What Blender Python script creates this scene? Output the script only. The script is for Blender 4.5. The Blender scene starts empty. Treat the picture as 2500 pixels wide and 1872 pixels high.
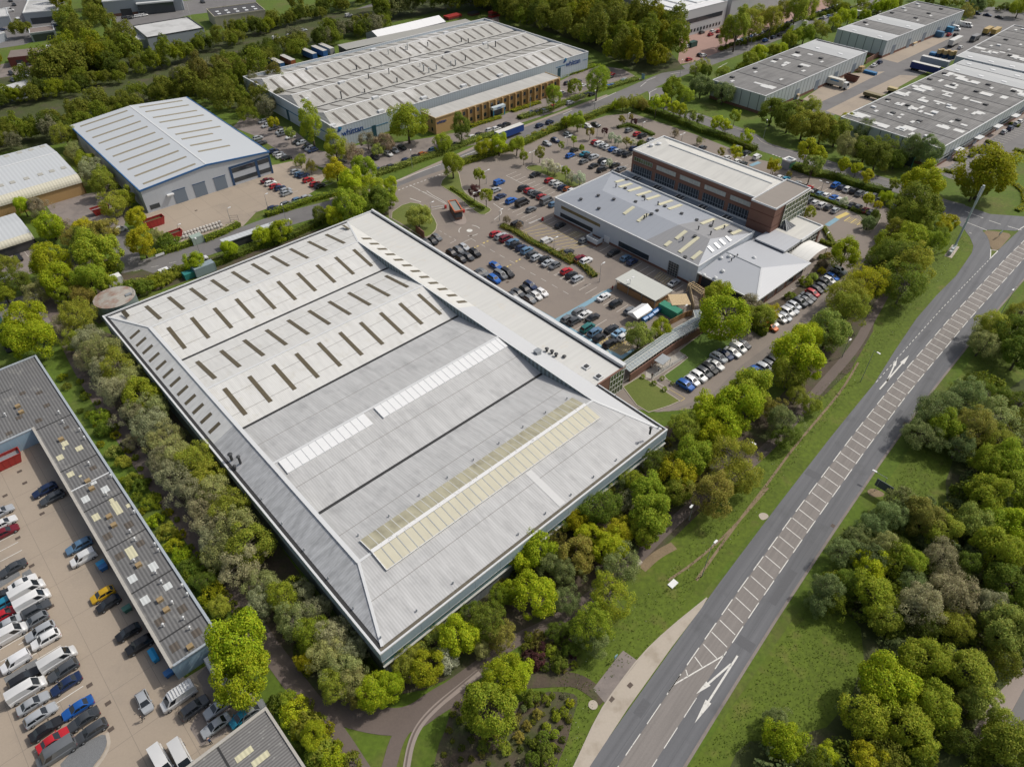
import bpy, math, random
import numpy as np
from mathutils import Vector, Matrix
random.seed(7)
SC = bpy.context.scene
COL = SC.collection
PI = math.pi
R = math.radians
# ------------------------------------------------------------------ camera model
CF, CP, CH = 1705.0, R(41.8), 112.0
_s, _c = math.sin(CP), math.cos(CP)
def G(u, v, z=0.0):
    """world point where the ray of photo pixel u,v (2500 x 1872) meets height z"""
    a = (u - 1250) / CF; b = (936 - v) / CF
    t = (CH - z) / (_s - b * _c)
    return Vector((a * t, (_c + b * _s) * t, z))
def mppx(u, v):
    """metres per photo pixel across the view at ground point"""
    b = (936 - v) / CF
    return CH / (_s - b * _c) / CF
def tile(i, j): return lambda x, y: (i * 625 + x * .282553, j * 468 + y * .282553)
T = {(i, j): tile(i, j) for i in range(4) for j in range(4)}
def zoom(ox, oy, k): return lambda x, y: (ox + x * k, oy + y * k)
Z1 = zoom(1200, 250, .18116); Z2 = zoom(1500, 300, .18116); Z3 = zoom(1800, 350, .18116)
Z4 = zoom(1000, 450, .18116); Z5 = zoom(1350, 650, .22645); Z6 = zoom(1750, 600, .18116)
V = zoom(0, 0, 1.1302)
T00, T10, T20, T30 = T[0, 0], T[1, 0], T[2, 0], T[3, 0]
T01, T11, T21, T31 = T[0, 1], T[1, 1], T[2, 1], T[3, 1]
T02, T12, T22, T32 = T[0, 2], T[1, 2], T[2, 2], T[3, 2]
T03, T13, T23, T33 = T[0, 3], T[1, 3], T[2, 3], T[3, 3]
AZ = R(47.2)
EA = Vector((math.sin(AZ), math.cos(AZ), 0)); EB = Vector((-math.cos(AZ), math.sin(AZ), 0))
# ------------------------------------------------------------------ materials
MATS = {}
def mat(name, col, rough=.8, metal=0.0, var=0.0, vscale=.3, fine=0.0, fscale=3.0, streak=None, corr=None,
        bump=0.0, stain=None, objcol=False, coat=0.0, trans=0.0, island=0.0, spec=None, var2=None, joint=None):
    """procedural material; streak=(angle, scale_along, scale_across, amount), corr=(angle, pitch, amount, bump),
    stain=(colour, scale, low, high), joint=(angle, pitch_x, pitch_y, width, colour)"""
    if name in MATS: return MATS[name]
    m = bpy.data.materials.new(name); m.use_nodes = True
    nt = m.node_tree; N = nt.nodes; Lk = nt.links
    for n in list(N): N.remove(n)
    out = N.new('ShaderNodeOutputMaterial'); bs = N.new('ShaderNodeBsdfPrincipled')
    bs.inputs['Roughness'].default_value = rough; bs.inputs['Metallic'].default_value = metal
    if spec is not None: bs.inputs['Specular IOR Level'].default_value = spec
    if coat: bs.inputs['Coat Weight'].default_value = coat; bs.inputs['Coat Roughness'].default_value = .08
    tc = N.new('ShaderNodeTexCoord'); obj = tc.outputs['Object']
    if objcol:
        oi = N.new('ShaderNodeObjectInfo'); cur = oi.outputs['Color']
    else:
        rgb = N.new('ShaderNodeRGB'); rgb.outputs[0].default_value = (*col, 1); cur = rgb.outputs[0]
    def math_(op, a, b=None, clamp=False):
        n = N.new('ShaderNodeMath'); n.operation = op; n.use_clamp = clamp
        for k, x in enumerate((a, b)):
            if x is None: continue
            if isinstance(x, (int, float)): n.inputs[k].default_value = x
            else: Lk.new(x, n.inputs[k])
        return n.outputs[0]
    def noise(scale, detail=4, vec=None, rough_=.6):
        n = N.new('ShaderNodeTexNoise'); n.inputs['Scale'].default_value = scale; n.inputs['Detail'].default_value = detail
        n.inputs['Roughness'].default_value = rough_
        Lk.new(vec if vec is not None else obj, n.inputs['Vector']); return n.outputs['Fac']
    def mapped(ang, sx, sy):
        mp = N.new('ShaderNodeMapping'); mp.vector_type = 'POINT'
        mp.inputs['Rotation'].default_value = (0, 0, ang); Lk.new(obj, mp.inputs['Vector'])
        mp2 = N.new('ShaderNodeMapping'); mp2.inputs['Scale'].default_value = (sx, sy, 1); Lk.new(mp.outputs[0], mp2.inputs['Vector'])
        return mp2.outputs[0]
    def mult(fac_socket, amt):   # brightness 1 +- amt
        nonlocal cur
        k = math_('MULTIPLY_ADD', fac_socket, amt * 2); k.node.inputs[2].default_value = 1 - amt
        mx = N.new('ShaderNodeVectorMath'); mx.operation = 'SCALE'
        Lk.new(cur, mx.inputs[0]); Lk.new(k, mx.inputs['Scale']); cur = mx.outputs[0]
    def mixc(fac, colr):
        nonlocal cur
        mx = N.new('ShaderNodeMix'); mx.data_type = 'RGBA'
        Lk.new(fac, mx.inputs[0]); Lk.new(cur, mx.inputs[6]); mx.inputs[7].default_value = (*colr, 1); cur = mx.outputs[2]
    def ramp(fac, lo, hi):
        n = N.new('ShaderNodeMapRange'); n.inputs[1].default_value = lo; n.inputs[2].default_value = hi
        Lk.new(fac, n.inputs[0]); return n.outputs[0]
    bumpsrc = None
    if var2: mixc(ramp(noise(var2[1], 5), var2[2], var2[3]), var2[0])
    if stain: mixc(ramp(noise(stain[1], 6), stain[2], stain[3]), stain[0])
    if var: mult(noise(vscale, 5), var)
    if fine:
        f = noise(fscale, 3); mult(f, fine); bumpsrc = f
    if streak:
        f = noise(1.0, 3, mapped(streak[0], streak[1], streak[2])); mult(ramp(f, .3, .7), streak[3])
    if corr:
        sx = N.new('ShaderNodeSeparateXYZ'); Lk.new(mapped(corr[0], 1, 1), sx.inputs[0])
        w = math_('SINE', math_('MULTIPLY', sx.outputs[0], 2 * PI / corr[1]))
        w = math_('MULTIPLY_ADD', w, .5); w.node.inputs[2].default_value = .5
        mult(w, corr[2]); bumpsrc = w; bump = corr[3]
    if joint:
        sx = N.new('ShaderNodeSeparateXYZ'); Lk.new(mapped(joint[0], 1, 1), sx.inputs[0])
        def gl(s, p):
            fr = math_('FRACT', math_('DIVIDE', s, p)); d = math_('ABSOLUTE', math_('SUBTRACT', fr, .5))
            return math_('GREATER_THAN', d, .5 - joint[3] / p / 2)
        g = gl(sx.outputs[0], joint[1])
        if joint[2]: g = math_('MAXIMUM', g, gl(sx.outputs[1], joint[2]))
        mixc(math_('MULTIPLY', g, .7), joint[4])
    if island:
        ge = N.new('ShaderNodeNewGeometry')
        hs = N.new('ShaderNodeHueSaturation')
        rpi = ge.outputs['Random Per Island']
        h = math_('MULTIPLY_ADD', rpi, .05); h.node.inputs[2].default_value = .475
        wn = N.new('ShaderNodeTexWhiteNoise'); wn.noise_dimensions = '1D'; Lk.new(rpi, wn.inputs['W'])
        v_ = math_('MULTIPLY_ADD', wn.outputs['Value'], island * 2); v_.node.inputs[2].default_value = 1 - island
        Lk.new(h, hs.inputs['Hue']); Lk.new(v_, hs.inputs['Value']); Lk.new(cur, hs.inputs['Color']); cur = hs.outputs['Color']
    Lk.new(cur, bs.inputs['Base Color'])
    if bump and bumpsrc is not None:
        b = N.new('ShaderNodeBump'); b.inputs['Strength'].default_value = bump; b.inputs['Distance'].default_value = .05
        Lk.new(bumpsrc, b.inputs['Height']); Lk.new(b.outputs[0], bs.inputs['Normal'])
    if trans:
        tr = N.new('ShaderNodeBsdfTranslucent'); Lk.new(cur, tr.inputs['Color'])
        mx = N.new('ShaderNodeMixShader'); mx.inputs[0].default_value = trans
        Lk.new(bs.outputs[0], mx.inputs[1]); Lk.new(tr.outputs[0], mx.inputs[2]); Lk.new(mx.outputs[0], out.inputs[0])
    else:
        Lk.new(bs.outputs[0], out.inputs[0])
    MATS[name] = m
    return m
# ------------------------------------------------------------------ objects
WM = {}
def tag(o, label=None, cat=None, group=None, kind=None):
    if label: o['label'] = label
    if cat: o['category'] = cat
    if group: o['group'] = group
    if kind: o['kind'] = kind
    return o
def adopt(o, parent):
    o.parent = parent
    o.matrix_parent_inverse = WM.get(parent, Matrix.Identity(4)).inverted()
def empty(name, loc=(0, 0, 0), rz=0.0):
    o = bpy.data.objects.new(name, None); COL.objects.link(o)
    o.empty_display_size = .3
    o.location = loc; o.rotation_euler = (0, 0, rz)
    WM[o] = Matrix.Translation(Vector(loc)) @ Matrix.Rotation(rz, 4, 'Z')
    return o
def link(name, me, parent=None, local=False):
    o = bpy.data.objects.new(name, me); COL.objects.link(o)
    WM[o] = Matrix.Identity(4)
    if parent is not None:
        o.parent = parent
        if not local: o.matrix_parent_inverse = WM[parent].inverted()
    return o
class MB:
    def __init__(s): s.v = []; s.f = []; s.m = []
    def add(s, vs, fs, m=0):
        o = len(s.v); s.v += [tuple(p) for p in vs]
        for f in fs: s.f.append([i + o for i in f]); s.m.append(m)
        return s
    def quad(s, a, b, c, d, m=0): return s.add([a, b, c, d], [(0, 1, 2, 3)], m)
    def poly(s, pts, m=0): return s.add(pts, [tuple(range(len(pts)))], m)
    def prism(s, pts, z0, z1, m=0, mt=None):
        n = len(pts)
        ar = sum(pts[i][0] * pts[(i + 1) % n][1] - pts[(i + 1) % n][0] * pts[i][1] for i in range(n))
        if ar < 0: pts = pts[::-1]
        lo = [(p[0], p[1], z0) for p in pts]; hi = [(p[0], p[1], z1) for p in pts]
        o = len(s.v); s.v += lo + hi
        for i in range(n):
            j = (i + 1) % n; s.f.append([o + i, o + j, o + n + j, o + n + i]); s.m.append(m)
        s.f.append([o + n + i for i in range(n)]); s.m.append(m if mt is None else mt)
        s.f.append([o + i for i in range(n)][::-1]); s.m.append(m)
        return s
    def box(s, F, x0, x1, y0, y1, z0, z1, m=0, mt=None):
        return s.prism([F(x0, y0, 0), F(x1, y0, 0), F(x1, y1, 0), F(x0, y1, 0)], z0, z1, m, mt)
    def cyl(s, p, r, h, n=12, m=0, r2=None, mt=None):
        r2 = r if r2 is None else r2; x, y, z = p
        a = [2 * PI * k / n for k in range(n)]
        o = len(s.v)
        s.v += [(x + r * math.cos(t), y + r * math.sin(t), z) for t in a] + [(x + r2 * math.cos(t), y + r2 * math.sin(t), z + h) for t in a]
        for i in range(n):
            j = (i + 1) % n; s.f.append([o + i, o + j, o + n + j, o + n + i]); s.m.append(m)
        s.f.append([o + n + i for i in range(n)]); s.m.append(m if mt is None else mt)
        s.f.append([o + i for i in range(n)][::-1]); s.m.append(m)
        return s
    def tube(s, p, q, r, n=6, m=0, r2=None):
        p = Vector(p); q = Vector(q); d = (q - p)
        if d.length < 1e-6: return s
        d.normalize(); u = d.orthogonal().normalized(); w = d.cross(u); r2 = r if r2 is None else r2
        a = [2 * PI * k / n for k in range(n)]; o = len(s.v)
        s.v += [tuple(p + (u * math.cos(t) + w * math.sin(t)) * r) for t in a] + [tuple(q + (u * math.cos(t) + w * math.sin(t)) * r2) for t in a]
        for i in range(n):
            j = (i + 1) % n; s.f.append([o + i, o + j, o + n + j, o + n + i]); s.m.append(m)
        s.f.append([o + n + i for i in range(n)]); s.m.append(m); s.f.append([o + i for i in range(n)][::-1]); s.m.append(m)
        return s
    def beam(s, p, q, w, h, m=0):
        """square bar with upright section"""
        p = Vector(p); q = Vector(q); d = (q - p).normalized(); sd = Vector((d.y, -d.x, 0))
        if sd.length < 1e-5: sd = Vector((1, 0, 0))
        sd.normalize(); up = sd.cross(d); a = sd * w / 2; b = up * h / 2
        vs = [p - a - b, p + a - b, p + a + b, p - a + b, q - a - b, q + a - b, q + a + b, q - a + b]
        return s.add(vs, [(0, 1, 2, 3)[::-1], (4, 5, 6, 7), (0, 1, 5, 4), (1, 2, 6, 5), (2, 3, 7, 6), (3, 0, 4, 7)], m)
    def mesh(s, name, mats, smooth=False):
        me = bpy.data.meshes.new(name); me.from_pydata(s.v, [], s.f)
        for m in (mats if isinstance(mats, (list, tuple)) else [mats]): me.materials.append(m)
        if any(s.m): me.polygons.foreach_set('material_index', s.m)
        if smooth: me.polygons.foreach_set('use_smooth', [True] * len(s.f))
        me.update(); return me
    def build(s, name, mats, parent=None, local=False, smooth=False):
        return link(name, s.mesh(name, mats, smooth), parent, local)
class Frame:
    """right-handed local frame on the ground from photo pixels of a building's roof: origin, point along x, point along y, all at height z"""
    def __init__(s, o, px, py=None, z=0.0, axis=None):
        s.o = G(*o, z); s.o.z = 0
        x = G(*px, z); x.z = 0
        s.w = (x - s.o).length
        s.ex = (x - s.o).normalized() if axis is None else axis.normalized()
        if axis is not None: s.w = (x - s.o).dot(s.ex)
        s.ey = Vector((-s.ex.y, s.ex.x, 0))
        s.d = 0
        if py is not None:
            y = G(*py, z); y.z = 0; s.d = (y - s.o).dot(s.ey)
            if s.d < 0: s.ey = -s.ey; s.d = -s.d
    def __call__(s, x, y, z=0.0): return s.o + s.ex * x + s.ey * y + Vector((0, 0, z))
    def loc(s, px, z):
        p = G(*px, z) - s.o; return p.dot(s.ex), p.dot(s.ey)
    @property
    def ang(s): return math.atan2(s.ex.y, s.ex.x)
class Fr:
    def __init__(s, o, ex, ey): s.o = Vector(o); s.ex = Vector(ex); s.ey = Vector(ey)
    def __call__(s, x, y, z=0.0): return s.o + s.ex * x + s.ey * y + Vector((0, 0, z))
    def loc(s, px, z):
        p = G(*px, z) - s.o; return p.dot(s.ex), p.dot(s.ey)
def offset_poly(pts, d):
    """shrink a simple polygon by d"""
    n = len(pts); P = [Vector((p[0], p[1])) for p in pts]
    ar = sum(P[i].x * P[(i + 1) % n].y - P[(i + 1) % n].x * P[i].y for i in range(n))
    if ar < 0: P = P[::-1]
    out = []
    for i in range(n):
        a = (P[i] - P[i - 1]).normalized(); b = (P[(i + 1) % n] - P[i]).normalized()
        na = Vector((-a.y, a.x)); nb = Vector((-b.y, b.x)); k = (na + nb)
        if k.length < .2: k = na
        k.normalize(); out.append(P[i] + k * min(d / max(.35, k.dot(na)), d * 2.5))
    return out
def smooth_poly(pts, it=2, closed=True):
    """Chaikin corner cutting"""
    P = [Vector(p) for p in pts]
    for _ in range(it):
        Q = []; n = len(P)
        if not closed: Q.append(P[0])
        for i in range(n if closed else n - 1):
            a, b = P[i], P[(i + 1) % n]; Q += [a * .75 + b * .25, a * .25 + b * .75]
        if not closed: Q.append(P[-1])
        P = Q
    return P
def sheet(name, pts, z, m, parent=None, smooth=0, label=None, kind='structure'):
    P = [Vector((p[0], p[1], 0)) for p in pts]
    if smooth: P = smooth_poly(P, smooth)
    n = len(P); ar = sum(P[i].x * P[(i + 1) % n].y - P[(i + 1) % n].x * P[i].y for i in range(n))
    if ar < 0: P = P[::-1]
    o = MB().poly([(p.x, p.y, z) for p in P]).build(name, m, parent)
    if parent is None: o['kind'] = kind
    return o
def px(f, *pts, z=0.0): return [G(*f(x, y), z) for x, y in pts]
def ribbon(pts, w, smooth=2):
    """polygon of a path of width w along pts"""
    P = smooth_poly([Vector((p[0], p[1], 0)) for p in pts], smooth, False) if smooth else [Vector((p[0], p[1], 0)) for p in pts]
    Lf, Rt = [], []
    for i, p in enumerate(P):
        d = (P[min(i + 1, len(P) - 1)] - P[max(i - 1, 0)]).normalized(); n = Vector((-d.y, d.x, 0))
        Lf.append(p + n * w / 2); Rt.append(p - n * w / 2)
    return Lf + Rt[::-1]
ORD = 'first second third fourth fifth sixth seventh eighth ninth tenth eleventh twelfth thirteenth fourteenth fifteenth sixteenth seventeenth eighteenth nineteenth twentieth'.split()
def ordinal(n):
    if n < 20: return ORD[n]
    tens = {2: ('twenty', 'twentieth'), 3: ('thirty', 'thirtieth'), 4: ('forty', 'fortieth'), 5: ('fifty', 'fiftieth'), 6: ('sixty', 'sixtieth'), 7: ('seventy', 'seventieth'), 8: ('eighty', 'eightieth')}
    n += 1; t, u = divmod(n, 10)
    return tens[t][1] if u == 0 else tens[t][0] + '-' + ORD[u - 1]
# ------------------------------------------------------------------ camera, sky, sun
cam = bpy.data.cameras.new('camera'); co = bpy.data.objects.new('camera', cam); COL.objects.link(co)
co.location = (0, 0, CH); co.rotation_euler = (PI / 2 - CP, 0, 0)
cam.sensor_width = 36; cam.lens = 36 * CF / 2500; cam.clip_end = 20000; cam.clip_start = 1
SC.camera = co
SUN_AZ, SUN_EL = R(65), R(48)
w = bpy.data.worlds.new('World'); SC.world = w; w.use_nodes = True
nt = w.node_tree; bg = nt.nodes['Background']
sky = nt.nodes.new('ShaderNodeTexSky'); sky.sky_type = 'NISHITA'; sky.sun_disc = False
sky.sun_elevation = SUN_EL; sky.sun_rotation = SUN_AZ; sky.air_density = 1.0; sky.dust_density = 4.0; sky.ozone_density = 1.0
hs = nt.nodes.new('ShaderNodeHueSaturation'); hs.inputs['Saturation'].default_value = .62   # thin cloud whitens the sky
nt.links.new(sky.outputs[0], hs.inputs['Color']); nt.links.new(hs.outputs[0], bg.inputs[0]); bg.inputs[1].default_value = .125
sl = bpy.data.lights.new('sun', 'SUN'); sl.energy = 3.0; sl.angle = R(.8); sl.color = (1, .955, .88)
so = bpy.data.objects.new('sun', sl); COL.objects.link(so)
sd = Vector((math.sin(SUN_AZ) * math.cos(SUN_EL), math.cos(SUN_AZ) * math.cos(SUN_EL), math.sin(SUN_EL)))
so.rotation_euler = sd.to_track_quat('Z', 'Y').to_euler(); so.location = (100, 100, 200)
vs = SC.view_settings; vs.view_transform = 'Standard'; vs.look = 'None'; vs.exposure = -0.2; vs.gamma = 1
# ================================================================== materials used on the ground
M_grass = mat('grass_turf', (.082, .13, .009), .95, var=.35, vscale=.05, fine=.55, fscale=1.1, var2=((.12, .12, .03), .09, .5, .75), bump=.4)
M_verge = mat('verge_turf', (.092, .132, .010), .95, var=.3, vscale=.12, fine=.55, fscale=1.2, var2=((.15, .14, .035), .2, .55, .8), bump=.4)
M_soil = mat('leaf_litter', (.085, .065, .045), .95, var=.4, vscale=.25, fine=.4, fscale=2.2, var2=((.06, .075, .02), .18, .45, .65), bump=.5)
M_floor = mat('woodland_floor', (.055, .07, .016), .95, var=.4, vscale=.2, fine=.5, fscale=1.5, var2=((.08, .07, .04), .12, .5, .7), bump=.5)
M_asph = mat('asphalt', (.135, .137, .145), .85, var=.1, vscale=.08, fine=.14, fscale=6, streak=(-R(90 - 40.1), .015, .8, .16), stain=((.105, .107, .113), .2, .55, .75))
M_asph2 = mat('worn_asphalt', (.215, .195, .18), .85, var=.08, vscale=.15, fine=.16, fscale=5, streak=(-R(90 - 40.1), .05, 1.6, .12))
M_estate = mat('estate_asphalt', (.165, .158, .155), .85, var=.14, vscale=.07, fine=.12, fscale=4, stain=((.12, .112, .11), .15, .5, .8))
M_park = mat('car_park_tarmac', (.235, .198, .168), .88, var=.14, vscale=.06, fine=.12, fscale=3, stain=((.17, .145, .128), .12, .52, .8))
M_park2 = mat('lower_yard_tarmac', (.20, .172, .15), .88, var=.14, vscale=.06, fine=.12, fscale=3, stain=((.15, .13, .115), .12, .52, .8))
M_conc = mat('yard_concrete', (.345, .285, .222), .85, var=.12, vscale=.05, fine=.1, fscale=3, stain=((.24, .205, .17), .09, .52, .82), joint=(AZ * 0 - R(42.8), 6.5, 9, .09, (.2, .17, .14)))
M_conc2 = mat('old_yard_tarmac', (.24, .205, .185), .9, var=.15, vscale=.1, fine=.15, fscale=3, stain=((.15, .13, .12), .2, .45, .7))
M_layby = mat('layby_concrete', (.43, .375, .31), .85, var=.1, vscale=.1, fine=.1, fscale=3, stain=((.30, .25, .19), .22, .5, .75))
M_path = mat('red_path', (.14, .11, .095), .9, var=.15, vscale=.2, fine=.15, fscale=3)
M_pave = mat('pavement', (.30, .25, .22), .9, var=.12, vscale=.2, fine=.12, fscale=4)
M_kerb = mat('kerb_stone', (.42, .37, .31), .85, fine=.1, fscale=4)
M_redpave = mat('red_block_paving', (.34, .215, .18), .85, var=.15, vscale=.1, fine=.1, fscale=3)
M_gravel = mat('slate_gravel', (.17, .175, .18), .9, fine=.5, fscale=9, bump=.5)
M_white = mat('road_paint', (.66, .645, .60), .7, fine=.12, fscale=5, stain=((.30, .29, .28), 1.3, .56, .72))
M_paleline = mat('worn_line_paint', (.60, .56, .50), .8, fine=.2, fscale=4)
M_yellow = mat('yellow_line_paint', (.62, .48, .16), .8, fine=.2, fscale=4)
M_blueline = mat('blue_walkway_paint', (.20, .34, .42), .8, fine=.15, fscale=3, var=.2, vscale=.3)
M_oldlayer = mat('bare_earth', (.22, .165, .10), .95, var=.3, vscale=.3, fine=.35, fscale=3)

# ground, one sheet to the horizon
sheet('ground', [(-6000, -500), (6000, -500), (6000, 9000), (-6000, 9000)], 0, M_grass)
ZS = [.008]
def gs(name, pts, m, z=None, smooth=0):
    if z is None: ZS[0] += .0041; z = ZS[0]
    return sheet(name, pts, z, m, None, smooth)
# --- soil and verge under the belts
gs('ground_verge', px(V, (1190, 1330), (1420, 1180), (1560, 1010), (1700, 860), (1830, 720), (2010, 480), (2110, 500), (2120, 560), (1430, 1380), (1240, 1656), (1180, 1656), (1190, 1480)), M_verge, smooth=1)
gs('ground_verge', px(V, (1490, 1656), (1760, 1270), (2080, 800), (2260, 560), (2330, 900), (1960, 1180), (1800, 1660)), M_verge)
gs('ground_soil', px(V, (1370, 985), (1440, 905), (1640, 905), (1790, 740), (1900, 600), (1880, 760), (1690, 940), (1540, 1080), (1400, 1215), (1270, 1320), (1110, 1400), (850, 1520), (800, 1460), (960, 1330), (1180, 1120)), M_soil, smooth=1)
gs('ground_soil', px(V, (215, 700), (130, 640), (100, 560), (240, 560), (330, 590), (900, 440), (800, 480), (300, 640)), M_soil)
gs('ground_soil', px(V, (130, 770), (220, 690), (350, 840), (520, 1060), (820, 1480), (700, 1560), (640, 1480), (420, 1130), (250, 880)), M_soil, smooth=1)
gs('ground_woodland', px(V, (2150, 860), (2250, 790), (2400, 900), (2400, 1900), (1560, 1700), (1600, 1600), (1680, 1600), (1820, 1560), (1880, 1380), (1800, 1290), (1850, 1220), (2050, 1180), (2040, 1000)), M_floor, smooth=1)
gs('ground_woodland', px(V, (-200, 560), (-200, 200), (250, 130), (520, 60), (900, 0), (1280, -30), (1400, 60), (1480, 150), (1390, 165), (1270, 100), (1010, 10), (720, 80), (500, 150), (520, 240), (400, 200), (150, 260), (140, 310), (0, 330)), M_floor)
# --- main distributor road, in (s, n) road coordinates
RD = Vector((.64468, .76445, 0)); RN = Vector((.76445, -.64468, 0)); RO = Vector((17.204, 41.2436, 0))
_ns = [(-60, .35), (0, 0), (17.5, 0), (35, .13), (58, .65), (88, 1.66), (111, 2.82), (123, 3.7), (152, 5.94), (192.6, 9.95), (230, 14.6), (300, 24.8), (420, 47)]
def nl(s):
    return float(np.interp(s, [a for a, b in _ns], [b for a, b in _ns]))
def RP(s, n, z=0.0): return RO + RD * s + RN * (nl(s) + n) + Vector((0, 0, z))
SS = [-60, -40, -20] + list(range(0, 430, 12))
gs('road', [RP(s, -3.4) for s in SS] + [RP(s, 7.45) for s in SS[::-1]], M_asph, .05)
gs('road_centre_lane', [RP(s, .02) for s in SS] + [RP(s, 3.88) for s in SS[::-1]], M_asph2, .056)
gs('road_shoulder', [RP(s, 7.4) for s in SS] + [RP(s, 7.85) for s in SS[::-1]], M_conc2, .06)
gs('slip_road', [RP(108, -3.3), RP(125, -4.9), RP(143, -6.4), RP(158, -6.8), RP(172, -6.8)] + px(T31, (1760, 530), (1775, 470), (1745, 395), (1690, 320), (1600, 250), (1460, 170), (1480, 80), (1700, 120), (1920, 195), (2212, 215), (2330, 215), (2330, 300), (2212, 330), (2130, 340), (1980, 330), (1850, 335), (1905, 400), (1925, 500), (1925, 575)) + [RP(150, -3.3)], M_asph, .054)
gs('road_island', smooth_poly(px(T31, (1850, 335), (1905, 400), (1925, 500), (1985, 512), (2060, 430), (2110, 370), (2000, 345)), 1), M_oldlayer, .075)
def dash(s0, s1, n0, n1=None, w=.13, m=None):
    n1 = n0 if n1 is None else n1
    a, b = RP(s0, n0), RP(s1, n1); d = (b - a).normalized(); p = Vector((-d.y, d.x, 0)) * w / 2
    return [a - p, b - p, b + p, a + p]
mk = MB()
def add_mark(pts, z=.068): mk.poly([(p.x, p.y, z) for p in pts])
for k in range(-5, 3):
    add_mark(dash(k * 6 - .1, k * 6 + 4, .0)); add_mark(dash(k * 6 - 1.5, k * 6 + 2.5, 3.9))
s = 12.3
while s < 330:
    add_mark(dash(s, s + 4, 0, w=.16)); 
    if s > 18: add_mark(dash(s + 2.4, s + 6.4, 3.85, w=.16))
    s += 6
s = 16.5
add_mark(dash(14.1, 23.8, .05, 3.85, w=.2))
while s < 330:
    t = min(1, max(.12, (s - 14.2) / 9.4))
    add_mark(dash(s + .5 * 2, s - .25 * 0 + .2, .25, min(.25 + 3.3, .25 + 3.4 * t), w=.17)); s += 2.92
for k in range(40):
    add_mark(dash(110 + k * 2, 111.1 + k * 2, -3.25 + .0 * k, w=.13))
def arrow(base, tip, hw=.55, hl=4.2, w=.16):
    a = RP(*base); b = RP(*tip); d = (b - a).normalized(); p = Vector((-d.y, d.x, 0)); e = b - d * hl
    add_mark([a - p * w, e - p * w, e + p * w, a + p * w]); add_mark([e - p * hw, b, e + p * hw])
arrow((25.2, 5.62), (10.8, 5.62), .5, 4.4); arrow((23.2, 5.45), (15.0, 3.55), .45, 2.9)
arrow((108, -1.65), (125.7, -1.6), .5, 4.4); arrow((112, -1.5), (122, -3.1), .4, 2.8)
for a, b in (((1920, 575), (1925, 500)), ((1925, 575), (1985, 515)), ((1930, 505), (1985, 512)), ((1480, 110), (1540, 135)), ((1700, 170), (1860, 230)), ((1910, 250), (2010, 285)), ((2070, 300), (2190, 335)), ((1700, 260), (1890, 335)), ((2160, 335), (2230, 290)), ((1740, 355), (1758, 363))):
    A_, B_ = G(*T31(*a)), G(*T31(*b)); d = (B_ - A_).normalized(); p = Vector((-d.y, d.x, 0)) * .12
    add_mark([A_ - p, B_ - p, B_ + p, A_ + p], .069)
mk.build('road_markings', M_white)['kind'] = 'structure'
# --- layby, footpaths, desire line
gs('layby', px(T23, (420, 1900), (540, 1656), (640, 1430), (750, 1200), (900, 980), (1120, 690), (1350, 470), (1690, 195), (1640, 280), (1380, 620), (1000, 1150), (668, 1656), (520, 1900)), M_layby, .058)
gs('road_kerb', ribbon(px(T23, (410, 1900), (535, 1656), (745, 1200), (895, 980), (1115, 690), (1345, 470), (1685, 195)), .25, 1), M_kerb, .1)
gs('path', ribbon(px(V, (2000, 440), (1975, 520), (1950, 570), (1880, 690), (1850, 750), (1760, 850), (1700, 925), (1640, 985), (1580, 1035), (1496, 1091), (1430, 1150), (1356, 1228), (1256, 1307), (1181, 1352), (1106, 1385), (1000, 1465), (900, 1535)), 2.3), M_path, .045)
gs('path', ribbon(px(V, (90, 620), (130, 700), (170, 790), (240, 900), (320, 1020), (400, 1130), (480, 1250), (560, 1370), (640, 1480), (720, 1580), (790, 1690)), 3.4), M_path, .048)
gs('path', ribbon(px(V, (690, 1520), (800, 1555), (880, 1560), (950, 1510), (1010, 1480)), 4.2), M_path, .051)
gs('path', ribbon(px(T13, (1080, 1900), (1150, 1656), (1220, 1400), (1350, 1240), (1480, 1130), (1700, 960), (1930, 830)), 2.2), M_path, .053)
gs('path_edge', ribbon(px(T13, (1265, 1900), (1300, 1656), (1340, 1440), (1420, 1280), (1560, 1130), (1750, 980), (1930, 835)), 1.1), M_pave, .057)
gs('path_edge', ribbon(px(T13, (1275, 1900), (1290, 1656), (1335, 1430), (1410, 1280), (1550, 1130), (1740, 970), (1920, 820)), .3), M_path, .061)
gs('path', ribbon(px(T23, (-50, 920), (150, 915), (400, 900), (560, 900), (700, 990), (800, 1080)), 2.4), M_soil, .055)
gs('path', px(T23, (800, 1100), (700, 980), (900, 720), (960, 650), (1090, 740), (900, 980)), M_conc2, .059)
gs('desire_line', ribbon(px(T32, (-620, 1700), (-300, 1250), (0, 860), (200, 580), (420, 320), (640, 60), (780, -180)), .5), M_oldlayer, .03)
gs('desire_line', ribbon(px(T22, (1120, 1600), (1250, 1480), (1400, 1400)), 1.8), M_oldlayer, .031)
gs('desire_line', ribbon(px(T22, (1350, 1700), (1600, 1530), (1900, 1260), (2212, 900)), .45), M_oldlayer, .032)
gs('ground_bare', smooth_poly(px(T32, (845, 930), (900, 900), (1000, 940), (1010, 975), (900, 985)), 2), M_oldlayer, .033)
gs('ground_bare', smooth_poly(px(T22, (2120, 1130), (2180, 1110), (2230, 1150), (2160, 1190)), 2), M_layby, .034)
gs('garden_bed', smooth_poly(px(T23, (-560, 1300), (-500, 1000), (0, 1130), (260, 1000), (520, 1010), (580, 1070), (520, 1250), (480, 1430), (380, 1656), (350, 1850), (-700, 1850), (-650, 1500)), 1), M_soil, .035)
gs('garden_bed', smooth_poly(px(T23, (60, 560), (240, 480), (420, 440), (560, 620), (560, 850), (200, 860), (120, 800)), 1), M_soil, .036)
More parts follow.
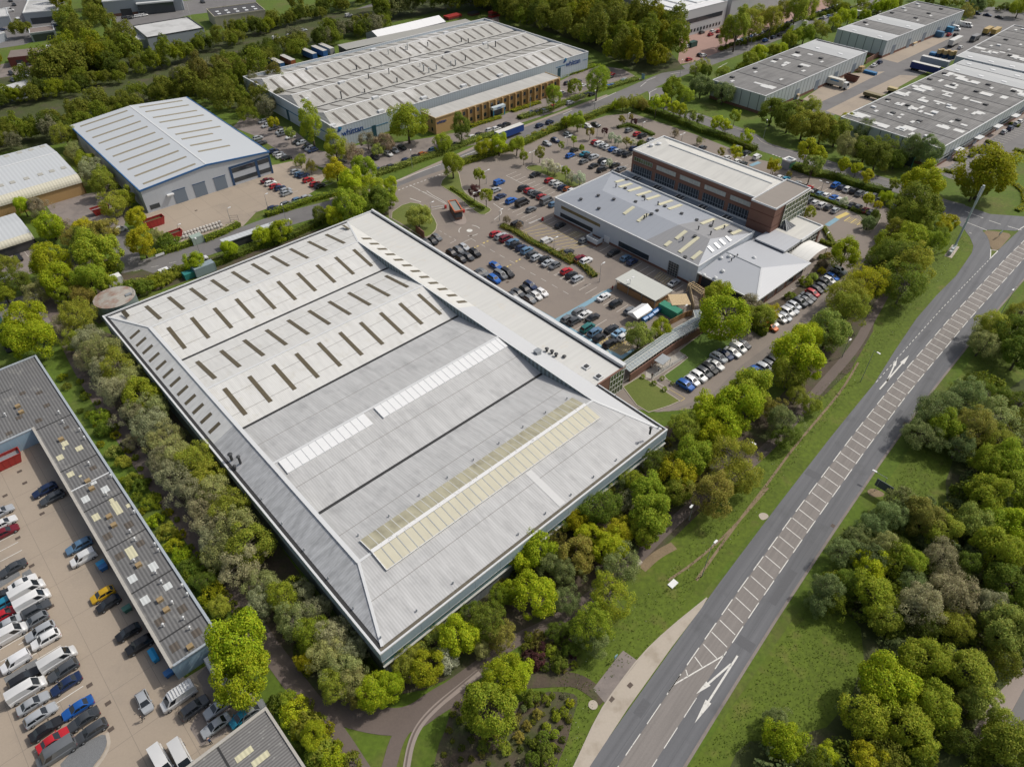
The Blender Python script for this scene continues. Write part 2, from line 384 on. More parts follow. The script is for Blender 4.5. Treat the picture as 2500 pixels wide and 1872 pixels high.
# --- estate road, side road
EST = px(T01, (-500, 1150), (300, 950), (800, 790), (1200, 670), (1500, 580), (1900, 450)) + px(T11, (200, 250), (700, 120), (1200, 5)) + px(T10, (1500, 1520), (1900, 1345)) + px(T20, (0, 1200), (350, 1065), (900, 855), (1300, 675), (1700, 530), (2200, 345)) + px(T30, (200, 260), (500, 175), (900, 40), (1300, -120))
gs('road', ribbon(EST, 9.4), M_estate, .02)
SIDE = px(T20, (1230, 760), (1300, 900), (1500, 990), (1750, 1075), (2100, 1200)) + px(Z3, (300, 40), (650, 150), (1000, 240), (1400, 370), (1750, 480), (2200, 610)) + px(T31, (1500, 120), (1700, 170))
gs('road', ribbon(SIDE, 7.6), M_estate, .0241)
gs('road_kerb', ribbon([p + Vector((.35, .75, 0)) * 4.2 for p in SIDE[1:]], .22), M_kerb, .05)
gs('pavement', ribbon([p + Vector((.35, .75, 0)) * 5.3 for p in SIDE[2:]], 1.7), M_estate, .046)
gs('pavement', ribbon([p + Vector((-.6, .8, 0)) * 5.6 for p in EST[7:14]], 1.6), M_pave, .04)
gs('road', ribbon(px(T01, (1130, 690), (1090, 480), (1010, 340), (930, 260)), 6.5), M_estate, .0282)
gs('road', ribbon(px(T01, (-700, 1650), (-100, 1180), (350, 1050), (480, 1100)), 5), M_conc2, .026)
# --- yards and car parks
gs('yard', px(T01, (400, 120), (700, 30), (1000, -30), (1180, 0), (1110, 180), (1060, 330), (700, 330), (480, 240)), M_conc2, .032)
gs('yard', px(T01, (-300, 640), (0, 500), (330, 450), (480, 560), (300, 700), (-300, 900)), M_conc2, .0334)
gs('yard', px(T01, (1210, 130), (2212, -190), (2320, -230)) + px(T11, (420, -60), (330, 30), (120, 140), (0, 180)) + px(T01, (2100, 300), (1900, 330), (1550, 440), (1330, 330)), M_conc, .03)
gs('car_park', px(T10, (-100, 1480), (380, 1380), (620, 1500), (520, 1640), (330, 1760), (0, 1800)), M_conc, .0343)
gs('car_park', px(T10, (-60, 960), (40, 1040), (330, 1130), (540, 1300), (700, 1330), (760, 1560), (720, 1480), (350, 1400), (0, 1180), (-200, 1100)), M_conc2, .0386)
gs('car_park', px(T10, (680, 1310), (900, 1250), (1250, 1230), (1500, 1190), (1830, 1130), (2212, 960)) + px(T20, (250, 860), (420, 700), (700, 560), (960, 600), (1120, 690), (800, 770), (400, 960), (0, 1090)) + px(T10, (1900, 1250), (1600, 1310), (1000, 1500), (790, 1570)), M_conc2, .038)
gs('car_park', px(V, (838, 412), (905, 385), (960, 366), (1010, 345), (1110, 315), (1310, 250), (1365, 245), (1500, 290), (1640, 345), (1710, 360), (1780, 385), (1870, 420), (1925, 455), (1935, 500), (1905, 560), (1830, 660), (1740, 750), (1640, 850), (1480, 885), (1420, 890), (1350, 880), (1280, 790), (1190, 720), (1060, 640), (930, 535), (905, 510), (840, 470)), M_park, .026)
gs('drive', px(V, (1480, 880), (1640, 850), (1900, 570), (1780, 660), (1600, 790), (1540, 850), (1440, 890), (1400, 900)), M_park2, .0312)
gs('yard', px(T02, (-600, 1300), (-400, 300), (330, 380), (600, 840), (900, 1330), (1080, 1620)) + px(T03, (1500, 800), (1600, 890), (1830, 750), (2000, 850), (2212, 1060), (2212, 1200), (1300, 1900), (-600, 1900)), M_conc, .031)
gs('yard_end_tarmac', px(T03, (1700, 870), (1790, 780), (1990, 900), (2212, 1080), (2180, 1230), (1740, 1480), (1640, 1320), (1780, 1060)), M_conc2, .036)  # darker tarmac area at the terrace end
# top right yards
gs('yard', px(T30, (250, 950), (700, 700), (1000, 480), (1500, 280), (1800, 120), (2300, 40), (2300, 260), (1700, 480), (1200, 700), (560, 1000), (300, 1000)), M_estate, .02)
gs('yard_apron', px(T30, (300, 860), (620, 640), (1010, 620), (640, 800), (420, 900)), M_conc, .03)
gs('yard_apron', px(T30, (980, 510), (1130, 420), (1420, 330), (1580, 330), (1120, 545)), M_conc, .03)
gs('yard_apron', px(T30, (500, 960), (820, 800), (1140, 650), (1300, 660), (900, 880), (640, 1010)), M_conc, .03)
gs('car_park', px(T30, (1420, 1470), (1600, 1330), (2330, 900), (2500, 1000), (2250, 1250), (1800, 1600), (1560, 1540)), M_estate, .0321)
gs('pavement', px(T30, (1400, 1470), (1440, 1440), (2250, 920), (2300, 960), (1560, 1440)), M_pave, .037)
gs('car_park', px(T30, (1780, 110), (2100, 150), (2400, 170), (2400, 100), (1900, 60)), M_estate, .0205)
# red paved park by the white building, top left estate
gs('car_park', px(T20, (1400, 320), (1500, 290), (1850, 190), (2212, 20), (2330, 40), (2212, 290), (1850, 430), (1560, 540), (1430, 560), (1450, 400)), M_redpave, .028)
gs('car_park', px(T20, (2150, 300), (2212, 20)) + px(T30, (200, 0), (620, -30), (520, 70), (100, 230), (-30, 300)), M_redpave, .0331)
gs('car_park', px(T00, (-900, 100), (-200, -200), (500, -250), (480, 300), (200, 390), (0, 420), (-900, 500)), M_estate, .022)
gs('car_park', px(T00, (-900, 700), (0, 560), (400, 480), (540, 540), (520, 620), (300, 720), (0, 760), (-900, 900)), M_conc2, .024)
gs('car_park', px(T00, (820, 100), (1100, 50), (1700, 0), (2212, -60), (2212, 60), (1650, 130), (1150, 260), (1160, 420), (1060, 330), (1000, 200)), M_estate, .025)
gs('road', ribbon(px(T00, (-400, 1230), (0, 1070), (250, 990), (600, 850), (1350, 640), (1900, 470), (2212, 380)) + px(T10, (0, 370), (400, 260), (700, 160), (1100, 20), (1500, -120)), 7), M_estate, .027)
gs('yard', px(T10, (-50, 620), (150, 600), (700, 470), (1700, 220), (2100, 130), (2100, 200), (0, 660)), M_conc2, .0305)

gs('path', px(T33, (1740, 1400), (1960, 1040), (2250, 760), (2250, 900), (2060, 1260), (1850, 1440)), M_pave, .066)
gs('road', px(T33, (2062, 1262), (2300, 800), (2300, 1200), (2100, 1300)), M_estate, .07)

M_tar = mat('tar_patch', (.112, .113, .12), .85, fine=.15, fscale=4)
for s0, s1_, n0, n1 in ((6, 9, -2.6, -1.2), (38, 47, 5.0, 6.4), (71, 73, -3.1, -.4), (96, 104, 4.5, 5.3), (133, 140, -2.4, -1.5), (27, 29, 4.2, 7.1)):
    gs('road_patch', [RP(s0, n0), RP(s1_, n0), RP(s1_, n1), RP(s0, n1)], M_tar, .061)
for n in (-1.0, 5.7): gs('road_joint', [RP(s, n - .04) for s in SS] + [RP(s, n + .04) for s in SS[::-1]], M_tar, .0623)
# ================================================================== building materials
aA = -(PI / 2 - AZ)            # rotation that brings world EA onto +x
def corr_mat(name, col, along, pitch=.5, amount=.08, b=.3, **k):
    """corrugated sheet whose ribs vary along the frame direction 'along' (a vector)"""
    return mat(name, col, k.pop('rough', .6), corr=(-math.atan2(along.y, along.x), pitch, amount, b), **k)
dirt_b = lambda s, amt: (-math.atan2(EA.y, EA.x), 1.1, .05, amt)      # streaks that run down slopes along EB
dirt_a = lambda s, amt: (-math.atan2(EA.y, EA.x), .05, 1.1, amt)
M_roofw = corr_mat('white_roof_sheet', (.60, .595, .57), EA, .36, .05, .25, var=.05, vscale=.1, streak=dirt_b(1, .07), stain=((.5, .48, .42), .4, .55, .85))
M_roofg = corr_mat('grey_roof_sheet', (.455, .455, .45), EA, .5, .055, .18, var=.05, vscale=.1, streak=dirt_b(1, .12), stain=((.33, .33, .33), .25, .52, .85))
M_hipw = corr_mat('white_hip_sheet', (.60, .60, .58), EB, .36, .05, .25, var=.05, vscale=.15, streak=dirt_a(1, .1))
M_hipg = corr_mat('grey_hip_sheet', (.43, .435, .44), EB, .5, .055, .2, var=.12, vscale=.15, streak=dirt_a(1, .22))
M_membrane = mat('white_membrane', (.58, .575, .545), .7, var=.04, vscale=.2, streak=dirt_a(1, .05), stain=((.58, .52, .42), .35, .58, .9))
M_trim = mat('pale_trim', (.62, .63, .63), .5, fine=.05, fscale=2)
M_gutter = mat('dark_gutter', (.03, .03, .03), .7)
M_gutter2 = mat('mossy_gutter', (.13, .115, .085), .9, fine=.4, fscale=1.5)
M_sky_b = mat('brown_rooflight', (.105, .085, .05), .45, fine=.3, fscale=1.2)
M_sky_w = mat('white_rooflight', (.74, .745, .74), .4, fine=.05, fscale=1)
M_sky_y = mat('yellowed_rooflight', (.40, .375, .265), .5, var=.12, vscale=.4, streak=(-math.atan2(EA.y, EA.x), .9, .1, .18), stain=((.24, .22, .15), .3, .5, .8))
M_sky_y2 = mat('cream_rooflight', (.54, .51, .39), .5, var=.06, vscale=.4, streak=(-math.atan2(EA.y, EA.x), .9, .1, .06))
M_clad_d = mat('shade_darkened_cladding', (.125, .15, .15), .6, corr=(-math.atan2(EB.y, EB.x), .3, .25, .4), var=.1, vscale=.3)  # green-grey cladding, its colour darkened to stand for the wall in shadow
M_clad_s = mat('grey_ribbed_cladding', (.22, .24, .25), .6, corr=(-math.atan2(EA.y, EA.x), .3, .25, .4), var=.1, vscale=.3)
M_fascia = mat('blue_grey_fascia', (.34, .42, .48), .45, var=.12, vscale=.15, joint=(-math.atan2(EA.y, EA.x), 5.8, 0, .12, (.2, .25, .28)))
M_fascia_b = mat('blue_grey_side_fascia', (.32, .39, .44), .45, var=.12, vscale=.15, joint=(-math.atan2(EB.y, EB.x), 5.8, 0, .12, (.15, .18, .2)))
M_teal = mat('teal_glazing', (.02, .10, .11), .12, var=.3, vscale=.3, spec=.6)
M_ledge = mat('white_ledge', (.45, .45, .42), .7, fine=.2, fscale=2)
M_brick = mat('red_brick', (.19, .098, .07), .85, fine=.18, fscale=5, var=.12, vscale=.4)
M_brick_y = mat('buff_brick', (.44, .28, .12), .85, fine=.15, fscale=5, var=.1, vscale=.3)
M_glass = mat('dark_glass', (.035, .045, .055), .1, spec=.7, var=.4, vscale=.35)
M_glass_g = mat('green_glass', (.07, .10, .035), .15, var=.6, vscale=.4, spec=.5)
M_blind = mat('window_blinds', (.42, .43, .40), .6, var=.3, vscale=.9)
M_frame = mat('pale_frame', (.58, .58, .53), .6)
M_louvre = mat('clerestory_louvre', (.16, .20, .21), .5, corr=(-math.atan2(EB.y, EB.x), 1.3, .4, .3))
M_metal = mat('galvanised_metal', (.36, .38, .39), .45, metal=.5, fine=.1)
M_dark = mat('dark_metal', (.045, .047, .05), .6)
M_white2 = mat('white_paint', (.74, .74, .73), .5, fine=.03)
M_black = mat('black_rubber', (.02, .02, .02), .9)
M_wood = mat('timber_cladding', (.30, .17, .075), .85, corr=(-math.atan2(EB.y, EB.x), .35, .25, .3), var=.15, vscale=.5)
M_timber = mat('pale_timber', (.55, .42, .25), .8, fine=.2, fscale=3)
M_blue_trim = mat('blue_trim', (.03, .12, .30), .5)
M_navy = mat('navy_panel', (.02, .06, .14), .5)
def text(body, size, mt, origin, xdir, ydir, parent, name='lettering', depth=.04, bold=.012):
    """raised letters: real mesh made from the built-in font"""
    cu = bpy.data.curves.new('tmp', 'FONT'); cu.body = body; cu.size = size; cu.extrude = depth; cu.offset = bold * size
    cu.align_x = 'CENTER'; cu.align_y = 'CENTER'; cu.resolution_u = 3
    to = bpy.data.objects.new('tmp', cu); COL.objects.link(to)
    dg = bpy.context.evaluated_depsgraph_get(); dg.update()
    me = bpy.data.meshes.new_from_object(to.evaluated_get(dg))
    bpy.data.objects.remove(to)
    x = Vector(xdir).normalized(); y = Vector(ydir).normalized(); z = x.cross(y)
    M = Matrix((x, y, z)).transposed().to_4x4(); M.translation = Vector(origin)
    me.transform(M); me.materials.clear(); me.materials.append(mt); me.name = name
    return link(name, me, parent)
def thing(name, label, cat, loc=(0, 0, 0), rz=0, group=None):
    return tag(empty(name, loc, rz), label, cat, group)
# ================================================================== large warehouse in the middle
S0 = Vector((-20.67, 53.40, 0)); F = Fr(S0, EA, EB)
LA, LB = 72.5, 121.4
wh = thing('warehouse', 'huge flat hip-edged warehouse, half white and half grey roof, in the middle of the site', 'warehouse', F(LA / 2, LB / 2))
def wall_strip(name, x0, x1, y0, y1, z0, z1, m, par=None): return MB().box(F, x0, x1, y0, y1, z0, z1).build(name, m, par or wh)
wall_strip('wall', .02, .3, 0.02, LB, 0, 4.9, M_clad_d); wall_strip('wall', .3, LA, .02, .3, 0, 3.2, M_clad_s)
wall_strip('wall', .3, LA, LB - .3, LB, 0, 7.0, M_clad_d); wall_strip('wall', LA - .3, LA, .3, LB - .3, 0, 7.0, M_clad_s)
wall_strip('fascia', -.06, .34, -.06, LB + .06, 4.9, 7.05, M_fascia_b); wall_strip('fascia', .34, LA + .06, -.06, .34, 4.75, 7.05, M_fascia)
wall_strip('window_band', .34, LA, .06, .32, 3.35, 4.7, M_teal)
wall_strip('ledge', -.05, LA + .1, -.3, .1, 3.2, 3.34, M_ledge); wall_strip('trim', -.08, LA + .08, -.09, .3, 4.68, 4.76, M_trim)
wall_strip('trim', -.1, .2, -.1, LB + .1, 4.82, 4.92, M_metal)
# parapet caps
cap = MB()
cap.box(F, -.1, .28, -.1, LB + .1, 7.05, 7.42); cap.box(F, .28, LA + .1, -.1, .22, 7.05, 7.36); cap.box(F, .28, LA + .1, LB - .25, LB + .1, 7.05, 7.36)
cap.box(F, LA - .12, LA + .1, .22, 19.2, 7.05, 7.3)
cap.build('parapet', M_trim, wh)
g = MB(); g.box(F, .28, 1.0, .9, LB - .9, 6.9, 7.06); g.box(F, LA - .7, LA - .12, .9, 19.2, 6.9, 7.06); g.box(F, .9, LA, LB - .95, LB - .25, 6.9, 7.06)
g.build('gutter', M_gutter, wh)
MB().box(F, .28, LA - .12, .22, .95, 6.9, 7.07).build('gutter', M_gutter2, wh)
ZE, ZR, ZV = 7.12, 9.38, 7.12
AC0, AC1 = 6.4, 65.9
RID = [15.2, 45.5, 75.0, 105.4]; VAL = [30.6, 60.8, 91.2]
def zroof(a, b):
    ks = [(0.9, ZE), (15.2, ZR), (30.6, ZV), (45.5, ZR), (60.8, ZV), (75, ZR), (91.2, ZV), (105.4, ZR), (LB - .9, ZE)]
    z = float(np.interp(b, [k[0] for k in ks], [k[1] for k in ks]))
    zs = ZE + (ZR - ZE) * (a - 1) / (AC0 - 1); zn = ZE + (ZR - ZE) * (LA - .7 - a) / (LA - .7 - AC1)
    if a < AC0: z = zs if .9 < b < LB - .9 else z
    if a > AC1: z = zn
    return z
slopes = []
def slope(name, pts, m): return MB().poly([F(a, b, z) for a, b, z in pts]).build(name, m, wh)
prev = None
for i, (b0, z0, b1, z1) in enumerate(((.95, ZE, 15.2, ZR), (30.6, ZV, 15.2, ZR), (30.6, ZV, 45.5, ZR), (60.8, ZV, 45.5, ZR), (60.8, ZV, 75, ZR), (91.2, ZV, 75, ZR), (91.2, ZV, 105.4, ZR), (LB - .95, ZE, 105.4, ZR))):
    m = M_roofg if i < 4 else M_roofw
    a0 = AC0 if 0 < i < 7 else 1.0; a1 = AC1 if 0 < i < 7 else LA - .7
    slope('roof_slope', [(a0, b0, z0), (a1, b0, z0), (AC1, b1, z1), (AC0, b1, z1)], m)
sw = MB()
slope('roof_slope', [(1, .95, ZE), (AC0, 15.2, ZR), (AC0, 60.8, ZR), (1, 60.8, ZE)], M_hipg)
slope('roof_slope', [(1, 60.8, ZE), (AC0, 60.8, ZR), (AC0, 105.4, ZR), (1, LB - .95, ZE)], M_hipw)
M_hipn = corr_mat('smooth_white_hip', (.50, .51, .52), EB, .4, .02, .1, var=.03, vscale=.1)
slope('roof_slope', [(LA - .7, .95, ZE), (AC1, 15.2, ZR), (AC1, 61.2, ZR), (LA - .7, 61.2, ZE)], M_hipn)
slope('roof_slope', [(LA - .7, 61.2, ZE), (AC1, 61.2, ZR), (AC1, 105.4, ZR), (LA - .7, LB - .95, ZE)], M_membrane)
# clerestory louvres closing the valleys below the crests
for a, nm in ((AC1 + .01, 'clerestory'), (AC0 - .01, 'clerestory')):
    for v, p, q in ((30.6, 15.2, 45.5), (60.8, 45.5, 75), (91.2, 75, 105.4)):
        MB().poly([F(a, p, ZR - .02), F(a, v, ZV), F(a, q, ZR - .02)]).build(nm, M_louvre, wh)
# ridge, crest and hip cappings
def cap_line(p, q, w=.55, h=.08, m=M_trim, nm='ridge_cap'):
    b = MB(); b.beam(F(*p), F(*q), w, h); return b.build(nm, m, wh)
for b in RID: cap_line((AC0, b, ZR + .04), (AC1 + .1, b, ZR + .04), .5)
cap_line((AC0, 15.2, ZR + .05), (AC0, 105.4, ZR + .05), .8); cap_line((AC1, 15.2, ZR + .05), (AC1, 105.4, ZR + .05), .35)
for (p, q) in (((1, .95, ZE + .04), (AC0, 15.2, ZR + .04)), ((1, LB - .95, ZE + .04), (AC0, 105.4, ZR + .04)), ((LA - .7, .95, ZE + .03), (AC1, 15.2, ZR + .03)), ((LA - .7, LB - .95, ZE + .03), (AC1, 105.4, ZR + .03))):
    cap_line(p, q, .5)
for b in VAL: cap_line((AC0 + .3, b, ZV + .05), (AC1 - .1, b, ZV + .05), .62, .1, M_gutter, 'valley_gutter')
# sheet end-laps as thin lines half-way up each slope
M_lap = mat('sheet_lap', (.26, .25, .235), .8, fine=.4, fscale=1.2)
for i, (b0, z0, b1, z1) in enumerate(((.95, ZE, 15.2, ZR), (30.6, ZV, 15.2, ZR), (30.6, ZV, 45.5, ZR), (60.8, ZV, 45.5, ZR), (60.8, ZV, 75, ZR), (91.2, ZV, 75, ZR), (91.2, ZV, 105.4, ZR), (LB - .95, ZE, 105.4, ZR))):
    lap = MB()
    for t in ((.5,) if i < 4 else (.3, .68)):
        b = b0 + (b1 - b0) * t; z = z0 + (z1 - z0) * t + .012
        lap.box(F, AC0 * (1 if 0 < i < 7 else t) + .4, AC1 + (0 if 0 < i < 7 else 6 * (1 - t)) - .4, b - .05, b + .05, z - .01, z + .015)
    lap.build('sheet_lap', M_lap, wh)
# brown rooflights
def rl(a0, a1, b0, b1, m=M_sky_b, nm='rooflight', h=.05):
    q = [(a0, b0), (a1, b0), (a1, b1), (a0, b1)]
    mb = MB(); top = [F(a, b, zroof(a, b) + h) for a, b in q]; lo = [F(a, b, zroof(a, b) - .05) for a, b in q]
    mb.add(lo + top, [(4, 5, 6, 7)] + [(k, (k + 1) % 4, 4 + (k + 1) % 4, 4 + k) for k in range(4)])
    return mb.build(nm, m, wh)
rr = random.Random(3)
for (b0, b1) in ((107.65, 118.1), (94.3, 103.05), (77.4, 87.85), (63.75, 72.95)):
    a = 9.7; n = 0
    while a < 63.5:
        rl(a - .5, a + .5, b0, b1); a += 5.9 if rr.random() < .8 else 5.9
rl(3.8, 4.8, 114.9, 118.3); rl(68.4, 69.3, 115.1, 118.2)
b = 107.4
for k in range(12):
    rl(1.6, 4.3, b - .5, b + .5); rl(68.5, 71.4, b - .6, b + .6); b -= 3.93
# white raised rooflights on the third ridge, with joints
def raised(a0, a1, b0, b1, h, m, nm, step, name2):
    mb = MB(); q = [(a0, b0), (a1, b0), (a1, b1), (a0, b1)]
    top = [F(a, b, zroof(a, b) + h) for a, b in q]; lo = [F(a, b, zroof(a, b) - .1) for a, b in q]
    mb.add(lo + top, [(4, 5, 6, 7)] + [(k, (k + 1) % 4, 4 + (k + 1) % 4, 4 + k) for k in range(4)])
    o = mb.build(nm, m, wh); j = MB(); a = a0 + step
    while a < a1 - .3:
        p = F(a, b0, zroof(a, b0) + h + .01); r_ = F(a, b1, zroof(a, b1) + h + .01); j.beam(p, r_, .07 if m is M_sky_w else .15, .04); a += step
    j.build(name2, M_frame if m is M_sky_y else M_metal, o)
    return o
raised(7.6, 27.4, 41.6, 45.0, .35, M_sky_w, 'raised_rooflight', 1.64, 'glazing_bars'); raised(30.0, 65.3, 41.6, 45.0, .35, M_sky_w, 'raised_rooflight', 1.64, 'glazing_bars')
raised(9.2, 63.5, 15.35, 19.0, .3, M_sky_y, 'raised_rooflight', 1.66, 'glazing_bars'); raised(9.2, 63.5, 10.9, 15.05, .3, M_sky_y2, 'raised_rooflight', 1.66, 'glazing_bars')
rc = MB(); rc.beam(F(9.1, 15.2, ZR + .38), F(63.6, 15.2, ZR + .38), .8, .1); rc.beam(F(9.1, 10.85, zroof(9, 10.85) + .3), F(63.6, 10.85, zroof(9, 10.85) + .3), .12, .1)
rc.beam(F(9.12, 10.9, zroof(9, 10.9) + .34), F(9.12, 15.2, ZR + .36), .16, .1); rc.beam(F(9.12, 19, zroof(9, 19) + .34), F(9.12, 15.2, ZR + .36), .16, .1)
rc.build('rooflight_trim', mat('peeling_white_trim', (.72, .72, .71), .6, stain=((.4, .4, .4), 2.2, .58, .66)), wh)
rl(41.5, 43.0, 1.2, 10.6, mat('pale_patch_sheet', (.58, .58, .57), .6, fine=.05), 'replacement_sheet', .03)
# small roof vents, hatches and flues
def flue(p, r=.18, h=1.0, par=None, cap_=True, m=None, lean=0):
    mb = MB().cyl(p, r, h, 10)
    if cap_: mb.cyl((p[0], p[1], p[2] + h), r * 1.7, .12, 10); mb.cyl((p[0], p[1], p[2] + h + .12), r * 1.7, .18, 10, r2=.03)
    return mb.build('flue', m or M_dark, par or wh)
def roofpt(pxy, f=None):
    z = 8.5
    for _ in range(6):
        a, b = F.loc(pxy, z); z = zroof(a, b)
    return F(a, b, z)
for t, pts in ((T12, [(50, 1000), (228, 1213), (418, 1437), (885, 1315), (1150, 1150), (1412, 970), (1655, 815), (1880, 663), (2100, 520)]), (T22, [(95, 380), (290, 255), (475, 135), (55, 1305), (290, 1125), (510, 965), (705, 810), (900, 665), (1090, 520), (1265, 385), (895, 118), (1090, 245)]), (T13, [(625, 28), (843, 287), (1080, 540), (1390, 310), (1705, 70)])):
    for q in pts: flue(roofpt(t(*q)), .1, .28, m=M_metal)
flue(roofpt(T22(1190, 435)), .22, 1.7); flue(roofpt(T02(2005, 660)), .3, 1.6); flue(roofpt(T02(2080, 690)), .25, 1.9); flue(roofpt(T02(2035, 740)), .2, .9)
for q in ((885, 240), (910, 245)): flue(roofpt(T11(*q)), .25, .9)
for q in ((300, 1385), (345, 1405), (380, 1430), (450, 1450)): flue(roofpt(T21(*q)), .3, 1.0)
p = roofpt(T21(220, 1400)); FB = Fr(p, EA, EB); MB().box(FB, -.7, .7, -.6, .6, p.z - .2, p.z + 1.0).box(FB, -.8, .8, -.7, .7, p.z + 1.0, p.z + 1.1).build('roof_vent', M_metal, wh)
for q in ((640, 1550), (745, 1630)):
    p = roofpt(T21(*q)); FB = Fr(p, EA, EB); p.z = 7.3
    MB().box(FB, -.8, .8, -.8, .8, 7.1, 7.35).box(FB, -.45, .45, -.45, .45, 7.35, 7.6, 1).build('roof_hatch', [M_trim, M_dark], wh)
# office strip along the car park side
A1 = 81.6; B0 = 19.3
off = MB().box(F, LA + .01, A1 - .3, B0 + .3, LB - .3, 6.6, 7.0)
off.build('flat_roof', M_membrane, wh)
MB().box(F, LA - .68, LA + .02, B0 + .3, LB - .3, 6.8, 7.11).build('flat_roof', M_membrane, wh)
pw = MB(); pw.box(F, A1 - .6, A1, 57, LB + .05, 6.2, 7.75); pw.box(F, A1 - .6, A1 + .5, B0, 57, 6.2, 7.85); pw.box(F, LA + .02, A1 - .6, LB - .3, LB + .04, 6.3, 7.5)
pw.build('parapet', M_trim, wh)
MB().box(F, A1 - 1.1, A1 - .62, B0 + .4, LB - .5, 6.95, 7.04).build('gutter', M_gutter, wh)
MB().box(F, LA + .3, A1 - .3, B0 + .25, LB - .35, 0, 6.2).build('wall', M_brick, wh)
MB().box(F, LA, LA + 4.2, B0, B0 + .25, 0, 7.0).box(F, LA, A1 + .3, B0 - .08, B0 + .3, 7.0, 7.25).build('wall', M_brick, wh)
gl = MB().box(F, LA + 4.25, A1 + .1, B0 + .02, B0 + .24, .2, 6.9).box(F, A1 - .2, A1 + .12, B0 + .24, 26, .2, 6.2); gl.build('window_wall', M_glass_g, wh)
mu = MB()
for k in range(6): x = LA + 4.25 + k * .97; mu.box(F, x - .06, x + .06, B0 - .08, B0 + .1, .1, 7.0)
for z in (.1, 2.0, 3.5, 5.2, 6.85): mu.box(F, LA + 4.2, A1 + .15, B0 - .07, B0 + .1, z, z + .13)
mu.build('mullions', M_frame, wh)
# ================================================================== pale grey workshop with three storey brick offices (one complex, three linked buildings)
HW = 6.6
W1 = Frame(T21(370, 55), T21(1610, 650), Z1(1635, 945), HW)
w1 = thing('workshop', 'long pale grey workshop with skylit hip roof, beside the brick office block', 'workshop', W1(W1.w / 2, W1.d / 2))
x_, y_ = W1.w, W1.d
M_wpanel = mat('white_wall_panel', (.52, .56, .60), .5, var=.06, vscale=.2, joint=(-W1.ang, 3.0, 0, .06, (.4, .44, .48)))
M_wroof = mat('smooth_grey_roof', (.315, .335, .37), .55, var=.05, vscale=.12, joint=(-W1.ang - PI / 2, 99, 2.2, .1, (.27, .29, .33)))
M_wroof2 = mat('older_grey_roof', (.265, .265, .27), .6, var=.06, vscale=.15, joint=(-W1.ang - PI / 2, 99, 1.4, .12, (.22, .22, .23)))
mb = MB(); mb.box(W1, 0, x_, 0, .3, .8, HW); mb.box(W1, 0, .3, .3, y_, .8, HW); mb.box(W1, x_ - .3, x_, .3, y_, .8, HW); mb.box(W1, .3, x_ - .3, y_ - .3, y_, 0, HW)
mb.build('wall', M_wpanel, w1)
MB().box(W1, .03, x_ - .03, .03, y_ - .4, 0, .8).build('plinth', M_brick, w1)
ex0, ex1 = W1.loc(Z1(1500, 1175), 8.8)[0], W1.loc(Z2(1305, 1550), 8.8)[0]; ym = W1.loc(Z2(520, 1210), 8.8)[1]
ze, zr = HW - .1, 8.6; split = W1.loc(Z2(880, 1365), 8.6)[0]
def wslope(pts, m): return MB().poly([W1(*p) for p in pts]).build('roof_slope', m, w1)
e = .35
wslope([(e, e, ze), (split - 3, e, ze), (split, ym, zr), (ex0, ym, zr)], M_wroof); wslope([(split - 3, e, ze), (x_ - e, e, ze), (ex1, ym, zr), (split, ym, zr)], M_wroof2)
wslope([(e, y_ - e, ze), (split + 3, y_ - e, ze), (split, ym, zr), (ex0, ym, zr)], M_wroof); wslope([(split + 3, y_ - e, ze), (x_ - e, y_ - e, ze), (ex1, ym, zr), (split, ym, zr)], M_wroof2)
wslope([(e, e, ze), (ex0, ym, zr), (e, y_ - e, ze)], M_wroof); wslope([(x_ - e, e, ze), (ex1, ym, zr), (x_ - e, y_ - e, ze)], M_wroof)
pp = MB(); pp.box(W1, -.1, x_ + .1, -.1, .25, HW, HW + .25); pp.box(W1, -.1, x_ + .1, y_ - .25, y_ + .1, HW, HW + .45); pp.box(W1, -.1, .25, .25, y_ - .25, HW, HW + .25); pp.box(W1, x_ - .25, x_ + .1, .25, y_ - .25, HW, HW + .3)
pp.build('parapet', M_trim, w1)
def wz(x, y):
    u = min(y / ym, (y_ - y) / (y_ - ym), x / max(ex0, .1), (x_ - x) / (x_ - ex1)); return ze + (zr - ze) * max(0, min(1, u))
def wpt(q):
    z = 8
    for _ in range(6): x, y = W1.loc(q, z); z = wz(x, y)
    return x, y, z
def wlight(q1, q2, w=1.15, m=None):
    a = wpt(q1); b = wpt(q2); mb = MB(); xm = (a[0] + b[0]) / 2
    y0, y1 = sorted((a[1], b[1])); v = [(xm - w / 2, y0), (xm + w / 2, y0), (xm + w / 2, y1), (xm - w / 2, y1)]
    mb.add([W1(x, y, wz(x, y) - .05) for x, y in v] + [W1(x, y, wz(x, y) + .16) for x, y in v], [(4, 5, 6, 7)] + [(k, (k + 1) % 4, 4 + (k + 1) % 4, 4 + k) for k in range(4)])
    mb.build('rooflight', m or M_cream, w1)
M_cream = mat('cream_glazing', (.60, .57, .40), .5, var=.08, vscale=.5)
for a, b in (((20, 805), (120, 770)), ((65, 870), (235, 820)), ((185, 925), (360, 870)), ((310, 985), (485, 920)), ((435, 1035), (610, 980)), ((600, 1110), (775, 1045)), ((730, 1165), (905, 1105)), ((1175, 1365), (1345, 1295)), ((1350, 1440), (1525, 1375)), ((1575, 1500), (1705, 1450)), ((115, 1225), (275, 1140)), ((300, 1325), (465, 1235)), ((815, 1560), (980, 1465))): wlight(Z2(*a), Z2(*b))
for a, b in (((1315, 465), (1380, 435)), ((1435, 520), (1620, 400)), ((1550, 580), (1640, 520)), ((765, 1560 - 200), (790, 1350))): 
    if a[0] != 765: wlight(T21(*a), T21(*b))
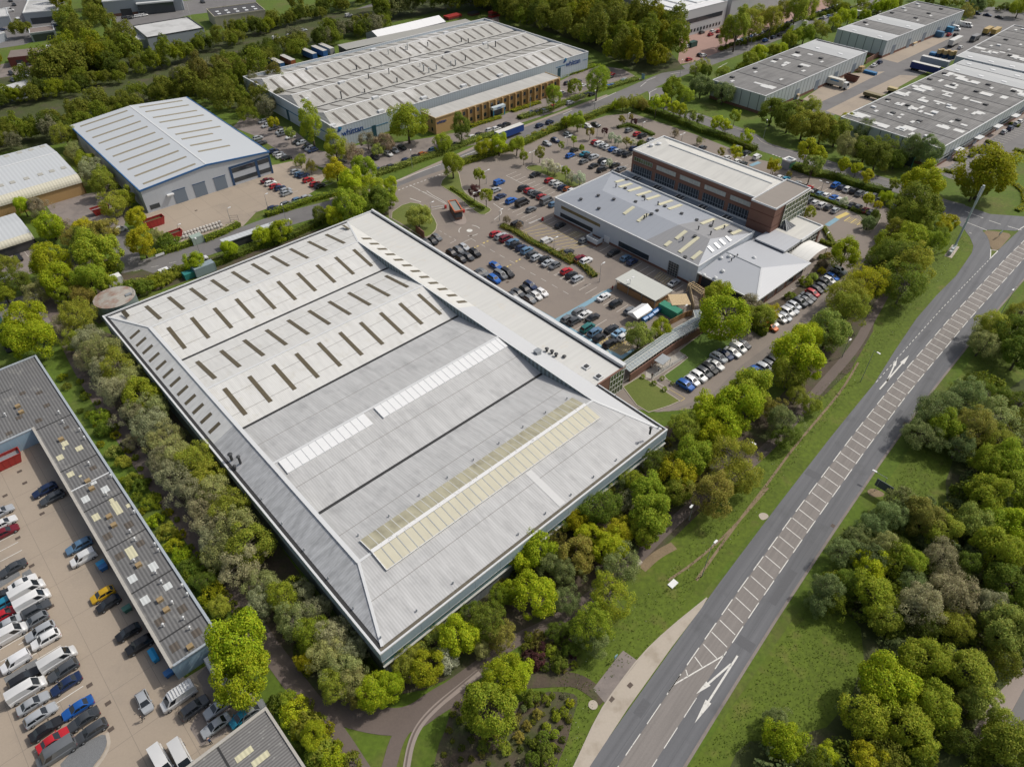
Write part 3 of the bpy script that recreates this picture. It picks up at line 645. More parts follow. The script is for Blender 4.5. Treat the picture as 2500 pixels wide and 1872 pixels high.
for a, b in (((1700, 485), (1735, 510)), ((1755, 455), (1790, 480)), ((1800, 425), (1835, 448)), ((1855, 395), (1885, 418))):
    p = wpt(T21((a[0] + b[0]) / 2, (a[1] + b[1]) / 2)); mb = MB()
    v = [(p[0] + s1 * 1.0, p[1] + s2 * .55) for s1, s2 in ((-1, -1), (1, -1), (1, 1), (-1, 1))]
    mb.add([W1(x, y, wz(x, y) - .05) for x, y in v] + [W1(x, y, wz(x, y) + .14) for x, y in v], [(4, 5, 6, 7)] + [(k, (k + 1) % 4, 4 + (k + 1) % 4, 4 + k) for k in range(4)]).build('rooflight', M_sky_w, w1)
for q in ((390, 1000), (680, 1130), (905, 1230), (575, 1190), (500, 1235), (1110, 1315), (1300, 1395), (1560, 1470), (145, 890), (165, 770), (1085, 1535), (285, 1070)):
    p = W1(*wpt(Z2(*q))); MB().cyl(p, .45, .3, 8).cyl((p[0], p[1], p[2] + .3), .6, .12, 8).build('roof_vent', M_dark, w1)
for q in ((20, 870), (405, 1045), (585, 1110), (400, 1295), (430, 1270), (1475, 1430), (1130, 1440), (920, 1585), (1295, 1510), (1325, 1365)):
    flue(W1(*wpt(Z2(*q))), .17, 1.0, w1, m=M_dark)
for q in ((745, 38), (595, 70), (880, 70), (750, 150), (1495, 570)):
    p = W1(*wpt(T21(*q))); MB().cyl(p, .45, .3, 8).cyl((p[0], p[1], p[2] + .3), .6, .12, 8).build('roof_vent', M_dark, w1)
# openings on the yard side
fx = lambda q, z: W1.loc(q, z)[0]
wn = MB().box(W1, fx(T21(410, 130), 5), fx(T21(735, 300), 5), -.06, .1, 4.1, 5.1); wn.build('window_band', mat('amber_reflecting_glass', (.16, .13, .06), .2, var=.6, vscale=.4), w1)
MB().box(W1, fx(T21(405, 200), 2), fx(T21(700, 330), 2), -.06, .1, 1.2, 2.6).build('window_band', M_glass, w1)
MB().box(W1, fx(T21(890, 450), 2.4), fx(T21(1150, 580), 2.4), -.08, .1, 1.0, 2.7).build('window_band', M_glass, w1)
x0, x1 = fx(T21(1335, 640), 3), fx(T21(1420, 680), 3)
dr = MB().box(W1, x0, x1, -.08, .1, .1, 4.3); d_ = dr.build('roller_door', M_dark, w1)
br = MB()
for k in range(5): z = .5 + k * .8; br.box(W1, x0, x1, -.14, -.07, z, z + .12)
for k in range(5): x = x0 + (x1 - x0) * k / 4; br.box(W1, x - .06, x + .06, -.14, -.07, .1, 4.3)
br.build('frame', M_metal, d_)
MB().box(W1, fx(T21(785, 400), 1.5), fx(T21(815, 430), 1.5), -.1, .1, .1, 2.3).build('door', M_white2, w1)
# plant enclosure against the wall
xp, yp = W1.loc(T21(715, 390), 2.2)
pl = thing('plant_enclosure', 'small open topped white plant enclosure against the grey workshop wall', 'enclosure', W1(xp, yp))
FP = Fr(W1(xp, yp), W1.ex, W1.ey)
pm = MB(); pm.box(FP, -2.2, 2.2, -1.4, -1.25, .8, 2.3); pm.box(FP, -2.2, -2.05, -1.25, 1.3, .8, 2.3); pm.box(FP, 2.05, 2.2, -1.25, 1.3, .8, 2.3); pm.build('wall', M_wpanel, pl)
MB().box(FP, -2.17, 2.17, -1.37, 1.3, 0, .8).build('plinth', M_brick, pl)
for k in range(3): MB().box(FP, -1.5 + k, -.8 + k, -.5, .5, .8, 1.9).build('cooling_unit', M_metal, pl)
# ---- brick office block
HB = 13.0
K = Frame(Z2(255, 355), Z2(1925, 1010), Z2(690, 180), HB)
ob = thing('office_block', 'three storey red brick office block with white hipped membrane roof and parapet', 'office block', K(K.w / 2, K.d / 2))
kx, ky = K.w + 9.3, K.d
MB().box(K, 0, K.w, 0, ky, 0, HB - .55).build('wall', M_brick, ob)
cp = MB(); cp.box(K, -.1, K.w + .1, -.1, .3, HB - .55, HB); cp.box(K, -.1, kx, ky - .3, ky + .1, HB - .55, HB); cp.box(K, -.1, .3, .3, ky - .3, HB - .55, HB)
cp.build('parapet', M_trim, ob)
cy = ky * .62; cx0, cx1 = 7.0, K.w - 1.5
def kp(pts, m, nm='roof_slope'): return MB().poly([K(*p) for p in pts]).build(nm, m, ob)
M_kroof = mat('offwhite_roof', (.56, .55, .51), .7, var=.04, vscale=.2, streak=(-K.ang, .9, .06, .07))
zk = HB - .5
kp([(.3, .3, zk), (K.w - .5, .3, zk), (cx1, cy, zk + 1.1), (cx0, cy, zk + 1.1)], M_kroof); kp([(.3, ky - .3, zk), (K.w + 2, ky - .3, zk), (cx1, cy, zk + 1.1), (cx0, cy, zk + 1.1)], M_kroof)
kp([(.3, .3, zk), (cx0, cy, zk + 1.1), (.3, ky - .3, zk)], M_kroof); kp([(K.w - .5, .3, zk), (cx1, cy, zk + 1.1), (K.w + 2, ky - .3, zk)], M_kroof)
MB().beam(K(cx0, cy, zk + 1.15), K(cx1, cy, zk + 1.15), .5, .12).build('ridge_cap', M_metal, ob)
for q in ((500, 300), (600, 280)):
    x, y = K.loc(Z2(*q), HB + .4); p = K(x, y, HB - .3); MB().cyl(p, .75, .9, 10).cyl((p.x, p.y, p.z + .9), .95, .2, 10, r2=.3).build('roof_vent', M_trim, ob)
# string courses, top windows with blinds, two storeys of glazing below
sc_ = MB()
for z in (HB - 1.9, 8.9): sc_.box(K, -.03, K.w + .02, -.04, .02, z, z + .12)
sc_.build('string_course', mat('dark_brick', (.12, .05, .035), .85), ob)
nb = 5; bw = K.w / nb
for k in range(nb):
    x0 = k * bw + .9; x1 = (k + 1) * bw - .9
    a = MB().box(K, x0, x1, -.06, .06, 9.4, 10.7).build('window', M_blind if k else M_glass_g, ob)
    f = MB(); nm_ = int((x1 - x0) / .95)
    for j in range(nm_ + 1): xx = x0 + (x1 - x0) * j / nm_; f.box(K, xx - .05, xx + .05, -.12, -.055, 9.4, 10.7)
    f.box(K, x0, x1, -.12, -.055, 9.3, 9.4); f.box(K, x0, x1, -.12, -.055, 10.7, 10.8)
    f.build('frame', M_metal, a)
    a = MB().box(K, x0 - .2, x1 + .2, -.06, .06, 4.6, 8.0).build('window', M_glass, ob); f = MB()
    for j in range(nm_ + 1): xx = x0 + (x1 - x0) * j / nm_; f.box(K, xx - .05, xx + .05, -.14, -.055, 4.6, 8.0)
    f.box(K, x0, x1, -.12, -.055, 6.1, 6.2); f.build('frame', mat('steel_grey_frame', (.25, .28, .32), .5), a)
MB().box(K, -.06, .06, 1, ky - 1, 9.4, 10.7).build('window', M_glass_g, ob)
# stair tower at the near end
xt0, yt0 = K.loc(Z2(1945, 960), 13.9); xt1 = K.loc(Z2(2150, 1045), 13.9)[0]; HT = 13.7
tw = MB().box(K, K.w + .02, K.w + 8.2, -3.2, ky - .3, 0, HT - .5); tw.build('stair_tower', M_brick, ob)
c2 = MB(); c2.box(K, K.w - .1, K.w + 8.3, -3.3, -3.0, HT - .5, HT); c2.box(K, K.w + 8.0, K.w + 8.3, -3.0, ky - .2, HT - .5, HT); c2.box(K, K.w - .1, K.w + .2, -3.0, ky - .2, HT - .5, HT); c2.box(K, K.w + .2, K.w + 8.0, ky - .5, ky - .2, HT - .5, HT)
c2.build('parapet', M_trim, ob)
MB().box(K, K.w + .22, K.w + 8.0, -3, ky - .5, HT - .49, HT - .4).build('flat_roof', mat('brown_flat_roof', (.27, .24, .21), .85, var=.1, vscale=.3), ob)
b_ = MB()
for z in (10.6, 7.2, 4.4): b_.box(K, K.w + .0, K.w + 8.24, -3.24, -3.18, z, z + .3); b_.box(K, K.w + 8.18, K.w + 8.24, -3.2, 2, z, z + .3)
b_.build('string_course', MATS['dark_brick'], ob)
gw = MB().box(K, K.w + 8.2, K.w + 8.5, 2.2, ky - .4, 4, HT - .9); gg = gw.build('window_wall', M_glass_g, ob)
f = MB()
for j in range(9): yy = 2.2 + (ky - 2.6) * j / 8; f.box(K, K.w + 8.42, K.w + 8.62, yy - .07, yy + .07, 4, HT - .8)
for z in (4, 5.8, 7.6, 9.4, 11.2, 12.9): f.box(K, K.w + 8.42, K.w + 8.62, 2.2, ky - .3, z, z + .15)
f.build('mullions', M_frame, gg)
# ---- low flat link roof between workshop and offices, with small louvred lights
zl = 4.5
lk = thing('link_building', 'low flat grey roofed link with five small rooflights between workshop and brick offices', 'link building', K(K.w / 2, -6))
ylow = K.loc(Z2(80, 690), 5.0)[1]; xe, _y = K.loc(Z2(2100, 1430), zl)
Yw = min(ylow, -10)
WX = lambda x, y: K(x, y)
MB().box(K, -1.5, xe + 3, K.loc(Z2(1890, 1500), zl)[1] - .5, -.02, .1, zl).build('wall', M_wpanel, lk)
yb = K.loc(Z2(1890, 1500), zl)[1]
MB().box(K, -1.5, xe + 3, yb - .45, -.1, zl, zl + .12).build('flat_roof', mat('blue_grey_flat_roof', (.215, .25, .29), .6, var=.06, vscale=.15), lk)
MB().box(K, -1.6, K.w + .2, -.55, -.1, zl + .12, zl + .5).box(K, -1.7, -1.4, yb, -.55, zl + .1, zl + .45).build('parapet', M_trim, lk)
for q in ((300, 755), (585, 880), (885, 1010), (1195, 1145), (1520, 1285)):
    x, y = K.loc(Z2(*q), zl); FB = Fr(K(x, y), K.ex, K.ey)
    r_ = MB().box(FB, -1.5, 1.5, -.9, .9, zl + .1, zl + .45).build('rooflight', M_dark, lk)
    f = MB()
    for s1 in (-1, 0, 1): f.box(FB, s1 * 1.4 - .1, s1 * 1.4 + .1, -.95, .95, zl + .4, zl + .55)
    f.build('frame', M_trim, r_)
for q in ((1910, 1310), (1965, 1325), (2015, 1340)):
    x, y = K.loc(Z2(*q), zl + .5); FB = Fr(K(x, y), K.ex, K.ey); MB().box(FB, -.5, .5, -.3, .3, zl + .1, zl + 1.2).build('cooling_unit', M_white2, lk)
# ---- entrance hall with glazed front and pyramid rooflight
zh = 5.6
E1 = Frame(Z3(235, 1280), Z3(640, 1455), Z3(590, 905), zh)
xa, ya = E1.loc(Z3(1120, 1115), zh); xb, yb2 = E1.loc(Z3(240, 1285), zh)
eh = thing('entrance_hall', 'low entrance hall with glazed front, pale flat roof and glass pyramid rooflight', 'entrance hall', E1(xa / 2, ya / 2))
FH = Fr(G(*Z3(640, 1455), zh) * Vector((1, 1, 0)) if False else Vector((G(*Z3(640, 1455), zh).x, G(*Z3(640, 1455), zh).y, 0)), -EB, EA)
lx = lambda q, z=zh: FH.loc(q, z)
X0 = lx(Z3(235, 1285))[0]; Y1 = lx(Z3(1120, 1115))[1]; Y2 = lx(Z3(545, 1010))[1]; XR = lx(Z3(1120, 1115))[0]
MB().box(FH, X0, -.3, .1, Y1, 0, zh - .4).build('wall', M_glass, eh)
MB().box(FH, X0, 0, 0, (lx(Z3(850, 1290))[1] + lx(Z3(445, 1150))[1]) / 2, zh - .4, zh).build('flat_roof', mat('pale_grey_ribbed_flat_roof', (.44, .455, .48), .6, var=.04, joint=(aA, 99, 1.5, .1, (.36, .37, .4))), eh)
ys = (lx(Z3(850, 1290))[1] + lx(Z3(445, 1150))[1]) / 2
MB().box(FH, X0 - 2, 0, ys, Y1, zh - .4, zh + .02).build('flat_roof', M_kroof, eh)
c_ = MB(); c_.box(FH, -.1, .35, ys, Y1 + .3, zh - .5, zh + .4); c_.box(FH, X0 - 2, -.1, Y1, Y1 + .35, zh - .5, zh + .4); c_.build('parapet', M_trim, eh)
f = MB()
for k in range(int(Y1 / 1.3) + 1): f.box(FH, -.3, -.15, k * 1.3, k * 1.3 + .1, .2, zh - .4)
for z in (.3, 1.6, 3.2, 4.6): f.box(FH, -.32, -.1, 0, Y1, z, z + .12)
f.build('mullions', M_frame, eh)
MB().box(FH, -.9, .0, Y1 - .9, Y1, 0, zh - .5).build('pier', M_brick, eh)
x, y = lx(Z3(625, 1110)); py_ = MB(); bs_ = [FH(x - 2.6, y - 2.6, zh + .05), FH(x + 2.6, y - 2.6, zh + .05), FH(x + 2.6, y + 2.6, zh + .05), FH(x - 2.6, y + 2.6, zh + .05)]
py_.add(bs_ + [FH(x, y, zh + 2.1)], [(0, 1, 4), (1, 2, 4), (2, 3, 4), (3, 0, 4)]); pyr = py_.build('pyramid_rooflight', M_glass, eh)
f = MB()
for k in range(4):
    f.beam(bs_[k], FH(x, y, zh + 2.12), .12, .1); f.beam(bs_[k], bs_[(k + 1) % 4], .12, .12)
    for t in (.25, .5, .75):
        m_ = bs_[k].lerp(bs_[(k + 1) % 4], t); f.beam(m_ + Vector((0, 0, .02)), m_.lerp(FH(x, y, zh + 2.1), 1 - abs(t - .5) * 2 if t == .5 else .5) + Vector((0, 0, .02)), .07, .06)
f.build('glazing_bars', M_metal, pyr)
# ---- hipped pavilion at the front
zp = 4.6
Pv = Frame(T21(1615, 695), T21(2115, 945), None, zp)
FPv = Fr(Vector((G(*T21(2115, 945), zp).x, G(*T21(2115, 945), zp).y, 0)), -EB, EA)
lv = lambda q, z=zp: FPv.loc(q, z)
pxa = lv(T21(1615, 695))[0]; pya = lv(Z6(1280, 235))[1]
pv = thing('pavilion', 'hipped grey roofed brick pavilion at the front corner with deep overhanging eaves', 'pavilion', FPv(pxa / 2, pya / 2))
MB().box(FPv, pxa, -1.0, 1.0, pya - 1.2, 0, zp - .35).build('wall', M_brick, pv)
ev = MB().box(FPv, pxa, .1, -.1, pya + .1, zp - .35, zp); ev.build('eaves', M_trim, pv)
rx, ry = lv(Z6(605, 290), 7.2); zt = 7.0; rx2 = pxa + 1
M_proof = mat('light_grey_standing_seam', (.41, .425, .45), .5, var=.04, vscale=.2, joint=(aA - PI / 2, .62, 0, .07, (.37, .385, .41)))
M_proof2 = mat('light_grey_sheet', (.42, .435, .46), .5, var=.04, vscale=.15)
def ps(pts, m): return MB().poly([FPv(*p) for p in pts]).build('roof_slope', m, pv)
ps([(-.2, .2, zp), (rx, ry, zt), (rx2, ry, zt), (pxa + .1, .2, zp)], M_proof2); ps([(-.2, .2, zp), (-.2, pya - .2, zp), (rx, ry, zt)], M_proof); ps([(-.2, pya - .2, zp), (pxa + .1, pya - .2, zp), (rx2, ry, zt), (rx, ry, zt)], M_proof2)
ps([(pxa + .1, .2, zp), (rx2, ry, zt), (pxa + .1, pya - .2, zp)], M_proof2)
MB().beam(FPv(-.2, .2, zp + .04), FPv(rx, ry, zt + .04), .45, .1).build('ridge_cap', M_trim, pv); MB().beam(FPv(rx, ry, zt + .04), FPv(rx2, ry, zt + .04), .35, .1).build('ridge_cap', M_metal, pv)
for k in range(5):
    y = 3 + k * (pya - 6) / 4.4; MB().box(FPv, -1.06, -.94, y, y + (pya - 6) / 6, .6, 3.4).build('window', M_glass, pv)
for k in range(3):
    x = -4 + k * pxa / 4; MB().box(FPv, x - 4.5, x, .94, 1.06, .5, 3.4).build('window', M_glass, pv)
for q in ((1765, 710), (1805, 580), (1875, 575), (1665, 680), (1825, 670), (2090, 580)):
    x, y = lv(T21(*q), 6.2); z = zp + (zt - zp) * min(1, y / ry if y < ry else (pya - y) / (pya - ry)); p = FPv(x, y, z - .1); MB().cyl(p, .5, .45, 10).cyl((p.x, p.y, p.z + .45), .6, .25, 10, r2=.25).build('roof_vent', M_trim, pv)
for q in ((1895, 595), (1920, 575), (1945, 560)):
    x, y = lv(T21(*q), 6.6); flue(FPv(x, y, 6.3), .14, .9, pv, m=M_dark)
# ---- white vaulted canopy beside the entrance
cv = thing('canopy', 'white curved fabric canopy on steel posts beside the entrance hall', 'canopy', G(*Z3(960, 1450)))
c0 = Vector((*G(*Z3(720, 1480), 3.6).xy, 0)); FCv = Fr(c0, EA, -EB)
cw = FCv.loc(Z3(1000, 1305), 3.6)[0]; cd = FCv.loc(Z3(955, 1590), 3.6)[1]
mb = MB(); n = 12
for k in range(n):
    t0, t1 = k / n, (k + 1) / n; h = lambda t: 3.4 + 1.5 * math.sin(PI * (.12 + .76 * t)) - .5
    mb.quad(FCv(cw * t0, 0, h(t0)), FCv(cw * t1, 0, h(t1)), FCv(cw * t1, cd, h(t1)), FCv(cw * t0, cd, h(t0)))
mb.build('roof', mat('white_fabric', (.74, .73, .69), .6, joint=(aA - PI / 2, 1.6, 0, .12, (.62, .61, .57))), cv)
mb = MB()
for x in (.2, cw - .2):
    for y in (.3, cd / 2, cd - .3): mb.cyl(FCv(x, y, 0), .08, 3.45, 6)
mb.build('posts', M_metal, cv)
# ================================================================== other buildings
def rect_px(o, x, y, z):
    """frame with snapped grid axes from three roof corners"""
    f = Frame(o, x, y, z); return f
def shell(f, w, d, h, m, par, t=.3, nm='wall', z0=0):
    for a in ((0, w, 0, t), (0, t, t, d), (w - t, w, t, d), (t, w - t, d - t, d)):
        MB().box(f, a[0], a[1], a[2], a[3], z0, h).build(nm, m, par)
def rim(f, w, d, z0, z1, par, m=None, t=.3, o=.08):
    b = MB(); b.box(f, -o, w + o, -o, t, z0, z1); b.box(f, -o, w + o, d - t, d + o, z0, z1); b.box(f, -o, t, t, d - t, z0, z1); b.box(f, w - t, w + o, t, d - t, z0, z1)
    return b.build('parapet', m or M_trim, par)
def poly3(par, pts, m, nm='roof_slope'): return MB().poly(pts).build(nm, m, par)
# ---------------- racking works with blue lettering
HT_ = 8.2
Q = Frame(T10(680, 1110), T20(660, 450), (568, 194), HT_)
wt = thing('factory', 'broad white walled factory with three ribbed skylit roof bays and blue lettering', 'factory', Q(Q.w / 2, Q.d / 2))
M_qw = mat('pale_blue_cladding', (.44, .50, .55), .55, corr=(-Q.ang, 1.2, .06, .2), var=.05, vscale=.1)
M_qw2 = mat('pale_blue_side_cladding', (.44, .50, .55), .55, corr=(-Q.ang - PI / 2, 1.2, .06, .2), var=.05, vscale=.1)
MB().box(Q, 0, Q.w, 0, .3, 0, HT_).build('wall', M_qw, wt); MB().box(Q, 0, Q.w, Q.d - .3, Q.d, 0, HT_).build('wall', M_qw, wt)
MB().box(Q, 0, .3, .3, Q.d - .3, 0, HT_).build('wall', M_qw2, wt); MB().box(Q, Q.w - .3, Q.w, .3, Q.d - .3, 0, HT_).build('wall', M_qw2, wt)
rim(Q, Q.w, Q.d, HT_, HT_ + .2, wt, M_trim, .35)
M_qr = mat('weathered_factory_roof', (.40, .39, .36), .75, corr=(-Q.ang, .8, .07, .3), var=.1, vscale=.06, streak=(-Q.ang, .8, .05, .12), stain=((.56, .55, .53), .05, .52, .66))
M_qr2 = M_qr
M_qsk = mat('grimy_rooflight', (.13, .115, .095), .5, fine=.2, fscale=1)
nbay = 3; bd = Q.d / nbay; z0, z1 = HT_ - .9, HT_ + 1.5
for k in range(nbay):
    y0 = k * bd; ym_ = y0 + bd / 2
    poly3(wt, [Q(.3, y0 + .3, z0), Q(Q.w - .3, y0 + .3, z0), Q(Q.w - 5, ym_, z1), Q(5 * 0 + 3, ym_, z1)], M_qr); poly3(wt, [Q(.3, y0 + bd - .3, z0), Q(Q.w - .3, y0 + bd - .3, z0), Q(Q.w - 5, ym_, z1), Q(3, ym_, z1)], M_qr2)
    poly3(wt, [Q(.3, y0 + .3, z0), Q(3, ym_, z1), Q(.3, y0 + bd - .3, z0)], M_qr2); poly3(wt, [Q(Q.w - .3, y0 + .3, z0), Q(Q.w - 5, ym_, z1), Q(Q.w - .3, y0 + bd - .3, z0)], M_qr)
    MB().beam(Q(3, ym_, z1 + .05), Q(Q.w - 5, ym_, z1 + .05), .7, .12).build('ridge_cap', M_white2, wt)
    if k: MB().box(Q, .4, Q.w - .4, y0 - .35, y0 + .35, z0 - .1, z0 + .1).build('valley_gutter', M_gutter, wt)
    for side in (0, 1):
        n = 17; b = MB()
        x = 6.0
        while x < Q.w - 7:
            for t0, t1 in ((.12, .88),):
                def pt(xx, t): y = y0 + .3 + (bd / 2 - .3) * t if side == 0 else y0 + bd - .3 - (bd / 2 - .3) * t; return Q(xx, y, z0 + (z1 - z0) * t + .05)
                v = [pt(x - .55, t0), pt(x + .55, t0), pt(x + .55, t1), pt(x - .55, t1)]; lo = [p - Vector((0, 0, .15)) for p in v]
                MB().add(lo + v, [(4, 5, 6, 7)] + [(j, (j + 1) % 4, 4 + (j + 1) % 4, 4 + j) for j in range(4)]).build('rooflight', M_qsk, wt)
            x += 5.6 if side == 0 else 6.2
def qz(y):
    u = abs((y % bd) - bd / 2) / (bd / 2); return z1 + (z0 - z1) * u
for q in ((980, 600), (1145, 470), (1205, 450), (1297, 430), (1310, 430), (1150, 640), (975, 680), (1085, 580), (1615, 510), (1775, 360), (1835, 370), (1418, 575), (1560, 600), (1685, 570), (1725, 565), (1810, 520), (1220, 710), (1330, 540), (2005, 420), (2070, 405), (870, 600), (1495, 630), (1450, 615), (940, 800), (740, 855), (1485, 400)):
    for _ in range(5): x, y = Q.loc(T10(*q), 9 if _ == 0 else zz_); zz_ = qz(y)
    flue(Q(x, y, zz_ - .1), random.uniform(.15, .3), random.uniform(1.2, 2.8), wt, m=M_metal if random.random() < .5 else M_dark)
for q in ((460, 595), (740, 718), (1030, 850), (1450, 850), (1795, 745), (1080, 965), (2110, 655), (1640, 290), (1015, 435), (1980, 380), (430, 865), (660, 1090)):
    for _ in range(5): x, y = Q.loc(T10(*q), 9 if _ == 0 else zz_); zz_ = qz(y)
    FB = Fr(Q(x, y), Q.ex, Q.ey); MB().box(FB, -1.3, 1.3, -.8, .8, zz_ - .2, zz_ + .7).build('roof_vent', M_trim, wt)
x, y = Q.loc(T10(1655, 465), 9); MB().cyl(Q(x, y, 8.8), 1.9, 1.0, 12, r2=1.2).build('roof_vent', M_dark, wt)
lx0 = Q.loc(T10(720, 1130), 6)[0]; lx1 = Q.loc(T10(900, 1110), 6)[0]
M_logo = mat('blue_lettering', (.015, .06, .22), .5); M_logo2 = mat('light_blue_emblem', (.03, .22, .42), .5)
def sign(cx, zc, size, f, par, yo=-.06):
    t = text('whittan', size, M_logo, f(cx, yo, zc), f.ex, (0, 0, 1), par, 'lettering')
    e = MB(); c = f(cx - size * 1.75, yo - .02, zc + size * .55)
    for dx, dz, r_, m in ((0, 0, .2, 0), (.2, .16, .17, 1), (.03, .28, .14, 1), (-.2, -.12, .13, 0)):
        a = c + f.ex * dx * size + Vector((0, 0, dz * size)); n = 12
        e.poly([a + f.ex * math.cos(2 * PI * k / n) * r_ * size - f.ey * .03 * m + Vector((0, 0, math.sin(2 * PI * k / n) * r_ * size)) for k in range(n)], m)
    e.build('emblem', [M_logo, M_logo2], par)
sign((lx0 + lx1) / 2 + 1, 5.3, 3.2, Q, wt); xb_ = Q.loc(T20(530, 540), 6)[0]; sign(xb_ + 1, 5.5, 3.2, Q, wt)
st = MB(); st.box(Q, Q.loc(T10(930, 1110), 5)[0], Q.loc(T10(1150, 1050), 5)[0], -.07, .02, 4.2, 4.5); st.box(Q, 62 if False else Q.loc(T20(390, 600), 5)[0], Q.loc(T20(460, 570), 5)[0], -.07, .02, 5.3, 5.6); st.box(Q, Q.loc(T20(600, 520), 5)[0], Q.w - .5, -.07, .02, 5.0, 5.2)
st.build('stripe', mat('teal_blue_stripe', (.03, .16, .28), .5), wt)
MB().box(Q, -.07, .02, 1, Q.d - 2, 4.2, 4.6).build('stripe', MATS['teal_blue_stripe'], wt)
for q in (T10(1030, 1130), T20(390, 620)): xx = Q.loc(q, 3)[0]; MB().box(Q, xx - .9, xx + .9, -.1, .1, .1, 4.9).build('door', mat('dark_teal_door', (.02, .07, .10), .4), wt)
MB().box(Q, -.1, .1, Q.loc(T10(205, 1000), 3)[1] - .9, Q.loc(T10(205, 1000), 3)[1] + .9, .1, 4.6).build('door', MATS['dark_teal_door'], wt)
# buff brick office range
HO = 6.8
O = Frame(T10(1550, 1020), T20(415, 670), T10(1415, 965), HO)
of = thing('brick_offices', 'two storey buff brick office range with deep fins in front of the white factory', 'office range', O(O.w / 2, O.d / 2))
MB().box(O, 0, O.w, 0, O.d, 0, HO - .3).build('wall', M_brick_y, of)
MB().box(O, .1, O.w - .2, .1, O.d, HO - .3, HO - .15).build('flat_roof', mat('worn_office_roof', (.44, .43, .40), .8, var=.08, vscale=.15, streak=(-O.ang, .5, .06, .1)), of)
b = MB(); b.box(O, -.15, O.w + .1, -.25, .1, HO - .35, HO); b.box(O, -.15, .1, .1, O.d, HO - .35, HO); b.box(O, O.w - .2, O.w + .1, .1, O.d, HO - .35, HO + .1); b.build('parapet', mat('buff_coping', (.5, .36, .19), .8), of)
fs = 12.5; nf = 15
for k in range(nf + 1):
    x = fs + (O.w - fs - 1) * k / nf; MB().box(O, x - .3, x + .3, -.85, -.005, 0, HO - .4).build('fin', M_brick_y, of)
for k in range(nf):
    x = fs + (O.w - fs - 1) * (k + .5) / nf
    for z in (.9, 4.0): w_ = MB().box(O, x - .62, x + .62, -.06, .08, z, z + 1.5).build('window', M_glass, of)
for y in (2.5, 5.5):
    for z in (.9, 4.0): MB().box(O, -.06, .08, y - .5, y + .5, z, z + 1.4).build('window', M_glass, of)
text('whittan', 1.6, M_logo, O(O.loc(T10(1600, 1050), 4.6)[0], -.05, 4.6), O.ex, (0, 0, 1), of); 
xe_ = O.loc(T10(2135, 960), 3)[0]
en = MB().box(O, xe_ - 3.4, xe_ + 3.4, -2.6, -.9, 3.2, 4.3).build('entrance_canopy', mat('pale_blue_sign', (.5, .58, .62), .5), of)
text('whittan', .8, M_logo, O(xe_, -2.63, 3.75), O.ex, (0, 0, 1), of)
MB().box(O, xe_ - 3.2, xe_ - 2.9, -2.5, -2.2, 0, 3.2).box(O, xe_ + 2.9, xe_ + 3.2, -2.5, -2.2, 0, 3.2).build('posts', M_logo2, of); MB().box(O, xe_ - 2.5, xe_ + 2.5, -1.0, -.05, 0, 3.1).build('door', M_glass, of)
# rear lean-to and long white tent
Rr = Frame(T10(780, 425), T10(1890, 195), T10(770, 400), 5)
rb = thing('lean_to', 'long low grey lean-to store along the rear wall of the white factory', 'store', Rr(Rr.w / 2, 4))
MB().box(Rr, 0, Rr.w, 0, 9, 0, 4.6).build('wall', M_dark, rb); MB().box(Rr, -.2, Rr.w + .2, -.2, 9.3, 4.6, 4.8).build('roof', mat('old_grey_sheet', (.33, .325, .30), .8, var=.1, vscale=.1, corr=(-Rr.ang, .8, .06, .2)), rb)
W_ = Frame(T10(1060, 330), T10(1640, 190), T10(975, 300), 3.4)
tn = thing('storage_tent', 'long white storage tent with seamed fabric roof behind the factory', 'tent', W_(W_.w / 2, 6))
M_tent = mat('white_tent_fabric', (.76, .76, .76), .6, joint=(-W_.ang, 5, 0, .15, (.62, .62, .62)))
dT = 12
poly3(tn, [W_(0, 0, 3.4), W_(W_.w, 0, 3.4), W_(W_.w, dT / 2, 5.6), W_(0, dT / 2, 5.6)], M_tent, 'roof'); poly3(tn, [W_(0, dT, 3.4), W_(W_.w, dT, 3.4), W_(W_.w, dT / 2, 5.6), W_(0, dT / 2, 5.6)], M_tent, 'roof')
shell(W_, W_.w, dT, 3.38, mat('grey_tent_side', (.3, .31, .33), .7), tn, .12)
for x in (0, W_.w): poly3(tn, [W_(x, 0, 3.4), W_(x, dT, 3.4), W_(x, dT / 2, 5.6)], MATS['grey_tent_side'], 'gable')
# ---------------- blue trimmed warehouse
HB_ = 8.0
U = Frame((342, 466), (655, 371), T00(575, 1095), HB_)
bw_ = thing('trimmed_warehouse', 'pale grey warehouse with blue edged gable and ribbon rooflights above the concrete yard', 'warehouse', U(U.w / 2, U.d / 2))
xr, _ = U.loc(T00(1765, 1410), 9.9); ZRu = 9.9
M_uw = mat('pale_silver_cladding', (.48, .51, .55), .5, joint=(-U.ang, 2.0, 0, .06, (.40, .43, .47)), var=.04, vscale=.3)
M_uw2 = mat('silver_side_cladding', (.48, .51, .55), .5, joint=(-U.ang - PI / 2, 6.5, 0, .3, (.12, .13, .15)), var=.04, vscale=.3)
for yy in (0, U.d - .3):
    p = [U(0, yy, 0), U(U.w, yy, 0), U(U.w, yy, HB_), U(xr, yy, ZRu), U(0, yy, HB_)]; q_ = [v + U.ey * .3 for v in p]
    MB().add(p + q_, [(0, 1, 2, 3, 4), (9, 8, 7, 6, 5)] + [(k, k + 5, (k + 1) % 5 + 5, (k + 1) % 5) for k in range(5)]).build('gable_wall', M_uw, bw_)
MB().box(U, 0, .3, .3, U.d - .3, 0, HB_).build('wall', M_uw2, bw_); MB().box(U, U.w - .3, U.w, .3, U.d - .3, 0, HB_).build('wall', M_uw2, bw_)
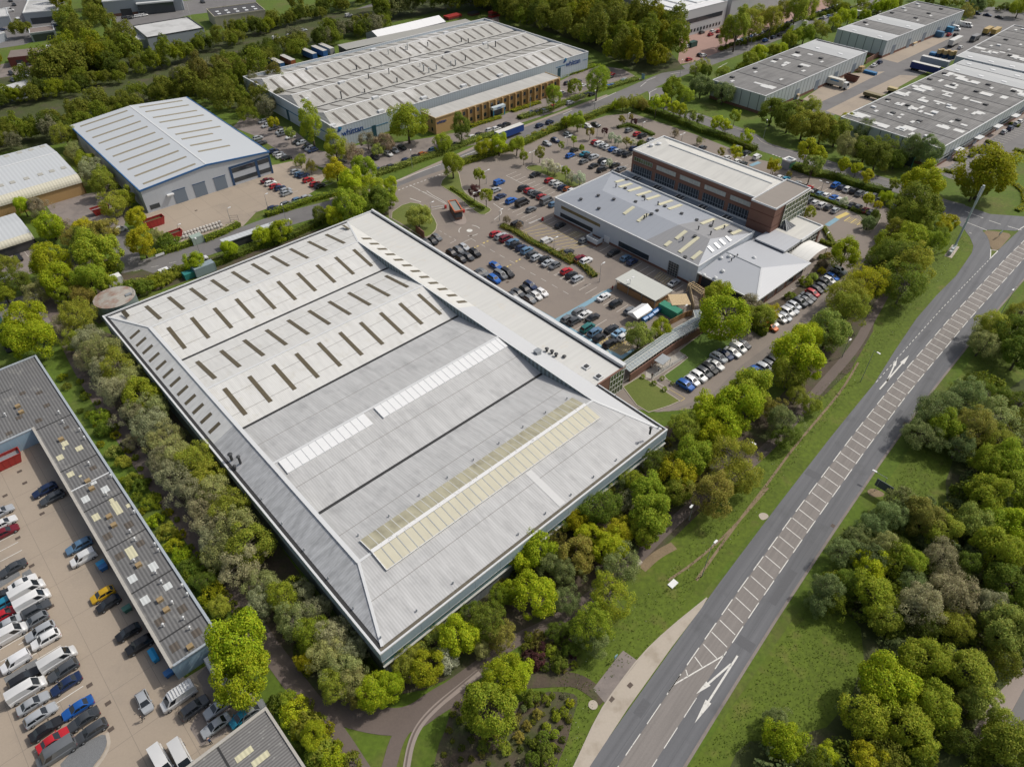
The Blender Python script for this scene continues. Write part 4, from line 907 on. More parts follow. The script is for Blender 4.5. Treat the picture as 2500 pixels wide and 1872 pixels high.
M_ur = mat('pale_metal_roof', (.50, .525, .545), .5, var=.04, vscale=.06, corr=(-U.ang - PI / 2, .9, .03, .15))
for xa_, xb_ in ((-.15, xr), (U.w + .15, xr)):
    poly3(bw_, [U(xa_, -.1, HB_ + .06), U(xb_, -.1, ZRu + .06), U(xb_, U.d + .1, ZRu + .06), U(xa_, U.d + .1, HB_ + .06)], M_ur)
tr = MB(); tr.beam(U(-.2, -.2, HB_), U(xr, -.2, ZRu), .3, .5); tr.beam(U(xr, -.2, ZRu), U(U.w + .2, -.2, HB_), .3, .5); tr.beam(U(-.2, -.2, HB_ - .1), U(-.2, U.d, HB_ - .1), .35, .6); tr.beam(U(U.w + .2, -.2, HB_ - .1), U(U.w + .2, U.d, HB_ - .1), .35, .6)
tr.build('roof_trim', M_blue_trim, bw_); MB().beam(U(xr, -.1, ZRu + .1), U(xr, U.d, ZRu + .1), .5, .1).build('ridge_cap', M_trim, bw_)
def uz(x): return HB_ + (ZRu - HB_) * (x / xr if x < xr else (U.w - x) / (U.w - xr))
def ustrip(x0, x1, y, w_=.55):
    v = [(x0, y - w_), (x1, y - w_), (x1, y + w_), (x0, y + w_)]
    MB().add([U(a, b_, uz(a)) for a, b_ in v] + [U(a, b_, uz(a) + .14) for a, b_ in v], [(4, 5, 6, 7)] + [(k, (k + 1) % 4, 4 + (k + 1) % 4, 4 + k) for k in range(4)]).build('rooflight', mat('tan_rooflight', (.27, .235, .16), .5, fine=.1), bw_)
for k, q in enumerate(((680, 1090), (735, 1135), (795, 1185), (848, 1235), (910, 1290), (975, 1345), (1035, 1395), (1110, 1458), (1175, 1512), (1245, 1580))):
    x, y = U.loc(T00(*q), 8.6); ustrip(2.4, xr - 2.4, y)
for k, q in enumerate(((1555, 870), (1610, 908), (1680, 955), (1745, 993), (1815, 1042), (1893, 1090), (1775, 1165), (1855, 1218), (1925, 1268))):
    x, y = U.loc(T00(*q), 8.6 if k < 6 else 9.1); ustrip(xr + 2.4, U.w - 3 if k < 6 else xr + (U.w - xr) * .62, y)
M_shut = mat('grey_blue_shutter', (.17, .21, .26), .5, joint=(0, 99, 0, .1, (0, 0, 0)))
for q in ((1925, 1600), (1742, 1650), (1565, 1700)):
    x = U.loc(T00(*q), 2.2)[0]; d_ = MB().box(U, x - 2.1, x + 2.1, -.08, .1, .05, 4.6).build('roller_door', M_shut, bw_); MB().box(U, x - 2.3, x + 2.3, -.1, .06, 4.6, 4.8).build('frame', M_navy, d_)
x = U.loc(T01(1365, 150), 1.6)[0]; MB().box(U, x - 1.6, x + 1.6, -.07, .1, .9, 2.4).build('window', M_glass, bw_)
x = U.loc(T01(1505, 55), 4)[0]; MB().box(U, x - 1.1, x + 1.1, -.9, -.01, 3.8, 4.2).build('door_canopy', M_white2, bw_)
x0 = U.loc(T00(2000, 1560), 3)[0]; x0 = max(x0, U.w * .66)
nv = MB(); nv.box(U, x0, x0 + .8, -.1, .05, .1, 6.9); nv.box(U, x0 + .8, U.w + .1, -.1, .05, 6.2, 6.9); nv.box(U, x0 + (U.w - x0) * .62, x0 + (U.w - x0) * .62 + .9, -.1, .05, .1, 6.2); nv.box(U, U.w - .6, U.w + .1, -.1, .05, .1, 6.2)
nv.build('navy_panels', M_navy, bw_)
for z in (1.0, 4.5): MB().box(U, x0 + .8, U.w - .6, -.06, .08, z, z + 1.5).build('window', M_glass, bw_)
# ---------------- curved eaves units on the far left
def barrel(nm, label, o, z, L, D, prof, mats, wallm, cat, door=None):
    """profile (y, z, material) extruded along -EA from the right hand gable"""
    f = Fr(Vector((G(*o, z).x, G(*o, z).y, 0)), -EA, EB)
    t = thing(nm, label, cat, f(L / 2, D / 2))
    for i in range(len(prof) - 1):
        (y0, z0_, m), (y1, z1_, _m) = prof[i], prof[i + 1]
    segs = {}
    for i in range(len(prof) - 1): segs.setdefault(prof[i][2], MB()).quad(f(0, prof[i][0], prof[i][1]), f(L, prof[i][0], prof[i][1]), f(L, prof[i + 1][0], prof[i + 1][1]), f(0, prof[i + 1][0], prof[i + 1][1]))
    for k, mb_ in segs.items(): mb_.build('roof_slope' if k == 0 else 'curved_eaves', mats[k], t)
    MB().poly([f(.02, prof[0][0], 0)] + [f(.02, y, zz) for y, zz, _ in prof] + [f(.02, prof[-1][0], 0)]).build('gable', wallm, t)
    MB().box(f, .3, L, prof[0][0] + .35, prof[-1][0] - .2, 0, prof[0][1] - .05).build('wall', wallm, t)
    return f, t
M_cream2 = mat('cream_curved_sheet', (.56, .53, .42), .6, corr=(-math.atan2(EA.y, EA.x), .9, .1, .3), var=.06, vscale=.3)
M_lroof = mat('pale_sheet_roof', (.50, .52, .53), .55, corr=(-math.atan2(EA.y, EA.x), 1.2, .05, .2), var=.04, vscale=.1, joint=(aA - PI / 2, 99, 0, .1, (.4, .4, .4)))
arc = lambda D, h, r: [(r - r * math.sin(a) - r, h - r + r * math.cos(a) if False else h - r * (1 - math.cos(a)), 1) for a in (PI / 2, PI / 2 * .8, PI / 2 * .6, PI / 2 * .4, PI / 2 * .2)]
f1, t1_ = barrel('barrel_unit', 'curved eaves industrial unit with buff lower wall and three skylights near the left trees', T00(665, 1500), 6.6, 60, 36, arc(0, 6.6, 2.4) + [(0.01, 6.6, 0), (19, 8.0, 0), (33, 6.8, 0), (35, 5.6, 1), (36, 3.6, 1)], [M_lroof, M_cream2], M_brick_y, 'industrial unit')
MB().box(f1, 0, 60, 18.6, 19.4, 7.95, 8.1).build('ridge_cap', M_trim, t1_)
for q in ((550, 1455), (450, 1483), (350, 1512), (230, 1547), (110, 1580), (10, 1608), (370, 1272), (270, 1300), (170, 1325), (60, 1355)):
    x, y = f1.loc(T00(*q), 6.9); z = 6.6 + 1.4 * y / 19 if y < 19 else 8 - 1.2 * (y - 19) / 14
    MB().box(f1, x - .8, x + .8, y - 1, y + 1, z - .3, z + .1).build('rooflight', mat('tan_flat_rooflight', (.42, .41, .36), .5), t1_)
for x, w_ in ((5.5, 4), (11, 5)): MB().box(f1, x, x + w_, -1.8, -1.4 + 1.9, .1, 3.6).build('roller_door', M_dark, t1_)
f2, t2_ = barrel('small_barrel_unit', 'small curved eaves unit with glazed front under the left trees', T01(265, 350), 4.6, 60, 18, arc(0, 4.6, 1.6) + [(0.01, 4.6, 0), (9, 5.2, 0), (17, 4.4, 0)], [M_lroof, M_cream2], mat('dark_glazed_wall', (.06, .06, .06), .3), 'industrial unit')
MB().box(f2, 9, 60, 11, 24, 3, 6.0).build('rear_block', M_lroof, t2_)
# ---------------- ribbed roof workshop terrace beside the yard
HL = 4.0
M_rib = mat('ribbed_cement_roof', (.138, .137, .136), .85, corr=(-math.atan2(EA.y, EA.x), .62, .24, .5), var=.15, vscale=.25, fine=.15, fscale=2, stain=((.24, .235, .22), .3, .56, .75))
M_lwall = mat('steel_blue_cladding', (.30, .42, .51), .5, joint=(aA, 1.5, 0, .16, (.36, .46, .53)), var=.08, vscale=.3)
M_cope = mat('concrete_coping', (.40, .38, .34), .85, fine=.2, fscale=2)
Lf = Fr(Vector((*G(*T03(1475, 803), HL).xy, 0)), EA, EB)
lw = Lf.loc(T03(1900, 528), HL)[0]; ll = Lf.loc(T01(310, 1415), HL)[1]; li = Lf.loc(T02(275, 400), HL)[1]
lt = thing('workshop_terrace', 'L shaped ribbed cement roof terrace of workshops enclosing the car filled yard', 'workshop terrace', Lf(lw / 2, ll / 2))
MB().box(Lf, .05, lw - .05, .05, ll - .05, 0, HL - .1).build('wall', M_lwall, lt); MB().box(Lf, -60, .04, li + .05, ll - .05, 0, HL - .1).build('wall', M_lwall, lt)
MB().box(Lf, .45, lw - .35, .3, ll - .4, HL - .1, HL).build('ribbed_roof', M_rib, lt); MB().box(Lf, -60, .45, li + .45, ll - .4, HL - .1, HL).build('ribbed_roof', M_rib, lt)
b = MB(); b.box(Lf, -.05, .45, 0, li + .45, HL - .12, HL + .22); b.build('parapet', M_cope, lt)
b = MB(); b.box(Lf, lw - .35, lw + .1, 0, ll + .1, HL - .12, HL + .28); b.box(Lf, .45, lw - .35, -.1, .3, HL - .12, HL + .16); b.box(Lf, -60, lw - .35, ll - .4, ll + .1, HL - .12, HL + .22); b.box(Lf, -60, -.05, li, li + .45, HL - .12, HL + .16); b.build('parapet', mat('blue_grey_coping', (.36, .40, .43), .6, fine=.1), lt)
for q in ((1370, 580), (1130, 165)): y = Lf.loc(T03(*q), HL)[1]; MB().box(Lf, .45, lw - .35, y - .14, y + .14, HL, HL + .04).build('roof_joint', M_gutter, lt)
for q in ((910, 1450), (715, 1118), (515, 770), (300, 410)): y = Lf.loc(T02(*q), HL)[1]; MB().box(Lf, .45, lw - .35, y - .12, y + .12, HL, HL + .05).build('roof_joint', M_gutter, lt)
MB().box(Lf, -30, .45, ll - 9.3, ll - 9.1, HL, HL + .05).build('roof_joint', M_gutter, lt); y = Lf.loc(T02(605, 940), HL)[1]; MB().box(Lf, .45, lw - .35, y - .14, y + .14, HL, HL + .12).build('party_wall_cap', M_trim, lt)
M_pale_sk = mat('pale_yellow_rooflight', (.56, .53, .36), .6, corr=(-math.atan2(EA.y, EA.x), .62, .1, .3)); M_white_sk = mat('pale_white_rooflight', (.55, .57, .56), .6, corr=(-math.atan2(EA.y, EA.x), .62, .1, .3)); M_brown_sk = mat('dirty_rooflight', (.095, .08, .065), .7, corr=(-math.atan2(EA.y, EA.x), .62, .3, .5))
for t, m, lst in ((T02, M_pale_sk, ((560, 520, 1.1, 1.4), (520, 640, 1.1, 1.4), (685, 560, 1.2, 1.3), (610, 785, 1.1, 1.3), (695, 800, .5, .5), (830, 1155, 1.1, 1.6), (1010, 1075, 1.1, 3.2), (965, 1010, .7, 1.2), (1110, 1055, .7, .9), (1135, 1460, 1.3, 2.6), (550, 560, .4, .8))), (T02, M_white_sk, ((740, 1000, 1.2, 1.6), (910, 915, 1.2, 1.6), (810, 860, 1, .7), (1325, 1580, 1.2, 1.7))), (T02, M_brown_sk, ((405, 190, 1.1, 1.1), (335, 320, 1.2, 1.1), (165, 295, 1.1, 1), (195, 85, 1.1, 1), (340, 80, 1.2, .9), (80, 430, 1.1, 1), (805, 730, 1.1, 1), (930, 1320, 1.3, 1.4), (1115, 1220, 1.3, 1.4), (1035, 1490, 1.3, 1.4), (1215, 1380, 1.2, 1.2), (575, 380, .9, .8))),
    (T03, M_white_sk, ((1145, 30, 1.2, 1.5), (1255, 215, 1.2, 1.5), (1450, 95, 1.2, 1.3))), (T03, M_brown_sk, ((1380, 400, 1.3, 1.3), (1575, 290, 1.3, 1.4), (1700, 495, 1.3, 1.3), (1510, 620, 1.3, 1.4)))):
    for (x, y, w_, d_) in lst:
        a, b_ = Lf.loc(t(x, y), HL); MB().box(Lf, a - w_ / 2 * 1.1, a + w_ / 2 * 1.1, b_ - d_ / 2 * 1.15, b_ + d_ / 2 * 1.15, HL - .05, HL + .05).build('rooflight', m, lt)
M_tanv = mat('tan_roof_cowl', (.30, .215, .11), .8, fine=.2)
for t, lst in ((T02, ((150, 190), (180, 240), (525, 475), (755, 835), (790, 900), (940, 1140), (980, 1215), (1195, 1560))), (T03, ((1380, 205), (1435, 290), (1640, 610)))):
    for q in lst:
        a, b_ = Lf.loc(t(*q), HL + .5); FB = Fr(Lf(a, b_), EA, EB); MB().box(FB, -.5, .5, -.4, .4, HL, HL + .4).box(FB, -.5, .5, -.42, .42, HL + .4, HL + .6).build('roof_cowl', M_tanv, lt)
for t, lst in ((T02, ((510, 250), (545, 330), (690, 400), (770, 690), (960, 800), (920, 955), (1160, 1110), (1125, 1275), (1165, 1345), (1340, 1390), (1370, 1440), (1160, 1530), (1345, 1630), (45, 270), (730, 470))), (T03, ((1575, 90), (1620, 165), (1490, 235), (1585, 370), (1640, 455), (1840, 490), (1410, 430), (1395, 55)))):
    for q in lst: a, b_ = Lf.loc(t(*q), HL + .4); flue(Lf(a, b_, HL - .05), .13, .8, lt, m=M_trim)
# doors along the yard side in the shade
for k in range(12):
    y = 3 + k * 6.1
    if y > li - 4: break
    MB().box(Lf, -.06, .06, y, y + 3.2, .1, 3.0).build('roller_door', M_dark if k % 3 else M_blue_trim, lt)
# second ribbed roof at the bottom edge
M_rib2 = mat('tile_ribbed_roof', (.17, .165, .16), .85, corr=(-math.atan2(EB.y, EB.x), .45, .25, .6), var=.15, vscale=.3, stain=((.30, .30, .28), 1.2, .6, .75))
Ls = Fr(Vector((*G(*T13(88, 1138), HL).xy, 0)), -EA, -EB)
ls = thing('corner_workshop', 'dark ribbed roof workshop cut off by the bottom edge beside the yard', 'workshop', Ls(9, 10))
MB().box(Ls, .05, 60, .05, 70, 0, HL - .1).build('wall', M_lwall, ls); MB().box(Ls, .35, 60, .45, 70, HL - .1, HL).build('ribbed_roof', M_rib2, ls)
b = MB(); b.box(Ls, -.05, .35, -.05, 70, HL - .1, HL + .22); b.box(Ls, .35, 60, -.05, .45, HL - .1, HL + .2); b.build('parapet', M_cope, ls)
x = Ls.loc(T03(1890, 1500), HL)[0]; MB().box(Ls, x - .15, x + .15, .45, 30, HL, HL + .05).build('roof_joint', M_gutter, ls)
for t, q, m in ((T03, (2110, 1545), M_pale_sk), (T13, (40, 1585), M_pale_sk)):
    a, b_ = Ls.loc(t(*q), HL); MB().box(Ls, a - 1.3, a + 1.3, b_ - .5, b_ + .5, HL - .05, HL + .05).build('rooflight', m, ls)
# ---------------- four grey trading units top right
M_pan = {}
def unit(nm, label, o, x, y, z, bays, light, yard_side, seed, patch, w=None, d=None):
    f = Frame(o, x, y, z)
    W2 = w or f.w; D2 = d or f.d
    t = thing(nm, label, 'trading unit', f(W2 / 2, D2 / 2), group=None)
    ra = random.Random(seed)
    mx = mat('grey_panel_wall', (.44, .48, .49), .55, var=.05, vscale=.15, joint=(-f.ang, 4.3, 0, .4, (.05, .06, .07)))
    my = mat('grey_panel_side_wall', (.44, .48, .49), .55, var=.05, vscale=.15, joint=(-f.ang - PI / 2, 3.0, 0, .42, (.05, .06, .07)))
    MB().box(f, 0, W2, 0, .3, 1.2, z).build('wall', mx, t); MB().box(f, 0, W2, D2 - .3, D2, 0, z).build('wall', mx, t); MB().box(f, 0, .3, .3, D2 - .3, 1.2, z).build('wall', my, t); MB().box(f, W2 - .3, W2, .3, D2 - .3, 1.2, z).build('wall', my, t)
    MB().box(f, .04, W2 - .04, .04, D2 - .31, 0, 1.2).build('plinth', M_brick, t)
    rim(f, W2, D2, z, z + .25, t, M_trim, .3)
    MB().box(f, .3, W2 - .3, D2 - 1.2, D2 - .3, z - .1, z + .1).build('gutter', M_dark, t)
    mr = mat('grey_asbestos_roof', (.18, .176, .17), .85, corr=(-f.ang, .9, .1, .4), var=.14, vscale=.12, streak=(-f.ang, .6, .05, .2)); mr2 = mat('light_grey_renewed_roof', (.44, .45, .45), .7, corr=(-f.ang, .9, .04, .2), var=.05, vscale=.1)
    nb_ = bays; bl = (D2 - .6) / nb_
    for k in range(nb_):
        y0 = .3 + k * bl; m = mr2 if k in light else mr
        MB().poly([f(.3, y0, z - .1), f(W2 - .3, y0, z - .1), f(W2 - .3, y0 + bl / 2, z + .3), f(.3, y0 + bl / 2, z + .3)]).poly([f(.3, y0 + bl / 2, z + .3), f(W2 - .3, y0 + bl / 2, z + .3), f(W2 - .3, y0 + bl, z - .1), f(.3, y0 + bl, z - .1)]).build('roof_bay', m, t)
        MB().box(f, .3, W2 - .3, y0 - .15, y0 + .15, z - .1, z + .0).build('valley_gutter', M_dark, t)
    zr_ = lambda y: z - .1 + .4 * (1 - abs(((y - .3) % bl) / bl * 2 - 1))
    def pat(x, y, w_, d_, m, nm_): MB().box(f, x - w_ / 2, x + w_ / 2, y - d_ / 2, y + d_ / 2, min(zr_(y - d_ / 2), zr_(y + d_ / 2)) - .1, zr_(y) + .12).build(nm_, m, t)
    for k in range(nb_):
        nx = int(W2 / 9)
        for i in range(nx):
            x = (i + .5 + ra.uniform(-.1, .1)) * W2 / nx; yc = .3 + (k + .28) * bl
            if k in light: pat(x, yc, 2.0, 1.5, M_sky_w, 'rooflight')
            elif ra.random() < patch:
                for _ in range(ra.choice((1, 2, 3, 4)) + (k < 4)): pat(min(max(x + ra.uniform(-4, 4), 2.5), W2 - 2.5), yc + ra.uniform(-.5, bl * .45), ra.choice((1.2, 2.4, 3.6, 4.6)), ra.choice((1.6, 2.6, 3.6)), M_patch, 'replacement_sheet')
            elif ra.random() < .6: pat(x, yc, 1.1, 2.4, M_patch, 'rooflight')
            if ra.random() < .6 and k not in light:
                FB = Fr(f(x + 2.5 if x < W2 - 4 else x - 2.5, yc + bl * .2), f.ex, f.ey); b = MB(); b.box(FB, -.9, .9, -.7, .7, z, z + .75); b.build('roof_vent', M_dark if ra.random() < .7 else M_trim, t)
    return f, t, W2, D2
M_patch = mat('white_patch_sheet', (.60, .60, .58), .6, fine=.04)
uA = unit('trading_unit', 'wide trading unit with heavily patched roof beside the small right hand car park', T30(1495, 1290), T30(630, 1015), T30(2212, 845), 7.6, 9, (7, 8), 1, 2, .9, d=112)
uB = unit('trading_unit', 'trading unit with pale panelled end wall cut off by the right edge', T30(1625, 490), T30(2560, 700), None, 8.2, 6, (0,), 1, 5, .2, d=75)
uC = unit('trading_unit', 'trading unit with white roof patches nearest the estate road', T20(2190, 835), T20(1730, 695), T30(865, 450), 7.6, 5, (4,), 1, 9, .6)
uD = unit('trading_unit', 'farthest trading unit with pale end bay and white vans beside it', T30(1030, 358), T30(600, 255), T30(1668, 90), 8.0, 6, (0, 2), 1, 4, .1)
for f, t, W2, D2 in (uA, uC, uD):
    for k in range(5):
        y = D2 * (k + .5) / 5.2
        MB().box(f, -.08, .05, y, y + 3.4, .1, 4.4).build('roller_door', M_shut, t)
f, t, W2, D2 = uA
b = MB(); b.box(f, -.08, .03, 2, D2 - 1, 3.4, 3.75); b.box(f, -.08, .03, 2, D2 - 1, 1.6, 2.6); b.build('window_band', M_glass, t)
for k in range(4): y = 14 + k * 17; MB().box(f, -2.2, -.02, y, y + 4.5, 3.2, 3.5).build('door_canopy', M_trim, t)
# ---------------- large white works at the top
HX = 12.8
X = Frame(T20(1440, 118), T20(1865, 10), T20(720, -30), HX)
xw = thing('white_works', 'large grey and white works with long ribbon window at the top edge', 'works', X(X.w / 2, 30))
M_xw = mat('plain_grey_wall', (.36, .37, .385), .6, var=.05, vscale=.1); M_xf = mat('white_front_wall', (.55, .57, .585), .55, var=.05, vscale=.1)
Dx = 95
MB().box(X, 0, .4, .4, Dx, 0, HX).build('wall', M_xw, xw); MB().box(X, 0, X.w, 0, .4, 0, HX).build('wall', M_xf, xw); MB().box(X, X.w - .4, X.w, .4, Dx, 0, HX).build('wall', M_xw, xw)
MB().box(X, .4, X.w - .4, .4, Dx, HX - .6, HX - .3).build('flat_roof', mat('bright_white_roof', (.70, .70, .70), .6, joint=(-X.ang, 9, 12, .6, (.60, .60, .60))), xw); rim(X, X.w, Dx, HX, HX + .15, xw, M_trim)
for k in range(6): MB().box(X, 6 + k * 9, 11 + k * 9, 8, 60, HX - .3, HX + .2).build('rooflight', M_sky_w, xw)
b = MB().box(X, 3, X.w - 3, -.1, .1, 6.2, 8.4).build('window_band', M_glass, xw)
for k in range(13): x = 5 + k * (X.w - 9) / 12; MB().box(X, x - .7, x + .7, -.08, .1, 1.4, 3.0).build('window', M_glass, xw)
MB().box(X, .5, 2.4, -.12, .05, .1, 7.5).build('door', M_glass, xw)
for q in ((950, 110), (1315, 190)): y = X.loc(T20(*q), 7)[1]; MB().box(X, -.08, .1, y - 2, y + 2, 5.4, 7.4).build('window', mat('dusky_glass', (.10, .075, .06), .2), xw)
Y_ = Fr(X(X.w + .5, -4), X.ex, X.ey); yw = thing('white_hall', 'plain white panelled hall beyond the grey works at the top edge', 'hall', Y_(40, 20)); MB().box(Y_, 2, 110, 3, 50, 0, 13).build('wall', mat('white_panel_hall', (.50, .52, .53), .6, joint=(-X.ang, 9, 0, .25, (.4, .41, .42))), yw); MB().box(Y_, 1.8, 110.2, 2.8, 50.2, 13, 13.3).build('flat_roof', M_sky_w, yw)
# ---------------- small estate top left
def simple(nm, label, cat, o, x, y, z, wallm, roofm, dd=None, ww=None, par=.3, trim=None):
    f = Frame(o, x, y, z); D = dd or f.d; W3 = ww or f.w
    t = thing(nm, label, cat, f(W3 / 2, D / 2)); MB().box(f, 0, W3, 0, D, 0, z - .2).build('wall', wallm, t); MB().box(f, .2, W3 - .2, .2, D - .2, z - .2, z - .05).build('flat_roof', roofm, t)
    if par: rim(f, W3, D, z - .2, z + par, t, trim or M_trim, .3)
    return f, t
M_flatw = mat('chalky_flat_roof', (.52, .52, .51), .7, var=.15, vscale=.15, stain=((.36, .36, .35), .12, .5, .7)); M_flatd = mat('dark_felt_roof', (.07, .068, .07), .8, var=.2, vscale=.2); M_cr = mat('cream_wall', (.40, .37, .28), .7, joint=(0, 3, 0, .12, (.3, .27, .2)))
M_rust = mat('brown_sheet_roof', (.20, .16, .14), .85, var=.2, vscale=.2); M_gw = mat('grey_blue_wall', (.30, .33, .36), .6); M_redw = mat('dark_red_wall', (.16, .04, .03), .7)
f, t = simple('flat_depot', 'white flat roofed depot with dark parapet behind the tree belt', 'depot', T00(1270, 330), T00(1760, 245), T00(1165, 225), 6, M_gw, M_flatw, trim=M_dark)
f, t = simple('dark_roof_unit', 'cream unit with dark felt roof and small square skylights at the top', 'industrial unit', T00(1850, 150), T00(2290, 90), T00(1720, 90), 6, M_cr, M_flatd, trim=M_cr)
for k in range(10):
    x, y = 4 + (k % 5) * (f.w - 8) / 4, 5 + (k // 5) * (f.d - 10) * .6; MB().box(f, x - .9, x + .9, y - 1, y + 1, 5.9, 6.2).build('rooflight', M_sky_w, t)
f, t = simple('glazed_works', 'grey works with sloping glazed entrance front at the top edge', 'works', T00(880, 20), T00(1560, -40), None, 8, M_gw, M_flatw, dd=40)
MB().box(f, f.w * .42, f.w * .88, -2.5, -.02, .2, 5.5).build('window_band', M_glass, t); MB().box(f, f.w * .41, f.w * .89, -2.8, .0, 5.5, 6.2).build('door_canopy', M_trim, t); MB().box(f, 8, 14, -.1, .1, .1, 3.5).build('door', M_dark, t); MB().box(f, 0, f.w * .4, -.05, .02, 0, 1.5).build('plinth', M_brick, t)
f, t = simple('grey_roof_unit', 'grey walled unit with worn pale roof by the top left road', 'industrial unit', T00(195, 118), T00(500, 90), T00(300, -20), 6, M_gw, M_flatw)
MB().box(f, f.w * .15, f.w * .85, -.08, .05, .2, 3.2).build('window_band', M_glass, t)
f, t = simple('open_fronted_shop', 'small open fronted showroom with brown roof and white gable', 'showroom', T00(255, 290), T00(470, 262), T00(225, 250), 4.5, M_gw, M_rust, trim=M_trim, par=.1)
MB().box(f, .8, f.w - .8, -.08, .05, .2, 3.6).build('window_band', M_glass, t)
f, t = simple('red_terrace', 'long dark red workshop terrace with brown roof by the small car park', 'workshop terrace', T00(60, 500), T00(390, 465), T00(50, 440), 4.6, M_redw, M_rust, par=0)
for k in range(5): MB().box(f, 3 + k * 6, 6 + k * 6, -.08, .05, .1, 3).build('roller_door', M_dark, t)
f, t = simple('red_pavilion', 'dark red block with blotchy white roof and glass dome beside the red terrace', 'workshop', T00(388, 470), T00(690, 435), T00(385, 395), 5.6, M_redw, M_flatw, par=.15)
MB().box(f, f.w * .3, f.w * .42, -.08, .05, 2.6, 3.4).build('sign_panel', M_white2, t); p = f(f.w * .55, f.d * .75, 5.5); MB().cyl(p, 2.6, .5, 12).cyl((p.x, p.y, 6.0), 2.6, 1.5, 12, r2=.6).build('dome', mat('verdigris_dome', (.2, .28, .30), .4), t)
f, t = simple('white_strip_store', 'low white roofed store among the trees below the small car park', 'store', T00(90, 800), T00(340, 725), T00(40, 740), 4, M_gw, M_flatw, par=0)
f, t = simple('edge_unit', 'pale roofed unit cut by the left edge near white vans', 'industrial unit', T00(-200, 175), T00(75, 140), T00(-230, 110), 5, M_gw, M_flatw)
f, t = simple('edge_shed', 'small grey shed cut by the left edge below the pale unit', 'shed', T00(-100, 330), T00(40, 280), T00(-90, 260), 4, M_gw, M_flatw)
f, t = simple('low_outbuilding', 'low grey outbuilding among bushes beside the red terrace car park', 'outbuilding', T00(520, 530), T00(790, 500), None, 3.6, M_gw, M_flatw, dd=10)
f, t = simple('brown_unit', 'brown roofed unit in front of the dark skylit unit at top', 'industrial unit', T00(1160, 350), T00(1400, 335), None, 4, M_gw, M_flatw, dd=12)
# ---------------- water tank
p = G(*T01(985, 905), 5.2); p.z = 0; r_ = 165 * .2826 * mppx(*T01(985, 960)) * .97
tk = thing('water_tank', 'round steel water tank with rusty cone lid beside the white roof corner', 'water tank', p)
MB().cyl((p.x, p.y, 0), r_, 5.0, 40).build('shell', mat('grey_green_tank', (.18, .22, .22), .5, var=.2, vscale=.4, corr=(0, 1.4, .1, .2)), tk, smooth=False)
MB().cyl((p.x, p.y, 5.0), r_ + .12, .5, 40, r2=.15).build('lid', mat('rusty_lid', (.36, .34, .30), .75, stain=((.24, .13, .09), .22, .45, .62), var=.15, vscale=.4, joint=(.5, .8, 0, .06, (.2, .12, .09))), tk)
b = MB(); a = .2; q1 = Vector((p.x + math.cos(a) * r_ * .72, p.y + math.sin(a) * r_ * .72, 5.2)); FB = Fr(q1, EA, EB); b.box(FB, -.8, .8, -.5, .5, 5.1, 5.5)
for k in range(5): b.cyl((p.x + math.cos(a + k * .15) * r_ * .95, p.y + math.sin(a + k * .15) * r_ * .95, 5.0), .04, 1.1, 5)
b.build('hatch_rail', M_metal, tk)
# ---------------- gatehouse
g0 = Frame(Z4(605, 365), Z4(720, 345), Z4(495, 225), 3.5)
gh = thing('gatehouse', 'small brick gatehouse with orange rimmed flat roof between the barriers', 'gatehouse', g0(g0.w / 2, g0.d / 2))
MB().box(g0, .3, g0.w - .3, .4, g0.d - .2, 0, 3.0).build('wall', M_brick, gh); MB().box(g0, .25, g0.w - .25, -.02, g0.d * .38, 1.1, 2.4).build('window', M_glass, gh)
MB().box(g0, .2, g0.w - .2, .2, g0.d - .2, 3.0, 3.2).build('flat_roof', mat('grey_green_felt', (.22, .24, .22), .8), gh); rim(g0, g0.w, g0.d, 3.0, 3.5, gh, mat('orange_roof_rim', (.50, .15, .07), .6), .28, .05)
gs('gatehouse_island', smooth_poly([g0(x, y) for x, y in ((-1, -3.2), (g0.w + 1, -3.2), (g0.w + 1.2, g0.d + 1), (-.8, g0.d + 1))], 2), M_pave, .11)
# ---------------- grey roofed timber shelter, lattice canopies
c4 = Frame(Z5(670, 138), Z5(1105, 375), Z5(840, 20), 3.1)
cs = thing('cycle_shelter', 'timber walled shelter with pale sheet roof on posts in the car park', 'shelter', c4(c4.w / 2, c4.d / 2))
MB().box(c4, 0, c4.w, 0, c4.d, 3.0, 3.14).build('roof', mat('shelter_sheet', (.50, .51, .47), .7, joint=(-c4.ang, 1.1, 1.1, .05, (.42, .43, .40)), var=.04), cs)
MB().box(c4, .5, c4.w - .4, .5, .65, 0, 2.0).box(c4, c4.w - .55, c4.w - .4, .65, c4.d - .5, 0, 2.0).build('fence_panel', M_wood, cs); b = MB()
for x in (.3, c4.w * .33, c4.w * .66, c4.w - .3):
    for y in (.3, c4.d - .3): b.cyl(c4(x, y, 0), .08, 3.0, 6)
b.build('posts', M_metal, cs)
c5 = Frame(Z5(1285, 420), Z5(1490, 412), Z5(1260, 302), 2.8)
lc = thing('slatted_canopy', 'square pale timber slatted canopy beside the green container', 'canopy', c5(c5.w / 2, c5.d / 2)); b = MB()
for k in range(26): x = c5.w * (k + .5) / 26; b.box(c5, x - .09, x + .09, 0, c5.d, 2.7, 2.78)
b.build('slats', M_timber, lc); b = MB(); b.box(c5, 0, c5.w, .05, .2, 2.55, 2.69); b.box(c5, 0, c5.w, c5.d - .2, c5.d - .05, 2.55, 2.69)
for x in (.1, c5.w - .1):
    for y in (.12, c5.d - .12): b.cyl(c5(x, y, 0), .08, 2.6, 6)
b.build('posts', M_timber, lc)
pg = thing('pergola', 'pale timber pergola of crossed rafters against the brick pavilion', 'pergola', G(*Z5(1550, 250))); b = MB()
pa, pb, pc, pd = (G(*Z5(*q), 2.7) for q in ((1455, 195), (1605, 300), (1665, 265), (1520, 165)))
